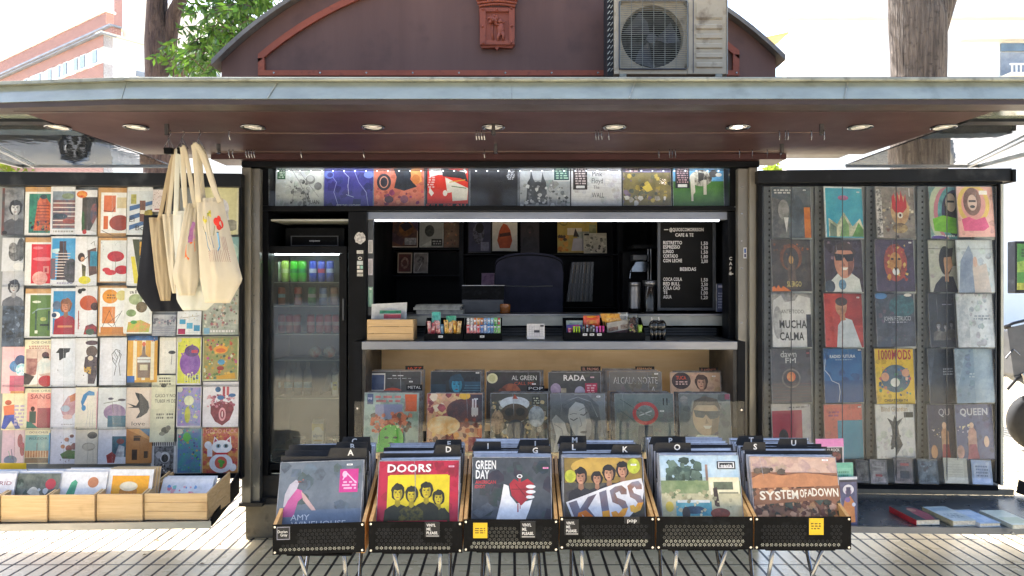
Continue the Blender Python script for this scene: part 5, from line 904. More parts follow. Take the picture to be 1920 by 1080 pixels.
B_(1142, 1240, 697, 303, .697, '74726e:6c6a66:6', 'T .5 .17 .13 ALCALA_NORTE c8c8c4 .84;T .5 .18 .1 ALCALA_NORTE 5c5a58 .8;L .01 .8,.4,.84,.3,.86,.42,.95,.42 ccc;$ .9 .04', 'plain grey record with spiky grey lettering', GU, n=4, side=-1)
B_(1256, 1350, 698, 303, .697, 'c0a48c:b89c84:6', 'E .22 .17 .19 .17 3a2c2c;B .22 .11 .07 TUCA c84c2c .2;X 2 .1 .17 .34 .26 .1 c8a8a0;M .62 .2 .26 c89c80 4a3428 8c8c88:667:20;E .35 .42 .1 .05 7c8078;$ .87 .08', 'tan record of a long haired person in a denim shirt', GU, n=2)
B_(684, 786, 736, 330, .6, '8fa49c:9cb0a8:8', 'R .05 .02 .16 .2 3c4c70;T .1 .1 .04 98 dde .08;X 2 .2 .04 .68 .18 .2 b86c68;R .74 .03 .96 .32 d8602c:c85424:12;R .2 .2 .7 .45 8c8cb0:7c84a4:12;S 90 .14 .35 .86 .68 .06 c8683c,d8805c,a84c2c,5c4c3c,d07048;E .5 .82 .24 .28 58b83c:48a830:9;E .42 .76 .04 .02 20381c;E .58 .76 .04 .02 20381c;E .5 .86 .05 .02 20381c;R .2 .86 .8 1 50b038;S 10 .28 .5 .72 .62 .03 c8e0a0,504838;L .01 .28,.6,.3,.85 445;L .01 .72,.6,.74,.85 445', 'record with a green cartoon blob and orange flowers', GLo, n=2)
B_(801, 905, 737, 330, .6, 'e0b088:d08c68:9', 'S 60 .02 .02 .7 .6 .09 d89c7c,b8545c,e8c890,8c3c44,f0dcc0,a04838;R .66 .02 1 .55 3c3440:544048:14;E .65 .3 .3 .2 4a3038:6c3c3c:20;S 50 0 .45 1 .95 .09 c86430,e89c48,8c3428,f0c070,702820;E .3 .55 .3 .16 f0d8a8:e0a860:14;E .68 .05 .1 .06 e8b840;V 2 .8 .1 .9 .4 .03 e8d8d8;R .8 .25 .92 .38 d8d0d0;T .2 .82 .09 Slipknot 2c1c1c .3;R .75 .75 .98 .99 98283c:7c2030:14;$ .88 .1', 'record covered in orange flames and smoke', GLo, n=1)
B_(920, 1027, 737, 330, .6, '55564e:44453e:14', 'S 150 .02 .15 .98 .98 .06 8c7c58,c0a878,3c4040,a0988c,5c4c40,b8b4a8,74603c,2c3034;E .42 .18 .26 .12 d8dce0:b8bcc0:20;E .42 .34 .24 .16 4c3c2c;E .33 .32 .08 .07 1c1a18;E .52 .32 .08 .07 1c1a18;P .38,.1,.42,.02,.48,.1 a04830;E .44 .65 .16 .2 3c4450:2c3440:14;E .8 .4 .14 .18 b8c0c8:7c848c:20;R .73 .06 .86 .2 20221c;X 3 .74 .07 .85 .19 .08 a8a890;E .12 .5 .12 .2 c0a080:6c5c4c:20', 'brown record crowded with gilded masks and figures', GLo, n=2)
B_(1032, 1134, 738, 331, .6, '82868a:747a7e:6', 'P 0,0,.45,0,.22,.35,.05,.6,0,.5 6a6e72:54585c:9;P .14,.5,.2,.2,.4,.03,.68,.02,.88,.2,.93,.6,.86,.95,.74,1,.62,.9,.4,.75,.26,.6 686c70:4c5054:14;L .012 .3,.12,.5,.06,.74,.14,.86,.4 8a8e92;L .01 .25,.2,.45,.1,.7,.2,.84,.5 54585c;P .34,.26,.46,.14,.6,.18,.7,.34,.75,.52,.73,.7,.64,.83,.56,.84,.46,.74,.36,.56,.32,.4 bcbec0:a6a8aa:7;P .62,.2,.7,.34,.75,.52,.73,.7,.64,.83,.62,.7,.66,.5 8e9094:808286:9;P .02,.45,.1,.36,.26,.5,.32,.72,.26,.97,.05,1,.1,.72 b6b8ba:9c9ea0:8;L .012 .06,.52,.2,.6,.24,.8 84868a;L .016 .36,.43,.42,.46,.49,.42 3c3e44;L .016 .55,.36,.61,.37,.67,.32 3c3e44;L .01 .35,.36,.42,.34,.48,.35 5c5e64;L .01 .53,.29,.6,.25,.67,.24 5c5e64;L .01 .53,.4,.57,.54,.53,.57 84868a;E .6 .66 .06 .022 66686e;L .008 .54,.66,.66,.64 4c4e54;$ .88 .05', 'black and white record of a face resting on a hand', GLo, n=1)
B_(1152, 1262, 738, 330, .6, '6f7a78:64706e:8', 'E .52 .34 .22 .2 c04444:b03c3c:12;E .52 .34 .16 .14 74807e;L .02 .42,.38,.62,.3 c8ccd0;L .02 .44,.32,.6,.38 a8acb0;L .012 .1,.1,.4,.3 4c5856;L .012 .1,.3,.3,.45 4c5856;P .4,.55,.64,.55,.66,1,.36,1 48525c:3c4650:14;V 2 .8 .08 .92 .2 .02 222;$ .8 .3', 'grey green record with a red ring at its centre', GLo, n=3, side=-1)
B_(1272, 1368, 738, 331, .6, '5f6664:6c7270:8', 'S 8 .05 .05 .95 .4 .12 48504e,7c7c78,4c4444;P .02,1,.15,.85,.35,.7,.72,.72,.95,.9,1,1 ccd2c0:b8c0ae:8;E .52 .4 .26 .32 b8a080:a48c70:9;P .25,.3,.3,.12,.5,.04,.75,.1,.82,.3,.7,.2,.35,.2 4c4438;P .28,.28,.5,.3,.8,.3,.76,.42,.6,.44,.52,.36,.46,.42,.32,.4 3c484c;P .46,.55,.63,.55,.58,.6,.5,.6 d8d4c4;P .52,.42,.57,.51,.5,.52 8c7860;P .64,.44,.78,.4,.74,.64,.6,.72 8c7c68:746450:20;E .5 .95 .1 .08 5c8090;E .08 .98 .14 .12 4c6068;R .9 0 1 .1 8c4058', 'record of a smiling person in goggles behind the glass', GLo, n=2, side=-1)
# hand-lettered genre tags
GTG = 'black genre tags standing up behind the records'
for (x0, x1, y0, y1, s, t, c) in ((760, 794, 686, 703, 303, 'JAZZ', 'd05838'), (1089, 1126, 687, 703, 301, 'EL PALMAS', 'e0a898'), (1191, 1227, 687, 703, 301, 'ESPANOL', 'e8b080'), (1311, 1346, 689, 703, 301, 'FLAMENCO', 'd8886c'), (762, 792, 721, 745, 326, 'METAL', 'dcdcdc'), (988, 1021, 723, 745, 326, 'POP', 'dcdcdc')):
    Y = F/s+.008; mb = MB(); X0, X1 = WX(x0, Y), WX(x1, Y); zt = WZ(y0, Y); zb = zt-.16
    mb.box(X0, X1, Y, Y+.002, zb, zt, 0, pc('16171b')); mb.text(((X0+X1)/2, Y-.0006, zt-.016), (1, 0, 0), (0, 0, 1), t, .017, 0, pc(c), False, (X1-X0)*.8)
    mb.build('genre_tag', 'matte_print', None, 'black tag hand lettered '+t+' behind the records', 'tag', GTG)
# ================================================================ six bins of records on folding stands
# px of panel (x0, x1, ytop, ybot), front sleeve (x0, x1, ytop), etc.
BINS = [
 dict(p=(510, 685, 984, 1040), f=(527, 683, 867), n=10, lab='AMY WINEHOUSE', roll=.035, side='left',
   base='5c6672:6c7682:6', spec='R 0 .75 1 1 5a6a80:66768c:8;P .13,.35,.2,.28,.24,.32,.2,.5,.12,.68,.07,.7,.08,.5 b4b0bc;P .08,.72,.12,.6,.22,.42,.28,.45,.3,.55,.24,.62,.2,.85,.06,.85 bc5c94:a84c84:14;P .27,.46,.32,.52,.44,.72,.46,.76,.41,.76,.3,.6 c8a8a4;E .27 .32 .05 .012 4c4c54;S 6 .2 .28 .32 .33 .012 9c5c50;R .72 .14 .94 .5 c4388c:b83080:8;E .78 .22 .03 .05 e0b4d0;L .012 .76,.3,.8,.2,.92,.36 ecc0dc;X 3 .75 .32 .92 .46 .1 ecb8d8;T .28 .86 .085 AMY dcdfe4 .22;T .5 .965 .085 WINEHOUSE dcdfe4 .64;$ .83 .07', desc='dark blue record lettered AMY WINEHOUSE with a pink sticker', tags=(('A', 620, 688, 840, 0, .55), ('B', 632, 690, 829, 2, .5), ('C', 644, 695, 819, 4, .4)), stick='doran'),
 dict(p=(690, 868, 978, 1036), f=(711, 862, 864), n=9, lab='DOORS', roll=.012,
   base='a81c3c:b02040:5', spec='B .38 .12 .12 DOORS ececec .54;R .12 .24 .88 .95 d8c41c;R .14 .225 .86 .965 d8c41c;S 26 .16 .76 .84 .9 .06 2c2c14,3c3814;M .25 .5 .17 d0bc24:a89818:30 24240f 24240f;M .75 .58 .15 d0bc24:a89818:30 24240f 2c2c14;M .6 .47 .165 d0bc24:a89818:30 24240f 24240f;M .42 .53 .16 d0bc24:a89818:30 24240f 5c5414:24240f:60;R .14 .93 .86 1 a81c3c:b02040:5;$ .9 .1 e8a8c0', desc='crimson record lettered DOORS with a yellow panel', tags=(('D', 818, 864, 834, 1, .5), ('F', 818, 866, 824, 4, .5)), stick='vinyl'),
 dict(p=(868, 1048, 974, 1034), f=(886, 1033, 857), n=9, lab='GREEN DAY', roll=0,
   base='3a4048:4a5058:7', spec='B .17 .12 .13 GREEN dcdfe2 .26;B .13 .27 .13 DAY dcdfe2 .17;B .17 .39 .05 AMERICAN b03840 .26;B .1 .46 .05 IDIOT b03840 .13;P .3,1,.36,.7,.4,.42,.46,.45,.48,.6,.56,.72,.7,.68,.76,.66,.72,.82,.66,1 dde0e6;P .47,.42,.53,.34,.6,.4,.7,.34,.78,.42,.76,.58,.62,.75,.5,.6 a82c38:902430:14;E .6 .3 .035 .03 d8dce0;E .6 .3 .02 .018 3a4048;R .585 .33 .615 .4 b03840;E .74 .46 .06 .028 dde0e6;E .74 .54 .06 .028 dde0e6;E .73 .62 .055 .026 dde0e6;L .01 .5,.5,.75,.5 701c28;L .01 .55,.42,.68,.62 701c28;R .57 .72 .585 .85 a02c38;R .6 .72 .61 .8 a02c38;P 0,.85,.2,.7,.3,.8,.1,.95 525860;$ .93 .17 e088b8', desc='charcoal record lettered GREEN DAY with a fist holding a red heart', tags=(('G', 975, 1032, 836, 1, .5), ('I', 890, 940, 828, 3, .5), ('J', 975, 1030, 824, 4, .5)), stick='both'),
 dict(p=(1048, 1229, 969, 1030), f=(1055, 1205, 857), n=9, lab='KISS', roll=0,
   base='4c4840:3c3a36:9', spec='R .02 .02 .98 .4 8c7434:6c5c30:8;E .5 .15 .4 .16 b89848:9c8040:10;M .22 .3 .17 b8886c 1c1818 24242a;M .42 .33 .14 b8886c 1c1818 24242a;M .57 .25 .17 c09070 1c1818 2c2c34;M .74 .2 .17 b8886c 1c1818 2c2428;E .09 .3 .07 .1 c0c040:98a030:30;E .88 .14 .08 .12 b8c040:8c9830:30;P .03,.7,.25,.6,.5,.48,.74,.38,.97,.33,1,.5,.96,.72,.8,.92,.66,1,.12,1 dcdce0;P .06,.71,.16,.67,.2,.8,.3,.62,.41,.57,.3,.79,.42,.98,.32,1,.22,.88,.25,1,.15,1 74788a:5c4c54:7;P .44,.55,.53,.51,.57,.98,.48,.99 747a8c:6c545c:7;P .57,.52,.64,.46,.72,.44,.78,.5,.78,.58,.71,.58,.69,.53,.64,.56,.66,.63,.76,.68,.79,.78,.75,.9,.66,.95,.6,.94,.58,.85,.64,.83,.67,.87,.72,.8,.68,.74,.6,.7 7c8294:7c5c50:7;P .79,.45,.85,.39,.93,.37,.97,.43,.97,.5,.9,.5,.88,.46,.85,.5,.87,.56,.95,.6,.98,.7,.94,.82,.87,.86,.82,.84,.81,.75,.86,.74,.88,.77,.91,.71,.88,.66,.82,.62 848a9c:8c6450:7;P .18,.86,.27,.82,.42,.98,.32,1,.22,.88,.25,1,.15,1 e08a2c:d07020:14;P .47,.84,.56,.82,.57,.98,.48,.99 e8a030:c8641c:14;P .58,.85,.64,.83,.67,.87,.72,.8,.79,.78,.75,.9,.66,.95,.6,.94 f0b040:d87824:14;P .81,.75,.86,.74,.88,.77,.91,.71,.98,.7,.94,.82,.87,.86,.82,.84 f0b848:e08828:14;$ .88 .12', desc='record lettered KISS in chrome and flame colours', tags=(('K', 1150, 1203, 834, 1, .42), ('L', 1052, 1100, 830, 2, .5), ('M', 1050, 1100, 817, 4, .55)), stick='vinyl2'),
 dict(p=(1229, 1413, 969, 1030), f=(1235, 1384, 853), n=9, lab='OASIS', roll=0,
   base='a9bcc0:b8c8cc:9', spec='R 0 0 1 .35 9cb8cc:b4c8d4:10;S 46 .1 .06 .5 .42 .07 3c5048,4c6054,5c7064,34443c;R .28 .3 .31 .55 3a4a3c;S 30 0 .4 1 .6 .05 5c7050,708458,8c9870,48604c;R 0 .4 1 .7 6c8058:8c9870:14;R 0 .6 1 1 c4bc98:a8a484:12;R .6 .35 .98 .6 d0c8a8:e0dab8:14;R .57 .15 .6 .4 8c7468;R .66 .42 .9 .54 5c6450;R .18 .72 .62 .94 4c8c98:68a4ac:14;R .2 .7 .6 .74 d8dcd8;E .4 .85 .14 .06 3c5468;P .65,.52,.7,.5,.72,.8,.66,.8 4a3c34;R .62 .44 .64 .62 e8e0cc;R .72 .58 .96 .6 8c8c74;S 24 .02 .66 .98 .98 .03 c8c09c,9c9878,b0a888,d8d0b0;E .72 .9 .12 .08 8c4c3c:5c3830:30;E .1 .8 .05 .08 c8b048;E .3 .9 .05 .1 4c4440;R .72 .1 .95 .22 1c1c1c;R .735 .115 .935 .205 e4e4e4;R .75 .125 .92 .195 1c1c1c;B .835 .165 .05 oasis e8e8e8 .14;S 20 .05 .55 .6 .7 .04 7c8c64,a09c78,c8c4a0', desc='record photo of a house and car with a small oasis logo', tags=(('O', 1230, 1296, 830, 1, .6), ('P', 1222, 1286, 818, 3, .55)), stick='none'),
 dict(p=(1413, 1597, 969, 1030), f=(1404, 1566, 855), n=10, lab='SYSTEM', roll=-.012,
   base='c0a494:b89c8c:6', spec='R 0 .25 1 .99 9c6c50:7c5a44:12;S 240 0 .3 1 .98 .045 b88a60,5c4434,c89a78,48483a,8c5c44,d0a080,6c4434;P 0,.35,.15,.25,.35,.3,.6,.25,1,.3,1,.45,0,.5 a87450:b88058:20;S 10 .05 .2 .4 .26 .05 54483c,6c5c4c;S 6 .3 .55 .9 .8 .08 4c5448;P .02,.62,.5,.5,1,.44,1,.64,.5,.7,.02,.76 94684c:80583f:14;B .2 .61 .13 SYS e4ddcc .24;B .42 .59 .13 TEM e4ddcc .2;B .58 .57 .12 OF e4ddcc .08;B .655 .56 .1 A e4ddcc .06;B .83 .55 .12 DOWN e4ddcc .3;$ .87 .05', desc='sandy hillside record lettered SYSTEM OF A DOWN', tags=(('S', 1396, 1436, 829, 1, .5), ('U', 1462, 1514, 822, 3, .5), ('T', 1385, 1432, 817, 5, .5)), stick='yellow'),
]
def perf_panel(x0, x1, z0, z1, Y, rim=.02):
    """black front panel pierced by rosettes of petal-shaped slots"""
    mb = MB(); k = .0185; row = 0
    mb.box(x0, x1, Y, Y+.004, z0, z1)
    return mb
for bi, b in enumerate(BINS):
    sd_ = b['desc'].split(' with ')[0].split(' in ')[0]
    x0, x1, yt, yb = b['p']; s = 508; Y = F/s
    X0, X1 = (x0-960)/s+.003, (x1-960)/s-.003; zt = EYE+(540-yt)/s; zb = EYE+(540-yb)/s
    B = thing('record_bin', ((X0+X1)/2, Y+.17, zb), 'black fronted bamboo bin holding the '+sd_, 'record bin', 'record bins lined up on folding stands')
    # front panel with petal slots cut from the lower part: built from outline strips
    slope = .03 if bi == 0 else 0
    P = MB().prism([(X0, Y, zb), (X1, Y, zb+slope*(X1-X0)), (X1, Y, zt+slope*(X1-X0)), (X0, Y, zt)], (0, .004, 0)).build('front_panel', 'black_plastic', B, bevel=.0012)
    mb = MB(); mc = MB(); mw = MB(); mm = MB(); nx = int((X1-X0-.05)/.0165); r2 = random.Random(bi)
    blocks = {'doran': [(0, .24)], 'vinyl': [(.6, .78)], 'both': [(.02, .22), (.6, .8)], 'vinyl2': [(.0, .2)], 'none': [], 'yellow': [(.56, .76)]}[b['stick']]
    for j in range(6):
        for i in range(nx):
            cx0 = X0+.03+i*.0165+(.00825 if j % 2 else 0); cz0 = zb+.017+j*.0135
            if cz0 > zt-.012 or cx0 > X1-.022: continue
            u = (cx0-X0)/(X1-X0)
            if j > 1 and any(a0-.03 < u < a1+.03 for a0, a1 in blocks): continue
            for q in range(6):
                t = q*math.pi/3+(.5 if (i+j) % 2 else 0); dx, dz = math.cos(t), math.sin(t); L_, w_ = .0031, .0011; ox = cx0+dx*.0043; oz = cz0+dz*.0043+slope*(cx0-X0)
                tgt = mw if j < 1 or (bi in (2, 3, 4) and j == 1) else (mm if bi == 4 or (bi == 2 and u < .6) else mc)
                tgt.face([(ox-dx*L_, Y-.0006, oz-dz*L_), (ox-dz*w_, Y-.0006, oz+dx*w_), (ox+dx*L_, Y-.0006, oz+dz*L_), (ox+dz*w_, Y-.0006, oz-dx*w_)])
    mw.build('light_slots', 'rack_light', P)
    if mc.v: mc.build('dark_slots', 'grey_slot', P)
    if mm.v: mm.build('dim_slots', 'mid_slot', P)
    mb = MB()
    for xx in (X0+.008, X1-.008):
        for zz in (zb+.008, zt-.008): mb.cyl((xx, Y-.003, zz+slope*(xx-X0)), (xx, Y+.001, zz+slope*(xx-X0)), .0042, n=10)
    mb.build('screws', 'screw', P)
    for xa in (X0, X1-.012):
        zr = .765
        MB().prism([(xa, Y+.0045, zb+.004), (xa, Y+.33, zb+.05), (xa, Y+.33, zr+.06), (xa, Y+.26, zr), (xa, Y+.0045, zt-.002)], (.012, 0, 0)).build('bamboo_side', 'bamboo', B, bevel=.001)
    MB().prism([(X0+.0125, Y+.005, zb+.006), (X0+.0125, Y+.33, zb+.052), (X0+.0125, Y+.33, zb+.058), (X0+.0125, Y+.005, zb+.012)], (X1-X0-.025, 0, 0)).build('bin_floor', 'bamboo', B)
    # stickers
    def stk(u0, u1, v0, v1, spec, base):
        w_ = X1-X0; h_ = zt-zb
        cover('sticker', (X0+u0*w_, Y-.0018, zt-v0*h_+slope*u0*w_), ((u1-u0)*w_, 0, slope*(u1-u0)*w_), (0, 0, -(v1-v0)*h_), spec, None, None, None, base, .0006, 'matte_print', P)
    Vsp = 'B .42 .22 .17 VINYL dcdcdc .6;B .28 .47 .17 ME. dcdcdc .32;B .5 .72 .17 PLEASE. dcdcdc .76;R .1 .9 .95 .94 ccc'
    if b['stick'] == 'doran': stk(.04, .19, .06, .52, 'R .04 .04 .96 .08 99a;R .04 .92 .96 .96 99a;R .04 .04 .07 .96 99a;R .93 .04 .96 .96 99a;T .45 .38 .2 Dorian eee .7;T .55 .62 .2 Gray eee .5', '14161b')
    if b['stick'] == 'vinyl': stk(.6, .76, .0, .5, Vsp, '101216')
    if b['stick'] == 'both': stk(.1, .25, .1, .58, 'X 3 .1 .3 .85 .72 .3 6c5c10', 'd8b51c'); stk(.6, .76, .05, .58, Vsp, '101216')
    if b['stick'] == 'vinyl2': stk(.05, .2, .08, .56, Vsp, '101216'); stk(.68, .84, .0, .2, 'T .5 .5 .6 pop eee .6', '0f1115')
    if b['stick'] == 'yellow': stk(.565, .715, .04, .55, 'X 3 .12 .25 .8 .7 .3 6c5c10', 'd8b51c')
    # folding stand
    S_ = thing('folding_stand', ((X0+X1)/2, Y+.17, 0), 'crossed chrome folding stand under the '+sd_+' bin', 'stand', 'folding stands under the record bins')
    xa, xb = X0+.07, X1-.07
    for i, (xt, x2) in enumerate(((xa, xa-.035), (xa+.015, xa+.05), (xb, xb+.03), (xb-.015, xb-.05))):
        yt_, yb_ = (Y+.04, Y+.34) if i % 2 else (Y+.30, Y+.0)
        MB().tube([(xt, yt_, zb-.012+.05*(yt_-Y)/.33), ((xt+x2)/2, (yt_+yb_)/2, zb/2), (x2, yb_, .012)], [.0075]*3, 10).build('leg', 'chrome', S_, smooth=True); 
    MB().box(X0+.045, X1-.05, Y+.012, Y+.05, zb-.011, zb-.001).build('top_bar', 'black_plastic', S_, bevel=.004)
    # sleeves
    fx0, fx1, fy = b['f']; sf = 484; Yf = F/sf; ztop = EYE+(540-fy)/sf; w_ = (fx1-fx0)/sf; Xl = (fx0-960)/sf; h_ = .315; ln = .085
    rr = random.Random(bi+40)
    U = Vector((w_, 0, b['roll']*w_)); V = Vector((-b['roll']*h_*0, -ln, -.295))
    z_top = min(ztop, zb+.008+.295+.03)
    cover('vinyl_record', (Xl, Yf, ztop), U, V, b['spec'], b['desc']+', front of its bin', 'record', 'front records of the six bins', b['base'], .004, av=.78)
    n = b['n']+5; dY = .27/(n+1)
    for i in range(1, n+1):
        sx_ = rr.uniform(-.004, .006); zz = ztop+rr.uniform(-.004, .008)+.012*i/n
        rl = b['roll']+rr.uniform(-.012, .012)
        cover('vinyl_record', (Xl+sx_, Yf+dY*i, zz), Vector((w_, 0, rl*w_)), Vector((0, -ln, -.3)), 'R .01 .004 .99 .03 '+rr.choice(['d8dce6', 'c8ccd8', 'e0e2ea', 'b0b4c0']), 'clear sleeved record filed behind the '+sd_, 'record', 'records filed behind the '+sd_, rr.choice(['b8bcc8', '8c90a0', 'a8a49c', '5c606c', 'c8ccd8', '78705c']), .009, edge=rr.choice(['dde0e8', 'f0f2f6', 'c8ccd4', 'e4e6ee']))
    for (ch, tx0, tx1, ty, k, u) in b['tags']:
        Yd = Yf+dY*1.5*k+dY*.62; zt_ = WZ(ty, Yd); mb = MB(); Xa, Xb = WX(tx0, Yd), WX(tx1, Yd); xl, xr = Xl-.004, Xl+w_+.006; zs = zt_-.033
        mb.box(xl, xr, Yd, Yd+.002, zs-.27, zs, 0, pc('15171c')); mb.prism([(Xa-.012, Yd, zs), (Xb, Yd, zs), (Xb-.002, Yd, zt_), (Xa, Yd, zt_)], (0, .002, 0), 0, pc('15171c'))
        mb.text((Xa+(Xb-Xa)*u, Yd-.0006, zt_-.0175), (1, 0, 0), (0, 0, 1), ch, .022, 0, pc('dddddf'), True)
        mb.build('letter_divider', 'matte_print', None, 'black index divider with white letter '+ch+' on its raised tab', 'divider', 'letter dividers in the record bins')
# ================================================================ tote bags
def tote(name, label, mat, px, py, topw, botw, h, Y, straps, hookx, hz, bulge=.035, skew=0, prt=None, seed=1, rot=0.0, corner=.22):
    """cloth bag lofted from a narrow gathered top to a wide slumped foot; px,py = top centre"""
    s = F/Y; rnd = random.Random(seed); T = thing(name, W(px, py+h, Y), label, 'tote bag', 'tote bags hanging from the canopy rail')
    tl, tr_ = topw; bl, br = botw; NU, NV = 26, 26
    def prof(v):      # left and right edge in px at height fraction v
        e = v**1.15
        if v < 1-corner: f = (v/(1-corner))**1.1; l, r = tl+(bl-tl)*f, tr_+(br-tr_)*f
        else: f = (v-(1-corner))/corner; l, r = bl+(abs(bl)*.42)*f, br-(abs(br)*.42)*f
        return l, r
    ph = [rnd.uniform(0, 6) for _ in range(5)]
    def pt(u, v, side):
        l, r = prof(v); X = WX(px+skew*v+l+(r-l)*u, Y); Z = WZ(py+h*v+6*abs(u-.5)*v*v*0, Y)
        d = math.sin(math.pi*u)**.6*(.006+bulge*math.sin(math.pi*min(1, v*.9+.08))**.8)
        wr = (.007*math.sin(9*u+ph[0]+2*v)+.005*math.sin(17*u+ph[1]-3*v)+.003*math.sin(26*u+5*v+ph[2]))*(1.1-.6*v)*math.sin(math.pi*u)
        wr += .004*math.sin(7*v+4*u+ph[3])*math.sin(math.pi*u)
        y = Y-side*(d+ (wr if side > 0 else -wr*.5))
        dx = (u-.5); return Vector((X, y+rot*(X-WX(px, Y)), Z))
    vsx = []; fs = []
    for side in (1, -1):
        off = len(vsx)
        for j in range(NV+1):
            for i in range(NU+1): vsx.append(pt(i/NU, j/NV, side))
        for j in range(NV):
            for i in range(NU):
                q = (off+j*(NU+1)+i, off+j*(NU+1)+i+1, off+(j+1)*(NU+1)+i+1, off+(j+1)*(NU+1)+i); fs.append(q if side > 0 else q[::-1])
    for i in range(NU): fs.append((NV*(NU+1)+i, NV*(NU+1)+i+1, (NV+1)*(NU+1)+NV*(NU+1)+i+1, (NV+1)*(NU+1)+NV*(NU+1)+i))
    body = MB(); body.mesh(vsx, fs); bd = body.build('bag_body', mat, T, smooth=True)
    hem = MB(); hem.tube([pt(i/NU, .035, 1)+Vector((0, -.0015, 0)) for i in range(1, NU)], .0012, 5); hem.build('hem', mat, bd)
    for (ua, ub, side, cw) in straps:
        a, b_ = pt(ua, .04, side), pt(ub, .04, side); hk_ = Vector((hookx, Y-.02*side+.02, hz)); pts = []
        for i in range(25):
            t = i/24; x = a.x+(hk_.x-a.x)*min(1, t*2)**.8 if t <= .5 else b_.x+(hk_.x-b_.x)*min(1, (1-t)*2)**.8
            z = a.z+(hk_.z-a.z)*math.sin(math.pi*min(t, 1-t))**.95 if 1 else 0
            y = a.y+(hk_.y-a.y)*math.sin(math.pi*min(t, 1-t)); pts.append((x, y, z))
        MB().tube(pts, cw, 10, flat=(1, 0, 0)).build('strap', mat, T, smooth=True)
    if prt:
        mb = MB(); u0, u1, v0, v1, spec = prt; rn = random.Random(3)
        O = Vector((0, 0, 0)); art(mb, O, Vector((1, 0, 0)), Vector((0, 0, -1)), Vector((0, -1, 0)), spec, rn)
        def mp(p):
            u = u0+(u1-u0)*p[0]; v = v0+(v1-v0)*(-p[2]); q = pt(u, v, 1); return (q.x, q.y-.0012+p[1]*.4, q.z)
        m2 = MB(); m2.f = mb.f; m2.m = mb.m; m2.c = mb.c
        m2.v = [mp(p) for p in mb.v]; m2.build('printed_motif', 'matte_print', bd)
    return T
hz = 2.20
tote('tote_bag', 'black tote bag hanging at the back left of the bunch', 'tote_black', 312, 404, (-40, 40), (-60, 40), 180, 3.56, [(.45, .72, 1, .012)], -1.672, hz, seed=2, skew=8, bulge=.02, rot=.1)
tote('tote_bag', 'tan tote bag folded narrow in front of the black one', 'tote_tan', 298, 408, (-19, 17), (-15, 16), 156, 3.53, [(.6, .95, 1, .0105)], -1.655, hz, seed=3, skew=12, bulge=.014)
tote('tote_bag', 'ivory tote bag with a turned corner beside the tan one', 'tote', 324, 402, (-20, 17), (-12, 16), 148, 3.505, [(.3, .8, 1, .0105)], -1.64, hz, seed=4, skew=6, bulge=.016)
tote('tote_bag', 'off white tote bag hanging low in the middle of the bunch', 'tote_white', 348, 396, (-24, 30), (-26, 50), 186, 3.48, [(.12, .5, 1, .0125)], -1.625, hz, seed=5, skew=10, bulge=.02, corner=.1)
tote('tote_bag', 'cream tote bag with an orange and purple print half hidden', 'tote', 360, 382, (-12, 12), (-32, 20), 172, 3.43, [(.1, .85, 1, .0115)], -1.585, hz, seed=6, skew=-6, bulge=.03,
     prt=(.5, .9, .2, .62, 'P .5,0,1,0,1,.5,.3,.55,.35,.3 b07ca8:9c5c98:30;S 14 .3 .1 1 .5 .12 c88cb0,8c5c98,e0a8a0,d8c050;P .1,.6,.4,.5,.95,.55,1,.75,.4,1,.2,.9,0,.95 e0702c:d86020:20'))
tote('tote_bag', 'cream tote bag in front printed with red and yellow flowers in a blue glass', 'tote', 392, 372, (-24, 26), (-20, 60), 196, 3.37, [(.14, .9, 1, .013), (.2, .8, -1, .012)], -1.505, hz, seed=7, skew=4, bulge=.045,
     prt=(.22, .92, .12, .62, 'R .22 .75 .95 .98 d8c8b8;H 6 .22 .77 .95 .98 .010 7c3048;V 12 .22 .76 .95 .98 .009 7c3048;V 4 .78 .5 .95 .76 .009 7c3048;L .014 .3,.48,.25,.2 5c6434;L .014 .42,.48,.42,.1 5c6434;L .014 .55,.48,.62,.3 5c6434;L .014 .2,.5,.05,.3 5c6434;P .18,.42,.72,.42,.7,.7,.6,.78,.32,.78,.22,.7 7cb8dc:68a8d0:12;L .016 .18,.42,.74,.42 2c3448;L .014 .18,.42,.22,.7,.32,.78,.6,.78,.7,.7,.74,.42 2c4c78;L .014 .45,.5,.5,.72 2c4c78;L .014 .3,.5,.4,.66 2c4c78;E .72 .22 .12 .08 c8281c:d83424:20;E .86 .26 .1 .09 c8281c:d83424:20;E .78 .32 .1 .06 b82418;E .84 .16 .07 .06 d03020;S 12 .34 .02 .52 .12 .05 b8a828,8c9830,d8c850;S 12 .08 .12 .34 .24 .05 d8c840,b8a828,a8a030'))
for x, lab in ((-1.665, 'left'), (-1.60, 'middle'), (-1.52, 'right')):
    hg = thing('clip_hanger', (x, 3.47, 2.2), lab+' black clip hanger carrying the tote bags', 'hanger', 'hangers carrying the tote bags')
    MB().tube([(x, 3.476, 2.279), (x+.006, 3.468, 2.286), (x+.01, 3.468, 2.27), (x-.004, 3.47, 2.25), (x+.002, 3.47, 2.20)], .002, 6).build('wire_hook', 'chrome', hg); MB().tube([(x-.03, 3.475, 2.195), (x, 3.47, 2.245), (x+.03, 3.465, 2.195)], .002, 6).build('wire_arm', 'chrome', hg)
    MB().box(x-.02, x+.02, 3.455, 3.48, 2.17, 2.20).build('clip', 'black_plastic', hg, bevel=.003)
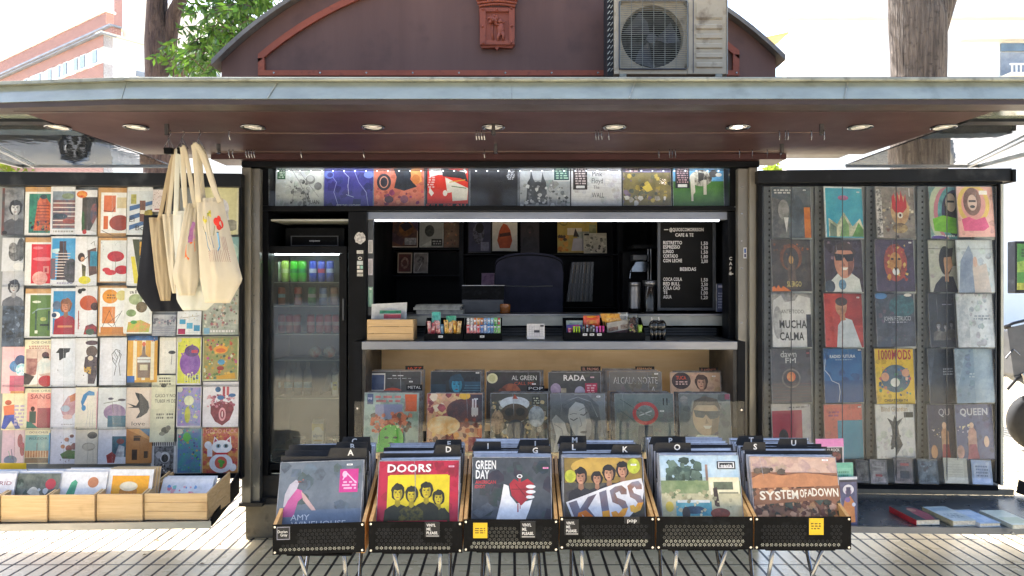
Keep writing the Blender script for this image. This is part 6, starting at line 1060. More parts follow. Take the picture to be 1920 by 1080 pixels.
# ================================================================ fridge
FY = 4.47; s = F/FY
FR = thing('drinks_fridge', (WX(570, FY), FY+.2, .392), 'tall black drinks fridge with a glass door left of the hatch', 'fridge')
def fb(x0, x1, y0, y1, Ya, Yb): return MB().box(WX(x0, FY), WX(x1, FY), Ya, Yb, WZ(y1, FY), WZ(y0, FY))
fb(492, 652, 463, 885, FY+.36, FY+.375).build('back', 'fridge_back', FR); fb(489.6, 491.5, 463, 885, FY+.02, FY+.375).build('side', 'black_frame', FR); fb(652.5, 654.5, 463, 885, FY+.02, FY+.375).build('side', 'black_frame', FR)
fb(492, 652, 461, 466, FY+.02, FY+.37).build('top', 'black_frame', FR); fb(492, 652, 866, 885, FY+.02, FY+.37).build('base', 'black_frame', FR)
dr = MB(); 
for q in ((492, 652, 462, 475.5), (492, 652, 868, 885), (492, 500.5, 476, 867.5), (638, 652, 476, 867.5)): dr.box(WX(q[0], FY), WX(q[1], FY), FY-.03, FY+.012, WZ(q[3], FY), WZ(q[2], FY))
dr = dr.build('door_frame', 'black_frame', FR, bevel=.002)
fb(501, 637.5, 476.5, 867, FY-.012, FY-.006).build('door_pane', 'fridge_glass', dr); fb(645, 648, 560, 600, FY-.045, FY-.03).build('door_handle', 'grey_plastic', dr, bevel=.002)
cover('sticker', (WX(505, FY), FY-.0135, WZ(850, FY)), (.022, 0, 0), (0, 0, -.05), 'H 4 .2 .1 .8 .9 .08 aab', None, None, None, '3a4a44', .0005, 'matte_print', dr)
FI = 4.62
for py in (529, 573, 625, 672, 742, 836): MB().box(WX(503, FY), WX(645, FY), FY+.05, FY+.35, WZ(py, FI)-.004, WZ(py, FI)).build('wire_shelf', 'rack_light', FR)
MB().box(WX(505, FY), WX(636, FY), FY+.06, FY+.08, WZ(477, FY)-.0, WZ(476, FY)+.003).build('fridge_lamp', 'fridge_led', FR)
def can(px, pyb, r, h, c1, c2, lab, dy=0, nm='drinks_can'):
    Y = FI+dy; x = WX(px, Y); z = WZ(pyb, FI)+.001; mb = MB()
    mb.lathe(x, Y, [(r*.75, z), (r, z+.008), (r, z+h*.42)], 14, 0, pc(c1)).lathe(x, Y, [(r*1.002, z+h*.42), (r*1.002, z+h*.62)], 14, 0, pc(c2)).lathe(x, Y, [(r, z+h*.62), (r, z+h-.012), (r*.82, z+h), (r*.8, z+h-.004), (.001, z+h-.004)], 14, 0, pc(c1))
    return mb.build(nm, 'foil', None, lab, 'can', 'cans in the drinks fridge', smooth=True)
row1 = [(519, 'c8d8b8', 'a8c890', 'pale green can at the left end of the top fridge shelf'), (535, 'b8dc60', 'd8e8a0', 'second can from the left, light lime green, top fridge shelf'), (552, '48c828', '188838', 'bright green can with a dark band on the top fridge shelf'), (567, '50c030', '208c50', 'rightmost green can beside the blue ones'), (587, '2848b8', 'c8c8d8', 'leftmost blue and silver can'), (603, '2040b0', 'c03048', 'middle blue and silver can with a red mark'), (619, '3c50a8', 'b8c0d8', 'rightmost blue can, glare painted in as a duller blue')]  # duller colour of the last can paints in the door glare
for px, a, b_, l in row1: can(px, 528.5, .0265 if px < 580 else .0245, .135, a, b_, l)
for px, a, b_, l in ((527, 'd87850', 'c8dce0', 'orange and white can on the second fridge shelf'), (559, 'c84420', '5c2410', 'dark orange can on the second fridge shelf'), (585, '5ca870', 'dde4dc', 'green and white can on the second fridge shelf'), (606, '6c84b8', 'c4ccd8', 'blue grey can on the second fridge shelf'), (627, 'd09888', 'c8a8a0', 'washed pink can on the second fridge shelf')): can(px, 572.5, .026, .118, a, b_, l)
for i, px in enumerate((528, 543, 557, 583, 600, 615, 630)): can(px, 624.5, .0255, .118, 'c83c44', 'd89c9c', ['first', 'second', 'third', 'fourth', 'fifth', 'sixth', 'seventh'][i]+' red can from the left on the third fridge shelf')
for px, l in ((591, 'left'), (618, 'right')):
    mb = MB(); mb.ball((WX(px, FI), FI, WZ(671, FI)+.038), (.042, .042, .037), 12, 0, pc('d8d8cc:c87060:20')); mb.build('snack_tub', 'foil', None, l+' rounded whitish tub on the fourth fridge shelf', 'tub', 'tubs in the fridge', smooth=True)
for i, (px, tl) in enumerate(((518, 0), (541, 0), (559, 0), (577, 0), (607, .35), (628, 0))):
    x = WX(px, FI); z = WZ(741, FI)+.001; R_ = .026; mb = MB().lathe(0, 0, [(R_, 0), (R_, .09), (R_*.92, .1), (R_, .115), (R_*.9, .15), (R_*.42, .175), (R_*.42, .19), (R_*.5, .192), (R_*.5, .21), (.001, .211)], 14)
    cs, sn = math.cos(-tl), math.sin(-tl); mb.v = [(x+p[0]*cs-p[2]*sn*-1*(-1), FI+p[1], z+p[2]*cs-p[0]*sn*(-1)*0+(0 if not tl else p[0]*sn*-1+.012)) for p in mb.v]
    o = mb.build('water_bottle', 'bottle', None, ['first', 'second', 'third', 'fourth', 'tilted fifth', 'sixth'][i]+' clear water bottle from the left on the fridge shelf', 'bottle', 'water bottles in the fridge', smooth=True)
    m2 = MB().lathe(x, FI, [(R_*1.02, z+.05), (R_*1.02, z+.085)], 14, 0, pc('c8dce8:88b0d0:30')); 
    if not tl: m2.build('bottle_label', 'matte_print', o, smooth=True)
def carton(px, pyb, w_, h_, spec, lab):
    x = WX(px, FI); z = WZ(pyb, FI)+.001; mb = MB(); mb.box(x-w_/2, x+w_/2, FI-.03, FI+.03, z, z+h_*.86, 0, pc('d8d4c4')); mb.prism([(x-w_/2, FI-.03, z+h_*.86), (x-w_/2, FI+.03, z+h_*.86), (x-w_/2, FI, z+h_)], (w_, 0, 0), 0, pc('d8d4c4'))
    art(mb, Vector((x-w_/2, FI-.03, z+h_*.86)), Vector((w_, 0, 0)), Vector((0, 0, -h_*.86)), Vector((0, -1, 0)), spec, random.Random(2)); mb.build('drink_carton', 'print', None, lab, 'carton', 'cartons in the fridge')
carton(598, 835.5, .075, .17, 'R 0 0 1 .3 d8c070;E .5 .3 .35 .16 e8e4d4;B .5 .52 .14 alpro 2c4c8c .8;R .1 .7 .9 .78 c8a050;R .2 .85 .8 .9 999', 'cream carton lettered alpro on the lowest fridge shelf')
carton(630, 741.5, .035, .15, 'R .1 .3 .9 .7 c8c070;R .2 .4 .8 .5 555', 'narrow yellowish carton beside the water bottles')
carton(631, 835.5, .035, .06, 'R .1 .2 .9 .6 a8806c', 'small brown carton at the right of the lowest fridge shelf')
for px in (520, 560):
    mb = MB(); mb.cyl((WX(px-11, FI), FI, WZ(835, FI)+.03), (WX(px+12, FI), FI+.02, WZ(835, FI)+.03), .028, .024, 12); mb.build('lying_bottle', 'bottle', None, ('left' if px < 540 else 'right')+' clear bottle lying on the lowest fridge shelf', 'bottle', 'bottles lying in the fridge', smooth=True)
# receipt printer / amplifier above the fridge
AM = thing('black_device', (WX(590, 4.6), 4.6, WZ(462, 4.5)), 'black electronic box with a recessed front above the fridge', 'device')
MB().box(WX(535, 4.55), WX(646, 4.55), 4.55, 4.84, WZ(411, 4.43)-.19, WZ(427, 4.55)).build('housing', 'black_plastic', AM, bevel=.004)
mb = MB(); x0, x1, z0, z1 = WX(545, 4.54), WX(634, 4.54), WZ(461, 4.54), WZ(442, 4.54)
mb.box(x0, x1, 4.54, 4.549, z0, z0+.005).box(x0, x1, 4.54, 4.549, z1-.005, z1).box(x0, x0+.005, 4.54, 4.549, z0+.005, z1-.005).box(x1-.005, x1, 4.54, 4.549, z0+.005, z1-.005); mb.build('front_bezel', 'grey_plastic', AM)
MB().text((WX(589, 4.54), 4.5485, WZ(451, 4.54)), (1, 0, 0), (0, 0, 1), 'computone', .011, bold=True, w=.068).build('lettering', 'white_plastic', AM)
# ================================================================ menu board
Y = 4.80; MBd = thing('menu_board', (WX(1287, Y), Y, WZ(581, Y)), 'black letter board with white drinks prices at the right of the hatch', 'menu board')
MB().box(WX(1238, Y), WX(1336, Y), Y, Y+.01, WZ(577, Y), WZ(417, Y)).build('board', 'black_matte', MBd)
mb = MB()
for q in ((1232.5, 1237.7, 412, 582), (1336.3, 1341.5, 412, 582), (1237.9, 1336.1, 577.3, 582), (1237.9, 1336.1, 412, 416.7)): mb.box(WX(q[0], Y), WX(q[1], Y), Y-.012, Y+.012, WZ(q[3], Y), WZ(q[2], Y))
mb.build('frame', 'grey_plastic', MBd, bevel=.0015)
mb = MB(); k = Y/F
def tx(px, py, t, h, al='l', w=None): mb.text((WX(px, Y), Y-.002, WZ(py, Y)), (1, 0, 0), (0, 0, 1), t, h*k, bold=True, align=al, w=w and w*k)
mb.box(WX(1245, Y), WX(1253, Y), Y-.002, Y-.001, WZ(431.3, Y), WZ(430, Y)); tx(1319, 430.5, '@QUIOSCOMORRISON', 6, 'r', 64); tx(1283, 440.5, 'CAFE & TE', 6, 'c', 34)
for py, a, b_ in ((455, 'RISTRETTO', '1,50'), (463, 'ESPRESSO', '1,50'), (471.5, 'LUNGO', '1,50'), (480, 'CORTADO', '1,80'), (488.5, 'CON LECHE', '2,00'), (523.5, 'COCA COLA', '1,50'), (532, 'RED BULL', '2,50'), (540, 'COLA CAO', '2,00'), (548, 'TE', '1,00'), (556.5, 'AGUA', '1,20')):
    tx(1243.5, py, a, 6.2, 'l', len(a)*3.9); tx(1327, py+1.2, b_, 6.2, 'r', 12.5)
tx(1290, 504.5, 'BEBIDAS', 6.2, 'c', 30); mb.build('lettering', 'white_plastic', MBd)
# ================================================================ counter goods
CT = 1.2085
def wood_box():
    x0, x1, Y0, d, h = WX(693, 4.30), WX(778, 4.30), 4.225, .17, .125; c = thing('wooden_box', ((x0+x1)/2, Y0+d/2, CT), 'pale slatted wooden box with cards on the left of the counter', 'box')
    for i in range(3):
        z = CT+i*h/3
        mb = MB().box(x0, x1, Y0, Y0+.008, z+.0015, z+h/3); mb.build('slat_row', 'crate_wood', c, bevel=.0012)
    for xa in (x0, x1-.008): MB().box(xa, xa+.008, Y0+.0085, Y0+d, CT, CT+h-.003).build('side_board', 'crate_wood', c)
    MB().box(x0+.0085, x1-.0085, Y0+d-.008, Y0+d, CT, CT+h-.003).build('back_board', 'crate_wood', c)
wood_box()
cover('card', W(697, 570, 4.36), (.215, 0, .01), (0, -.03, -.17), 'R .04 .05 .96 .95 d0d4d8;R .1 .3 .35 .6 c8ccd0', 'large white card at the back of the wooden counter box', 'card', 'cards in the wooden counter box', 'd4d8dc', .003)
cover('card', W(712, 581, 4.33), (.13, 0, 0), (0, -.03, -.14), 'R .0 .02 1 .16 2c8c6c;H 1 .05 .3 .95 .5 .04 8cc0a8;R 0 .3 1 .9 d0d8d4', 'white card with a green top strip in the wooden box', 'card', 'cards in the wooden counter box', 'd4dcd8', .003)
cover('card', W(719, 588, 4.30), (.105, 0, 0), (0, -.025, -.12), 'R .02 .03 1 .25 b03c50;R .05 .35 .95 .6 dcdcd8;R .08 .45 .92 .95 2c2c2c:5c5440:30', 'small card with a red band at the front of the wooden box', 'card', 'cards in the wooden counter box', 'dcdcdc', .003)
lz = WZ(589, 4.62)+.002
for i in range(7):
    w_ = .30; x = -.63+random.uniform(-.012, .012); mb = MB(); z = lz+i*.0085; a = random.uniform(-.05, .02)
    mb.prism([(x, 4.615, z+.0), (x+w_, 4.615+a*.2, z), (x+w_, 4.615+a*.2, z+.0075), (x, 4.615, z+.0075)], (0, .25, 0), 0, pc(['c8c8c0:a8a8a0:60', 'b8b8b4', 'a0a09c', 'd0d0c8'][i % 4]))
    mb.build('newspaper', 'matte_print', None, 'folded newspaper in the stack on the ledge, %s from the bottom' % ['first', 'second', 'third', 'fourth', 'fifth', 'sixth', 'seventh'][i], 'newspaper', 'newspapers stacked on the ledge')
GS = 'snack packets in the black counter trays'
def snack_tray(x0, x1, Y0, d, hf, lab, mid=None):
    X0, X1 = WX(x0, Y0), WX(x1, Y0); t = thing('snack_tray', ((X0+X1)/2, Y0+d/2, CT), lab, 'tray', 'black snack trays on the counter')
    MB().box(X0, X1, Y0, Y0+.005, CT, CT+hf).build('front_board', 'black_plastic', t, bevel=.001); MB().box(X0, X1, Y0+d-.005, Y0+d, CT, CT+.13).build('back_board', 'black_plastic', t, bevel=.001)
    for xa in [X0, X1-.005]+([WX(mid, Y0)] if mid else []): MB().prism([(xa, Y0+.0055, CT), (xa, Y0+d-.0055, CT), (xa, Y0+d-.0055, CT+.13), (xa, Y0+.0055, CT+hf)], (.005, 0, 0)).build('side_board', 'black_plastic', t)
    MB().box(X0+.0055, X1-.0055, Y0+.0055, Y0+d-.0055, CT+.0003, CT+.004).build('tray_floor', 'black_plastic', t)
def packet(px, pyt, w_, h_, Yv, c1, c2, lab, tilt=0, flat=.012):
    """pillow-shaped foil packet with crimped ends"""
    x = WX(px, Yv); zt = WZ(pyt, Yv); mb = MB(); N_ = 6; M_ = 5; rn = random.Random(int(px*7+pyt)); V_ = []
    for j in range(N_+1):
        v = j/N_; 
        for i in range(M_+1):
            u = i/M_; y = flat*math.sin(math.pi*u)**.6*math.sin(math.pi*min(1, max(0, (v-.08)/.84)))**.5 if 0 < v < 1 else 0
            V_.append((x+(u-.5)*w_+tilt*(v-.5)*h_, Yv-y-rn.uniform(0, .002), zt-v*h_))
    for j in range(N_):
        for i in range(M_):
            q = (j*(M_+1)+i, j*(M_+1)+i+1, (j+1)*(M_+1)+i+1, (j+1)*(M_+1)+i); mb.mesh([V_[k_] for k_ in q], [(0, 1, 2, 3)], 0, pc(c1) if (1 <= j <= 1 or j >= 4 or i in (0, M_-1)) else pc(c2))
    mb.obox((x-w_*.45, Yv+.001, zt-h_*.95), (w_*.9, 0, 0), (0, .004, 0), (0, 0, h_*.9), 0, pc(c1))
    return mb.build('snack_packet', 'foil', None, lab, 'snack', GS, smooth=False)
snack_tray(795, 868, 4.235, .14, .040, 'black tray of red and golden snacks on the counter'); snack_tray(869.5, 941, 4.235, .14, .040, 'black tray of gum and mint packs on the counter')
snack_tray(1058, 1210, 4.235, .15, .048, 'long black tray of sweets right of the centre card', 1136)
for i, (px, py, w_, h_, c1, c2, l, tl) in enumerate((
    (818, 585, .055, .12, '2c8c88:58b8b0:30', '58c0b8', 'turquoise bag standing tall at the back left', 0), (846, 592, .06, .10, '2c9078:60b898:30', '48a888', 'green bag at the back of the first tray', 0),
    (805, 602, .022, .075, 'c83c44:e8d8d8:60', 'a84c60:e8c8c8:50', 'leftmost red and white wrapped bar', .1), (813, 604, .024, .07, 'b03c48:7c4050:50', 'd8b8bc:9c4450:50', 'second red wrapped bar leaning left', -.2), (821, 601, .026, .078, 'd02830:e8e0e0:50', '8c5068:d8b0b8:50', 'bright red wrapped bar with white stripe', .2), (829, 608, .02, .065, '3c78b0:a8c8d8:50', '5c90b8', 'small blue wrapped bar', 0),
    (837, 600, .024, .08, 'd89c2c:f0d080:50', 'e8b848:7c5030:50', 'golden wrapped bar, first of four', .1), (845, 603, .024, .076, 'c88c50:e8d0a0:50', 'b89cb0:e8c860:50', 'golden and lilac wrapped bar, second of four', -.25), (853, 601, .024, .078, 'e0a030:b87020:50', 'e8c050', 'orange golden wrapped bar, third of four', .2), (861, 602, .022, .076, 'c8a050:f0e0b0:50', 'd8b060:8c5c40:50', 'pale golden wrapped bar, fourth of four', -.1))):
    packet(px, py, w_, h_, 4.262+(.05 if i < 2 else .004*(i % 3)), c1, c2, l, tl)
cols_ = ['c83c48', 'b83040', 'c84450', 'd04850', '2c6cb8', '3c80c8', '4c90d0', '2c70b0', '3ca048', '68b848']
for i in range(10):
    px = 878+i*6.4; l = ['first', 'second', 'third', 'fourth', 'fifth', 'sixth', 'seventh', 'eighth', 'ninth', 'tenth'][i]
    packet(px, 609, .019, .05, 4.252, cols_[i]+':dde:60', 'd8dce0' if i in (1, 2, 5) else cols_[i], '%s short pack from the left in the front row of the gum tray' % l)
    packet(px, 596, .019, .07, 4.285, ['5c6068', '3c3c40', 'd8d8dc', 'e09030', 'd89848', '3c5cb0', '5890d0', '58a0d8', '48b058', '60b048'][i]+':eee:60', ['e8e8e8', 'd8d8d8', 'e87828', 'e8a850', 'c86c30', '88b0e0', '6ca8dc', '80c0d8', '70c070', 'c84048'][i], '%s tall pack from the left in the rear row of the gum tray' % l)
for i, (px, py, w_, h_, Yv, c1, c2, l, tl) in enumerate((
    (1077, 601, .10, .075, 4.33, '9cb0b0:78908c:30', 'a8bcb8', 'greenish silver packet at the back left of the sweets tray', 0), (1077, 609, .095, .055, 4.30, '3c3c98:5048a8:30', '6c50b0:c84080:50', 'blue and violet sweets bag', 0), (1109, 592, .10, .075, 4.34, 'd83c28:e86030:20', 'e8a030:d04828:20', 'red and orange crisp bag in the sweets tray', 0),
    (1068, 615, .022, .05, 4.262, 'c05070:8c3060:50', 'd8a0b0', 'small pink and purple pack, leftmost in front', 0), (1076, 612, .012, .055, 4.258, 'a8d020', 'c0e030', 'first lime green stick pack', 0), (1081, 612, .012, .055, 4.259, 'a0c818', 'b8d828', 'second lime green stick pack', 0), (1086, 612, .012, .055, 4.258, '98c018', 'b0d020', 'third lime green stick pack', 0),
    (1094, 609, .018, .06, 4.262, '20222c:9098a0:60', '181a20', 'first black pack with white marks', 0), (1101, 609, .018, .06, 4.263, '1c1e24', 'b0b4c0', 'second black pack with a pale middle', 0), (1108, 609, .018, .06, 4.262, '24262e:a0a4b0:60', '16181e', 'third black pack with white marks', 0), (1113, 610, .015, .058, 4.263, '181a20', 'c8ccd8', 'fourth black pack with a pale middle', 0),
    (1119, 612, .014, .056, 4.258, '9c70b8', 'b890d0', 'small lilac pack beside the black ones', 0), (1125, 611, .014, .058, 4.26, 'd03c90', 'e058a8', 'first magenta stick pack', 0), (1131, 611, .014, .058, 4.26, 'c83488', 'd850a0', 'second magenta stick pack', 0),
    (1148, 588, .125, .075, 4.345, 'd89428:e8b038:30', 'c87820:e8c060:60', 'golden crisp bag leaning at the back', .3), (1168, 586, .06, .06, 4.35, '9ca0a0:d8dcdc:60', '888c8c', 'silver foil bag behind the golden one', 0))):
    packet(px, py, w_, h_, Yv, c1, c2, l, tl)
mb = MB(); mb.obox(W(1138, 606, 4.31), (.155, 0, .028), (0, -.02, -.085), (0, .035, 0), 0, pc('c8c4bc:b0aca4:20')); art(mb, W(1138, 606, 4.31)+Vector((0, -.002, 0)), Vector((.155, 0, .028)), Vector((0, -.02, -.085)), Vector((0, -1, 0)), 'R .05 .35 .42 .62 7c5c50:a89080:60;R .52 .3 .9 .6 7c6458:b0a090:60;R 0 .68 1 1 2c1c20:5c2430:50', random.Random(4)); mb.build('snack_carton', 'print', None, 'open white carton of dark sweets in the long tray', 'carton')
jar = thing('glass_jar', (WX(1187, 4.27), 4.275, CT), 'clear jar of brown and green sweets at the tray end', 'jar')
x = WX(1187, 4.27); MB().lathe(x, 4.275, [(.030, CT+.006), (.034, CT+.02), (.034, CT+.135), (.028, CT+.145), (.030, CT+.15)], 18).build('jar_glass', 'glass', jar, smooth=True)
mb = MB(); rn = random.Random(8)
for i in range(60):
    a = rn.uniform(0, 6.28); r = rn.uniform(0, .024); z = CT+.015+rn.random()*.12; mb.ball((x+r*math.cos(a), 4.275+r*math.sin(a), z), .007, 6, 0, pc('4c2c20' if z > CT+.095 else rn.choice(['8ca040', 'a05040', 'c8b080', '6c4030'])))
mb.build('sweets', 'foil', jar, smooth=True)
packet(1200, 609, .026, .055, 4.262, 'a8c850:88a83c:40', '98b848', 'pale green packet at the right end of the sweets tray')
for px, z, l in ((826, .03, 'white price tag on the red and golden snack tray'), (904, .03, 'white price tag on the gum tray'), (1097, .042, 'left white price tag on the sweets tray'), (1110, .042, 'middle white price tag on the sweets tray'), (1124, .042, 'right white price tag on the sweets tray')):
    cover('price_tag', (WX(px, 4.23)-.013, 4.2335, CT+z), (.026, 0, 0), (0, 0, -.013), 'R .2 .35 .8 .65 777', l, 'price tag', 'price tags on the snack trays', 'e4e4e8', .001, 'matte_print')
cover('card', W(988, 607, 4.26), (.105, 0, 0), (0, -.02, -.09), 'H 6 .08 .1 .92 .8 .012 8c8c9c;V 6 .08 .1 .92 .8 .012 a4a4b0;R .4 .42 .72 .58 3c3c48;R .75 .08 .95 .2 4c4c58;R .05 .84 .95 .86 999', 'small white folded card with grid print in the counter centre', 'card', None, 'dcdce0', .002, 'matte_print')
# four-legged black toy
fg = thing('black_cup_toy', (WX(1233, 4.26), 4.27, CT), 'black four legged ornament with two straws on the counter', 'ornament')
x = WX(1233, 4.26); mb = MB(); mb.ball((x-.022, 4.265, CT+.085), (.030, .03, .038), 12).ball((x+.022, 4.265, CT+.085), (.032, .03, .038), 12).ball((x, 4.275, CT+.105), (.045, .025, .015), 12)
for dx in (-.036, -.012, .012, .036): mb.tube([(x+dx*1.05, 4.262, CT+.09), (x+dx, 4.258, CT+.045), (x+dx*.95, 4.256, CT+.001)], [.016, .012, .0125], 10)
mb.build('toy_body', 'black_gloss', fg, smooth=True)
for dx in (-.030, .012): MB().tube([(x+dx, 4.262, CT+.105), (x+dx-.006, 4.262, CT+.138)], .0035, 8).build('straw', 'white_plastic', fg)
# ================================================================ things inside the hatch
GI = 'prints and records on the black shelves inside'
def ic(x0, x1, y0, y1, base, spec, lab, dy=0, name='picture', cat='picture', lean=.03):
    Yv = Ys-.002+dy+.05; s_ = F/Yv; cover(name, W(x0, y0, Yv), (WX(x1, Yv)-WX(x0, Yv), 0, 0), (0, -lean, WZ(y1, Yv)-WZ(y0, Yv)), spec, lab, cat, GI, base, .005)
ic(735, 784, 405, 464, 'c8b8a8', 'R .03 .02 .97 .97 6c4838:3c2c30:12;E .55 .4 .28 .25 8c5c30:5c3c24:20;P .3,.3,.6,.15,.8,.35,.5,.5 24202c;P 0,.5,.5,.75,.4,.95,0,.8 4a3440;R .5 .7 .95 .92 6c7078:a8a8b0:40;P .55,0,1,0,1,.5 4c3850', 'brown photo print of a wooden instrument on the top left shelf')
ic(787, 832, 408, 464, 'a8acac', 'R .03 .02 .97 .97 989c9c:8c9090:9;E .42 .45 .2 .2 4c5050:2c3030:30;P .1,.95,.5,.75,.6,.95 b0b4b4;R .5 .72 .95 .95 16181c;X 2 .55 .76 .9 .92 .14 a8acac', 'grey print with a dark bouquet on the top left shelf')
ic(833, 861, 408, 464, '7c6050:5c4c40:14', 'T .5 .1 .08 VIBES a88c78 .6;S 30 .05 .2 .95 .9 .08 6c3c2c,5c5c40,8c7c60,4c3c34,a06c50', 'brown and green print at the right of the top left shelf')
ic(746, 773, 474, 512, 'c0a890', 'R .08 .06 .92 .94 6c3830:4c2c28:20;E .5 .5 .28 .28 a88878:6c4840:40;E .5 .5 .16 .16 5c342c', 'small brown framed print on the middle left shelf')
ic(776, 803, 474, 512, 'a8a4a0', 'R .08 .06 .92 .94 6c6460:8c8480:20;E .5 .4 .25 .25 3c3838:8c8480:40;L .03 .3,.9,.6,.5 c8c4c0', 'small grey framed print on the middle left shelf')
ic(878, 921, 408, 474, '24262e', 'R .04 .02 .96 .97 3c3c58:2c2c44:9;E .45 .45 .25 .3 6c6c80:24242e:40;E .5 .3 .18 .15 14141c;R .55 .7 .9 .95 7c7c94', 'dark violet print at the left of the upper right shelf')
ic(923, 970, 406, 471, 'c8c8c0', 'R .04 .0 .96 .96 d0ccc4;P .35,.3,.45,.2,.6,.25,.72,.4,.8,.7,.7,.92,.3,.92,.2,.7,.28,.42 b85428:98401c:12;P .3,.5,.7,.45,.75,.55,.28,.6 4c2414', 'white print of an orange pear shape on the upper shelf')
ic(976, 1011, 408, 475, '2a2428:342c30:12', 'M .5 .35 .4 3c3034 201c20 2c282c', 'very dark print on the upper right shelf')
ic(1045, 1119, 408, 474, 'b8a050:a89048:9', 'E .16 .12 .12 .12 8c7c3c;E .16 .12 .08 .08 b8a050;R .25 .3 .62 .5 d8ccb8;P .35,.95,.4,.6,.8,.55,.9,.95 b8b4bc:a8a4ac:14;S 16 .02 .5 .35 .95 .08 c87c28,4c3c30,a86824,d89c40;R .5 .4 .9 .6 a8b0a8;P .4,.55,.45,.3,.55,.55 3c302c;R .8 .2 .98 .55 8c8c60', 'wide yellow and grey print on the upper right shelf')
ic(1094, 1137, 437, 475, 'c0bcac', 'R .03 .03 .97 .97 a8a498:c8c4b4:20;S 34 .05 .2 .95 .95 .07 6c6c64,8c8c80,504c48,d8d4c8;R .03 .03 .25 .12 14161a', 'sepia street print leaning in front of the yellow one', dy=-.05)
ic(903, 927, 512, 536, 'a88ca4', 'R .05 .05 .95 .95 b08cac:8c6c8c:30', 'small mauve card behind the till', dy=-.25, name='card', cat='card')
for i in range(17):
    x = sx(1157)-i*.0105; t = .02+.0085*i*.9; z0_ = sz(572.5)+.001; cc = ['2c2c30', 'a8a8a8', '3c3430', '8c8c90', 'b8b0a0', '1c1c20', '9c7c5c', 'c0c0c0'][i % 8]
    ang = .045+.006*i; U = Vector((.0035, 0, 0)); V = Vector((math.sin(ang)*.315, 0, math.cos(ang)*.315)); O = Vector((x-.012-math.sin(ang)*.315, Ys-.02-(i % 3)*.004, z0_))
    MB().obox(O, V, (0, .22, 0), (.0062, 0, 0), 0, pc(cc+':777:60')).build('vinyl_record', 'print', None, 'thin record spine leaning in the shelf row, %s from the right' % ['first', 'second', 'third', 'fourth', 'fifth', 'sixth', 'seventh', 'eighth', 'ninth', 'tenth', 'eleventh', 'twelfth', 'thirteenth', 'fourteenth', 'fifteenth', 'sixteenth', 'last'][i], 'record', 'records leaning on the shelf inside the hatch')
# office chair
Yv = 5.1; ch = thing('office_chair', (WX(992, Yv), Yv, .362), 'dark navy office chair with a rounded back behind the ledge', 'chair')
mb = MB(); pts = []
for i in range(20):
    t = i/19*math.pi; pts.append((WX(992, Yv)-math.cos(t)*.245*1.0, Yv, WZ(505, Yv)+abs(math.sin(t))**.55*.12))
pts = [(WX(992, Yv)-.23, Yv, .86)]+pts+[(WX(992, Yv)+.23, Yv, .86)]; mb.prism(pts, (0, .07, 0)); bk_ = mb.build('backrest', 'chair_blue', ch, bevel=.02); MB().tube([(p_[0]*1, Yv-.004, p_[2]-.018) for p_ in pts[1:-1]], .004, 6).build('piping', 'black_plastic', bk_); MB().tube([(WX(948, Yv), Yv-.004, WZ(536, Yv)), (WX(992, Yv), Yv-.006, WZ(537, Yv)), (WX(1036, Yv), Yv-.004, WZ(536, Yv))], .004, 6).build('seam', 'grey_plastic', bk_)  # lumbar seam, grey to paint in its highlight
MB().box(WX(992, Yv)-.23, WX(992, Yv)+.23, Yv-.40, Yv-.01, .80, .86).build('seat', 'chair_blue', ch, bevel=.02); MB().cyl((WX(992, Yv), Yv-.2, .45), (WX(992, Yv), Yv-.2, .798), .03).build('stem', 'black_plastic', ch)
for i in range(5):
    a = i*1.2566; c_ = (WX(992, Yv), Yv-.2); MB().tube([(c_[0]+.03*math.cos(a), c_[1]+.03*math.sin(a), .45), (c_[0]+.26*math.cos(a), c_[1]+.26*math.sin(a)*.9, .385)], .018, 8).build('leg', 'black_plastic', ch)
# till
Yv = 4.80; ti = thing('cash_till', (WX(903, Yv), Yv, lz), 'low dark grey till screen on the ledge beside the chair', 'till')
MB().box(WX(866, Yv), WX(944, Yv), Yv, Yv+.12, lz-.0, WZ(562, Yv)).build('till_base', 'grey_plastic', ti, bevel=.004)
MB().prism([(WX(865, Yv), Yv+.03, WZ(561.5, Yv)), (WX(865, Yv), Yv+.055, WZ(561.5, Yv)), (WX(865, Yv), Yv+.09, WZ(536, Yv)), (WX(865, Yv), Yv+.07, WZ(536, Yv))], (WX(945, Yv)-WX(865, Yv), 0, 0)).build('screen', 'black_plastic', ti); MB().box(WX(865, Yv), WX(946, Yv), Yv+.068, Yv+.092, WZ(536, Yv)+.0005, WZ(534.6, Yv)).build('screen_rim', 'steel', ti)
x = WX(947, 4.7); MB().lathe(x, 4.72, [(.001, lz), (.034, lz), (.036, lz+.05), (.034, lz+.062), (.001, lz+.063)], 16).build('amber_jar', 'amber', None, 'small amber jar on the ledge right of the till', 'jar', smooth=True)
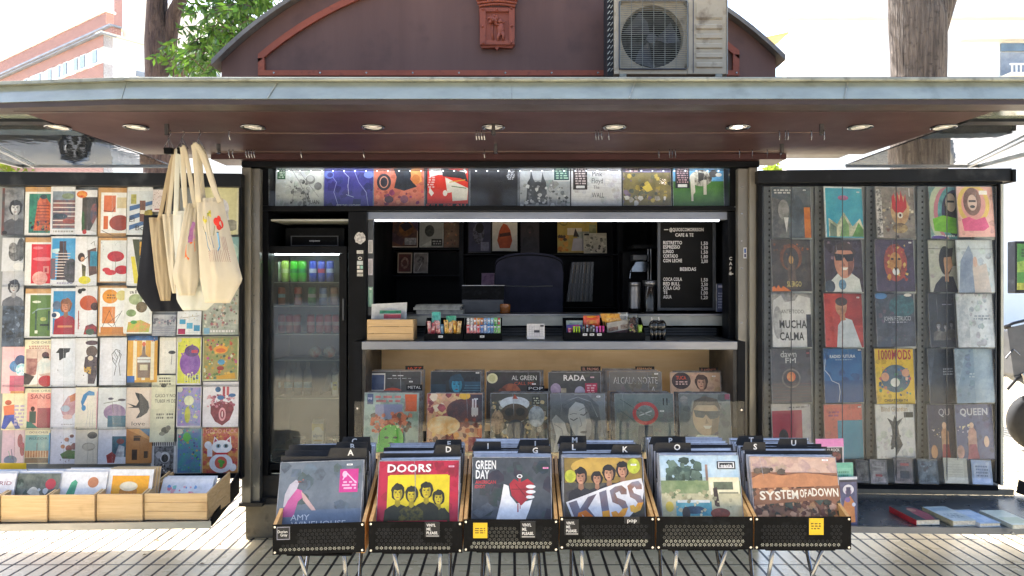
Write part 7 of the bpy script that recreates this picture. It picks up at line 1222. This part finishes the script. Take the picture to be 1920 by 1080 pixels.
# coffee machine, canister, flask
Yv = 5.1; cm = thing('coffee_machine', (WX(1195, Yv), Yv, WZ(585, Yv)), 'black and chrome coffee machine in the dark corner', 'coffee machine')
bx = lambda x0, x1, y0, y1, a, b_: MB().box(WX(x0, Yv), WX(x1, Yv), Yv+a, Yv+b_, WZ(y1, Yv), WZ(y0, Yv))
bx(1172, 1226, 470, 590, .12, .3).build('machine_body', 'black_plastic', cm, bevel=.006); bx(1186, 1212, 478, 488, -.02, .118).build('brew_head', 'grey_plastic', cm, bevel=.005)
MB().prism([(WX(1182, Yv), Yv-.03, WZ(508, Yv)), (WX(1210, Yv), Yv-.03, WZ(508, Yv)), (WX(1214, Yv), Yv-.03, WZ(492, Yv)), (WX(1190, Yv), Yv-.03, WZ(490, Yv))], (0, .05, 0)).build('chrome_hood', 'chrome', cm, bevel=.006)
MB().tube([(WX(1185, Yv), Yv-.02, WZ(500, Yv)), (WX(1181, Yv), Yv-.03, WZ(512, Yv)), (WX(1180, Yv), Yv-.03, WZ(522, Yv))], .006, 8).build('spout', 'chrome', cm)
for px in (1218, 1223): MB().cyl((WX(px, Yv), Yv+.05, WZ(530, Yv)), (WX(px, Yv), Yv+.05, WZ(466, Yv)), .006).build('pipe', 'steel', cm)
cn = thing('steel_canister', (WX(1190, 4.85), 4.85, lz), 'ribbed steel canister with a dark foot beside the menu board', 'canister')
x = WX(1190, 4.85); zt = WZ(529, 4.85); z = lz+.03; pr = [(.001, zt), (.036, zt), (.040, zt-.004), (.040, zt-.03)]
zz = zt-.03
while zz > z+.01: pr += [(.0385, zz), (.041, zz-.003), (.0385, zz-.006)]; zz -= .0075
MB().lathe(x, 4.85, pr+[(.040, z)], 24).build('ribbed_body', 'steel', cn, smooth=True); MB().lathe(x, 4.85, [(.001, z), (.044, z), (.046, lz), (.001, lz)], 24).build('foot', 'black_plastic', cn, smooth=True)
fl = thing('thermos_flask', (WX(1219, 4.85), 4.85, lz), 'black thermos flask with a steel lid beside the canister', 'flask')
x = WX(1219, 4.85); MB().lathe(x, 4.85, [(.001, lz), (.046, lz), (.047, lz+.01), (.047, WZ(537, 4.85)), (.044, WZ(536, 4.85))], 24).build('flask_body', 'black_gloss', fl, smooth=True); MB().lathe(x, 4.85, [(.044, WZ(536, 4.85)+.001), (.05, WZ(535, 4.85)), (.05, WZ(526, 4.85)), (.001, WZ(525, 4.85))], 24).build('steel_lid', 'steel', fl, smooth=True)
cover('packet', W(1344, 532, 4.75), (.045, 0, 0), (0, 0, -.185), 'R .05 .02 .95 .98 5c6484:3c4464:20;R .2 .06 .8 .14 ccd;X 6 .2 .3 .8 .9 .2 a4acc4', 'tall blue grey packet right of the menu board', 'packet', None, '5c6484', .02)
# ================================================================ air conditioner on the canopy
s = 318; Yv = F/s
def ax(px): return (px-960)/s
def az(py): return EYE+(540-py)/s
AC = thing('air_conditioner', (ax(1252), Yv+.1, az(140)), 'grimy beige outdoor air conditioner standing on the canopy', 'air conditioner')
# casing as a ring so the fan recess is real
x0, x1, z0, z1 = ax(1152), ax(1363), az(139), az(-38); fx0, fx1, fz0, fz1 = ax(1161), ax(1289), az(130), az(2)
mb = MB(); mb.box(x0, fx0, Yv, Yv+.2, z0, z1).box(fx1, x1, Yv, Yv+.2, z0, z1).box(fx0+.0003, fx1-.0003, Yv+.0004, Yv+.2, z0, fz0).box(fx0+.0003, fx1-.0003, Yv+.0004, Yv+.2, fz1, z1); case = mb.build('casing', 'ac_paint', AC, bevel=.004)
cx_, cz_ = (fx0+fx1)/2, (fz0+fz1)/2; R = (fx1-fx0)*.46
mb = MB(); n = 40; ring = []
for i in range(n):
    t = 2*math.pi*(i+.5)/n; c, s_ = math.cos(t), math.sin(t); k = 1/max(abs(c), abs(s_)); hw = (fx1-fx0)/2; ring.append(((cx_+c*R, cz_+s_*R), (cx_+c*k*hw, cz_+s_*k*(fz1-fz0)/2)))
for i in range(n):
    a, b_ = ring[i], ring[(i+1) % n]; mb.face([(a[0][0], Yv+.025, a[0][1]), (b_[0][0], Yv+.025, b_[0][1]), (b_[1][0], Yv+.02, b_[1][1]), (a[1][0], Yv+.02, a[1][1])]); mb.face([(a[0][0], Yv+.025, a[0][1]), (b_[0][0], Yv+.025, b_[0][1]), (b_[0][0], Yv+.09, b_[0][1]), (a[0][0], Yv+.09, a[0][1])])
mb.build('fan_shroud', 'ac_paint', AC); MB().box(fx0, fx1, Yv+.15, Yv+.16, fz0, fz1).build('fan_back', 'ac_dark', AC)
mb = MB(); mb.cyl((cx_, Yv+.05, cz_), (cx_, Yv+.12, cz_), .03)
for k_ in range(3):
    P_ = []
    for r_, w0, w1 in ((.03, -.2, .5), (.1, -.3, .65), (R*.93, -.1, .75)):
        for w_ in (w0, w1): t = k_*2.094+w_; P_.append((cx_+r_*math.cos(t), Yv+(.06 if w_ == w0 else .11), cz_+r_*math.sin(t)))
    mb.mesh(P_, [(0, 1, 3, 2), (2, 3, 5, 4)])
mb.build('fan', 'grey_plastic', AC)
mb = MB(); m_ = .004
for i in range(33): z = fz0+m_+(fz1-fz0-2*m_)*i/32; mb.cyl((fx0+.003, Yv-.010, z), (fx1-.003, Yv-.010, z), .0016, n=6)
for i in range(7): x = fx0+.004+(fx1-fx0-.008)*i/6; mb.cyl((x, Yv-.013, fz0+.004), (x, Yv-.013, fz1-.004), .0018, n=6)
mb.build('grille', 'rail_metal', AC)
mb = MB(); rr_ = .016; q = []
for (qx, qz, a0) in ((fx1-rr_, fz1-rr_, 0), (fx0+rr_, fz1-rr_, 90), (fx0+rr_, fz0+rr_, 180), (fx1-rr_, fz0+rr_, 270)):
    for k_ in range(5): t = math.radians(a0+k_*22.5); q.append((qx+rr_*math.cos(t), Yv-.006, qz+rr_*math.sin(t)))
mb.tube(q+[q[0]], .0045, 8); mb.build('grille_frame', 'grey_plastic', AC, smooth=True)
mb = MB(); px0, px1 = ax(1305), ax(1354)
mb.tube([(px0, Yv-.001, az(36)), (px1, Yv-.001, az(36))], .003, 6)
for py in (45, 63, 81, 99, 117): mb.prism([(px0, Yv+.001, az(py+11)), (px0, Yv-.008, az(py+9)), (px0, Yv-.008, az(py+2)), (px0, Yv+.001, az(py))], (px1-px0, 0, 0))
mb.box(px0, px1, Yv-.005, Yv+.001, az(34), az(6)); mb.build('side_panel_ribs', 'ac_paint', AC, bevel=.002)
MB().box(ax(1299), ax(1300.5), Yv-.002, Yv+.001, az(137), az(0)).build('panel_seam', 'grey_plastic', AC)
mb = MB(); xs0 = ax(1140)
for i in range(15):
    z = z0+.01+i*.034
    for k_ in range(2): mb.tube([(xs0+.0+k_*.017, Yv+.02, z+.012), (xs0+.014+k_*.017, Yv+.01, z+.028)], .003, 5)
mb.build('side_guard', 'rail_metal', AC); MB().box(xs0, x0-.001, Yv+.03, Yv+.2, z0, z1).build('coil', 'ac_dark', AC)
MB().box(x0+.03, x0+.07, Yv-.01, Yv+.21, 2.4365, z0-.001).build('foot', 'rail_metal', AC); MB().box(x1-.07, x1-.03, Yv-.01, Yv+.21, 2.4365, z0-.001).build('foot', 'rail_metal', AC)
MB().box(x1+.001, x1+.004, Yv-.005, Yv+.05, z0, z1).build('side_strip', 'rack_light', AC)
mb = MB()
for i in range(3): mb.tube([(x1+.006+i*.004, Yv+.10, az(80)), (x1+.02+i*.008, Yv+.13, az(100+8*i)), (x1+.012, Yv+.15, 2.44)], .003, 6)
mb.build('cables', 'grey_plastic', AC)
# ================================================================ trees
def leaf_cluster(mb, ctr, rad, n, size, rnd, droop=.0):
    for _ in range(n):
        while True:
            p = Vector((rnd.uniform(-1, 1), rnd.uniform(-1, 1), rnd.uniform(-1, 1)))
            if p.length < 1: break
        c = Vector(ctr)+Vector((p.x*rad[0], p.y*rad[1], p.z*rad[2])); L_ = size*rnd.uniform(.6, 1.3); d = Vector((rnd.uniform(-1, 1), rnd.uniform(-1, 1), rnd.uniform(-.9, .3)-droop)).normalized(); u = d.orthogonal().normalized(); u.rotate(Matrix.Rotation(rnd.uniform(0, 6.28), 3, d))
        mb.face([c, c+d*L_*.45+u*L_*.22, c+d*L_, c+d*L_*.45-u*L_*.22])
def spray(mb, tw, a, b_, n, size, rnd):
    """a twig with paired leaflets"""
    a, b_ = Vector(a), Vector(b_); tw.tube([a, (a+b_)/2+Vector((0, 0, .03)), b_], [.008, .006, .003], 5)
    for i in range(n):
        t = (i+.5)/n; p = a+(b_-a)*t+Vector((0, 0, .03*math.sin(math.pi*t)))
        for sgn in (-1, 1):
            d = ((b_-a).normalized()*.5+Vector((rnd.uniform(-.3, .3), rnd.uniform(-.8, .8)*sgn, -.3-rnd.random()*.5))+(b_-a).cross(Vector((0, 1, 0))).normalized()*sgn*.6).normalized(); u = d.orthogonal().normalized(); u.rotate(Matrix.Rotation(rnd.uniform(0, 6.28), 3, d)); L_ = size*rnd.uniform(.7, 1.2)
            mb.face([p, p+d*L_*.5+u*L_*.2, p+d*L_, p+d*L_*.5-u*L_*.2])
rnd = random.Random(11); Yt = 11.0
T1 = thing('street_tree', (WX(300, Yt), Yt, 0), 'forked street tree with green foliage left behind the kiosk', 'tree', 'trees around the kiosk')
MB().tube([(WX(300, Yt), Yt, 0), (WX(300, Yt), Yt, 2.5), W(302, 150, Yt), W(299, 80, Yt), W(294, 20, Yt), W(300, -90, Yt), W(290, -260, Yt)], [.30, .25, .225, .215, .15, .14, .1], 16).build('trunk', 'bark', T1, smooth=True)
MB().tube([W(318, 150, Yt), W(318, 75, Yt), W(325, 30, Yt), W(345, -15, Yt), W(380, -120, Yt)], [.10, .11, .11, .1, .07], 12).build('limb', 'bark', T1, smooth=True)
MB().tube([W(318, 165, Yt-.3), W(360, 115, Yt-.5), W(400, 70, Yt-.8), W(455, 20, Yt-1), W(520, -30, Yt-1.2)], [.07, .06, .05, .035, .02], 8).build('limb', 'bark', T1, smooth=True)
lf = MB(); tw = MB()
for _ in range(230):
    px = rnd.uniform(318, 500); lim = 150-max(0, (px-400))*1.0; py = rnd.uniform(-60, max(lim, -20)); 
    if px < 350 and rnd.random() < .75: continue
    if px < 392 and py < 45 and rnd.random() < .85: continue
    Yq = Yt-rnd.uniform(.2, 2.4); a = W(px, py, Yq); spray(lf, tw, a, a+Vector((rnd.uniform(-.5, .5), rnd.uniform(-.4, .4), rnd.uniform(-.3, .2))), 9, .13, rnd)
for c, r, n in (((-4.0, 10, 7.3), (2.4, 2.4, 1.3), 2600), ((-7.3, 11, 8.2), (2.6, 2.6, 1.2), 2200)): leaf_cluster(lf, c, r, n, .15, rnd)
lf.build('crown', 'leaf', T1); tw.build('twigs', 'bark', T1)
Yt = 8.2
T2 = thing('street_tree', (WX(1725, Yt), Yt, 0), 'thick grey barked street tree right behind the kiosk', 'tree', 'trees around the kiosk')
MB().tube([(WX(1722, Yt), Yt, 0), (WX(1722, Yt), Yt, 2), W(1722, 145, Yt), W(1722, 100, Yt), W(1720, 40, Yt), W(1712, -10, Yt), W(1700, -120, Yt)], [.36, .30, .285, .29, .30, .26, .2], 20).build('trunk', 'bark_grey', T2, smooth=True)
MB().tube([W(1742, 80, Yt+.05), W(1750, 30, Yt+.05), W(1770, -10, Yt+.05), W(1820, -90, Yt+.1), W(1900, -200, Yt)], [.16, .19, .15, .12, .08], 14).build('limb', 'bark_grey', T2, smooth=True)
lf = MB()
for c, r, n in (((5.0, 8, 7.2), (2.6, 2.6, 1.1), 2600), ((7.4, 8.5, 7.8), (2.2, 2.2, 1.2), 1500), ((2.4, 8.5, 8.2), (2, 2, 1), 1500)): leaf_cluster(lf, c, r, n, .15, rnd)
lf.build('crown', 'leaf', T2)
for tx_, ty_, lab in ((-5.2, -3.5, 'unseen tree left of the camera, added so its crown shades the pavement'), (5.0, -6.0, 'unseen tree right of the camera, added so its crown shades the pavement'), (-.4, -7.5, 'unseen tree behind the camera, added to shade the pavement')):  # unseen trees added to shade the ground and cut the fill light
    tt = thing('street_tree', (tx_, ty_, 0), lab, 'tree', 'unseen trees added to shade the pavement')
    MB().tube([(tx_, ty_, 0), (tx_+.05, ty_, 2.5), (tx_, ty_+.1, 4.8), (tx_-.2, ty_+.3, 7)], [.22, .17, .15, .08], 12).build('trunk', 'bark', tt, smooth=True)
    for a_, b_, c_ in ((-2.2, 1.4, 6.2), (2.0, .8, 6.4), (.3, 2.6, 6.0), (-.6, -2, 6.6)): MB().tube([(tx_, ty_+.1, 4.3), (tx_+a_*.5, ty_+b_*.5, 5.5), (tx_+a_, ty_+b_, c_)], [.09, .06, .03], 8).build('limb', 'bark', tt, smooth=True)
    lf = MB()
    for q_ in range(16):
        a_ = rnd.uniform(0, 6.28); r_ = rnd.uniform(.3, 3.3); leaf_cluster(lf, (tx_+r_*math.cos(a_)-.3, ty_+r_*math.sin(a_)+.9, 6.4+rnd.uniform(-.7, 1.1)), (1.5, 1.5, .7), 330, .24, rnd)
    lf.build('crown', 'leaf_shade', tt)
rnd = random.Random(5)
def far_tree(px, py, Yv, r, lab, n=900):
    c = W(px, py, Yv); t = thing('street_tree', (c.x, c.y, 0), lab, 'tree', 'trees across the street'); lf = MB()
    MB().tube([(c.x, c.y, 0), (c.x, c.y, c.z*.6), (c.x+.1, c.y, c.z)], [.18, .14, .08], 8).build('trunk', 'bark', t, smooth=True)
    leaf_cluster(lf, c, (r, r*.8, r*.55), n, .28, rnd); lf.build('crown', 'leaf_far', t)
for px, py, r, lab in ((1500, 322, 1.3, 'small yellow green tree glimpsed between wall and record rack'), (1560, 318, 1.1, 'yellow green tree seen just above the record rack'), (1640, 330, 1.6, 'leafy tree behind the left half of the right glass awning'), (1790, 330, 1.5, 'leafy tree behind the right half of the right glass awning'), (1905, 380, 1.4, 'yellow green tree at the right edge of the photo'), (30, 330, 2.0, 'yellow green tree low at the left edge'), (200, 330, 1.8, 'yellow green tree seen just above the card rack')): far_tree(px, py, 26, r, lab)
# ================================================================ buildings
def lerp(a, b_, t): return a+(b_-a)*t
C0 = Vector((WX(193, 22), 22, 0)); D1 = Vector((-1.38, 1, 0)).normalized(); D2 = Vector((1, 1.38, 0)).normalized()
BB = thing('brick_building', C0, 'pink brick apartment building with ribbon windows at the upper left', 'building')
def bz(py): return EYE+(540-py)*22/F
def wall(D, L0, L1, z0, z1, th=.3, out=0):
    n = Vector((D.y, -D.x, 0)); n = n if n.y < 0 else -n
    O = C0+D*L0+n*out; O.z = z0; return MB().obox(O, D*(L1-L0), (0, 0, z1-z0), -n*th)
wall(D1, 0, 46, 0, bz(118)).build('brick_wall', 'brick', BB); wall(D1, 0, 46, bz(118)+.01, bz(87), .5, -.02).build('window_band', 'stucco_white', BB); wall(D1, 0, 46, bz(87)+.01, bz(65), .3).build('brick_wall', 'brick', BB)
wall(D1, -.1, 46, bz(65)+.01, bz(63), .5, .12).build('cornice', 'blind', BB); wall(D1, 1.16, 46, 9.2, 10.05, .3, -.8).build('brick_wall', 'brick', BB); wall(D1, 1.1, 46, 10.06, 10.12, .4, -.7).build('cornice', 'blind', BB)
wall(D1, 5.3, 46, 9.8, 12.0, .3, -2.5).build('brick_wall', 'brick', BB); wall(D1, 5.25, 46, 12.01, 12.08, .4, -2.45).build('cornice', 'stucco_white', BB); wall(D1, 8.4, 10.06, 13.0, 17, .3, -5).build('brick_wall', 'brick', BB)
def Lat(px): a = (px-960)/F; return (C0.x-a*C0.y)/(a*D1.y-D1.x)
for xa, xb in ((176, 187), (153, 164), (142, 150), (121, 130), (111, 117), (92, 101), (60, 82), (48, 55)):
    La, Lb = Lat(xb), Lat(xa)
    f = wall(D1, La, Lb, bz(117), bz(89), .1, .05).build('window', 'stucco_white', BB)
    n = Vector((D1.y, -D1.x, 0)); n = n if n.y < 0 else -n; O = C0+D1*(La+.12*(Lb-La))+n*.055; O.z = bz(117)+.04; MB().obox(O, D1*(Lb-La)*.76, (0, 0, bz(89)-bz(117)-.08), n*.02).build('pane', 'window_glass', f)
wall(D2, 0.02, 16, 0, bz(64), .3).build('side_wall', 'stucco_white', BB); wall(D2, -.1, 16, bz(64)+.01, bz(60), .4, .1).build('cornice', 'stucco', BB); wall(D2, 1.2, 16, bz(60)+.02, bz(-60), .3, -1).build('upper_wall', 'stucco', BB)
f = wall(D2, 2.1, 3.9, bz(114), bz(84), .1, .06).build('window', 'blind', BB)
f = wall(D2, 1.0, 2.3, bz(128), bz(118), .1, .06).build('wall_lamp', 'blind', BB)
PB = thing('pale_building', (9, 24, 0), 'bright cream building with a balcony window behind the right tree', 'building')
Yb = 24
def rect(x0, x1, y0, y1, ya, yb): return MB().box(WX(x0, Yb), WX(x1, Yb), Yb+ya, Yb+yb, WZ(y1, Yb) if y1 < 600 else 0, WZ(y0, Yb))
rect(1475, 2300, -400, 610, 0, .4).build('wall', 'stucco_white', PB); rect(1475, 2300, 34, 37, -.25, -.005).build('cornice', 'stucco', PB); rect(1800, 2300, 66, 78, -.3, -.006).build('band', 'stucco', PB)
w_ = rect(1875, 1960, 82, 97, -.06, -.005).build('window', 'window_glass', PB); rect(1875, 1960, 99, 142, -.04, -.005).build('window', 'blind', PB)
mb = MB()
for px in range(1878, 1960, 8): mb.box(WX(px, Yb), WX(px+2, Yb), Yb-.5, Yb-.46, WZ(145, Yb), WZ(130, Yb))
mb.box(WX(1875, Yb), WX(1960, Yb), Yb-.5, Yb-.46, WZ(130, Yb), WZ(127, Yb)); mb.build('balcony_railing', 'stucco_white', PB); rect(1872, 1965, 145, 152, -.6, -.005).build('balcony_floor', 'stucco', PB)
MB().prism([W(1422, 72, 23), W(1478, 60, 23), W(1478, 63, 23), W(1422, 76, 23)], (0, 1.0, 0)).build('awning', 'awning_cloth', PB)
# building across the street, behind the camera: it lights and is mirrored in the kiosk's glass
OB = thing('facing_building', (0, -17, 0), 'beige apartment block across the street, behind the camera', 'building')
MB().box(-40, 40, -17.5, -17, 0, 16).build('wall', 'facing_brick', OB)
for i in range(-9, 10):
    for j in range(4): MB().box(i*4-.7, i*4+.7, -16.99, -16.95, 1.6+j*3.6, 3.6+j*3.6).build('window', 'window_glass', OB)
# ================================================================ parked cars (seen mirrored in the glass awnings) and the right edge
def car(x, y, mat, lab, flip=1):
    c = thing('parked_car', (x, y, 0), lab, 'car', 'cars parked along the road behind the kiosk')
    prof = [(-2.1, .35), (-2.15, .62), (-2.0, .85), (-1.25, .98), (-.55, 1.42), (.75, 1.45), (1.5, 1.05), (2.05, .95), (2.12, .6), (2.05, .32), (1.72, .30), (1.6, .55), (1.35, .68), (1.1, .55), (.98, .28), (-.98, .28), (-1.1, .55), (-1.35, .68), (-1.6, .55), (-1.72, .30)]
    MB().prism([(x+flip*a, y-.85, b_) for a, b_ in prof], (0, 1.7, 0)).build('body', mat, c, bevel=.04)
    MB().prism([(x+flip*a, y-.862, b_) for a, b_ in ((-1.1, 1.0), (-.5, 1.36), (.1, 1.38), (.1, 1.0))], (0, .02, 0)).build('side_window', 'window_glass', c); MB().prism([(x+flip*a, y-.862, b_) for a, b_ in ((.16, 1.0), (.16, 1.38), (.7, 1.38), (1.25, 1.02))], (0, .02, 0)).build('side_window', 'window_glass', c)
    for wx in (-1.35, 1.35):
        cx_ = x+flip*wx; wh = MB().lathe(cx_, 0, [(.2, y-.86), (.32, y-.865), (.335, y-.82), (.335, y-.68)], 24, axis='y', cz=.335).build('wheel', 'rubber', c, smooth=True); mb = MB()
        for k_ in range(5):
            t = k_*1.2566+.3; mb.prism([(cx_+math.cos(t-.12)*.05, y-.85, .335+math.sin(t-.12)*.05), (cx_+math.cos(t-.16)*.21, y-.86, .335+math.sin(t-.16)*.21), (cx_+math.cos(t+.16)*.21, y-.86, .335+math.sin(t+.16)*.21), (cx_+math.cos(t+.12)*.05, y-.85, .335+math.sin(t+.12)*.05)], (0, .03, 0))
        mb.lathe(cx_, 0, [(.2, y-.85), (.215, y-.867), (.225, y-.85)], 24, axis='y', cz=.335).lathe(cx_, 0, [(.001, y-.85), (.05, y-.86)], 12, axis='y', cz=.335); mb.build('rim', 'steel', wh); MB().lathe(cx_, 0, [(.001, y-.80), (.21, y-.80)], 20, axis='y', cz=.335).build('brake_disc', 'ac_dark', wh)
car(6.4, 14.6, 'car_paint', 'silver grey car mirrored in the right glass awning'); car(-10.0, 15.0, 'car_paint', 'silver grey car mirrored in the left glass awning')
# information panel and scooter at the right edge
Yv = 9; IP = thing('street_panel', (WX(1930, Yv), Yv, 0), 'dark framed green poster panel cut by the right edge', 'poster panel')
MB().box(WX(1904, Yv), WX(1990, Yv), Yv, Yv+.15, WZ(550, Yv), WZ(452, Yv)).build('panel_frame', 'rail_black', IP, bevel=.01); MB().box(WX(1940, Yv), WX(1950, Yv), Yv+.05, Yv+.1, 0, WZ(551, Yv)).build('post', 'rail_black', IP)
cover('poster', W(1907, 457, Yv-.003), (.5, 0, 0), (0, 0, -.58), 'R 0 0 1 1 3c7a30:2c6424:8;P 0,.4,.5,.3,1,.45,1,.6,0,.62 6c8c34;R 0 .85 1 1 8c9434;X 3 .1 .1 .9 .3 .2 1f3c1c', None, None, None, '3c7a30', .002, 'print', IP)
Yv = 6.6; SC = thing('parked_scooter', (WX(1925, Yv), Yv, 0), 'grey scooter cut off by the right edge behind the record rack', 'scooter')
MB().tube([W(1885, 612, Yv), W(1900, 606, Yv), W(1925, 600, Yv)], .014, 8).build('handlebar', 'rail_black', SC, smooth=True); MB().tube([W(1884, 614, Yv), W(1893, 611, Yv)], .02, 8).build('grip', 'rubber', SC, smooth=True)
MB().prism([W(1893, 618, Yv), W(1920, 612, Yv), W(1935, 700, Yv), W(1925, 720, Yv), W(1905, 705, Yv)], (0, .18, 0)).build('leg_shield', 'grey_plastic', SC, bevel=.02)
MB().lathe(WX(1957, Yv), 0, [(.14, Yv+.04), (.25, Yv+.03), (.27, Yv+.09), (.25, Yv+.15), (.14, Yv+.14)], 24, axis='y', cz=.27).build('wheel', 'rubber', SC, smooth=True)
MB().lathe(WX(1957, Yv), 0, [(.001, Yv+.06), (.145, Yv+.07), (.145, Yv+.10), (.001, Yv+.11)], 24, axis='y', cz=.27).build('rim', 'grey_plastic', SC, smooth=True)
MB().tube([W(1915, 700, Yv), (WX(1957, Yv), Yv+.0, .27)], .018, 8).build('fork', 'chrome', SC); MB().tube([W(1886, 672, Yv), W(1900, 655, Yv), W(1912, 665, Yv)], .008, 6).build('brake_lever', 'chrome', SC); MB().tube([W(1889, 730, Yv), W(1905, 712, Yv), W(1925, 700, Yv)], .012, 6).build('stand_arm', 'rubber', SC)
MB().prism([W(1925, 700, Yv), W(2010, 690, Yv), W(2030, 620, Yv), W(2000, 600, Yv), W(1960, 690, Yv)], (0, .28, 0)).build('body_shell', 'grey_plastic', SC, bevel=.03); MB().lathe(WX(2070, Yv), 0, [(.14, Yv+.04), (.25, Yv+.03), (.27, Yv+.09), (.25, Yv+.15), (.14, Yv+.14)], 24, axis='y', cz=.27).build('wheel', 'rubber', SC, smooth=True)

x1_, x2_ = WX(1957, Yv), WX(2070, Yv)
MB().lathe(x2_, 0, [(.001, Yv+.06), (.145, Yv+.07), (.145, Yv+.10), (.001, Yv+.11)], 24, axis='y', cz=.27).build('rim', 'grey_plastic', SC, smooth=True)
MB().prism([(x1_+.06, Yv, .62), (x1_+.02, Yv, .56), (x1_+.16, Yv, .36), (x2_-.16, Yv, .34), (x2_+.12, Yv, .42), (x2_+.22, Yv, .62), (x2_-.1, Yv, .68), (x2_-.2, Yv, .46), (x1_+.22, Yv, .44)], (0, .2, 0)).build('footboard', 'grey_plastic', SC, bevel=.02)
MB().prism([(x2_-.22, Yv+.02, .70), (x2_+.28, Yv+.02, .72), (x2_+.26, Yv+.02, .80), (x2_-.2, Yv+.02, .78)], (0, .2, 0)).build('saddle', 'rubber', SC, bevel=.02)
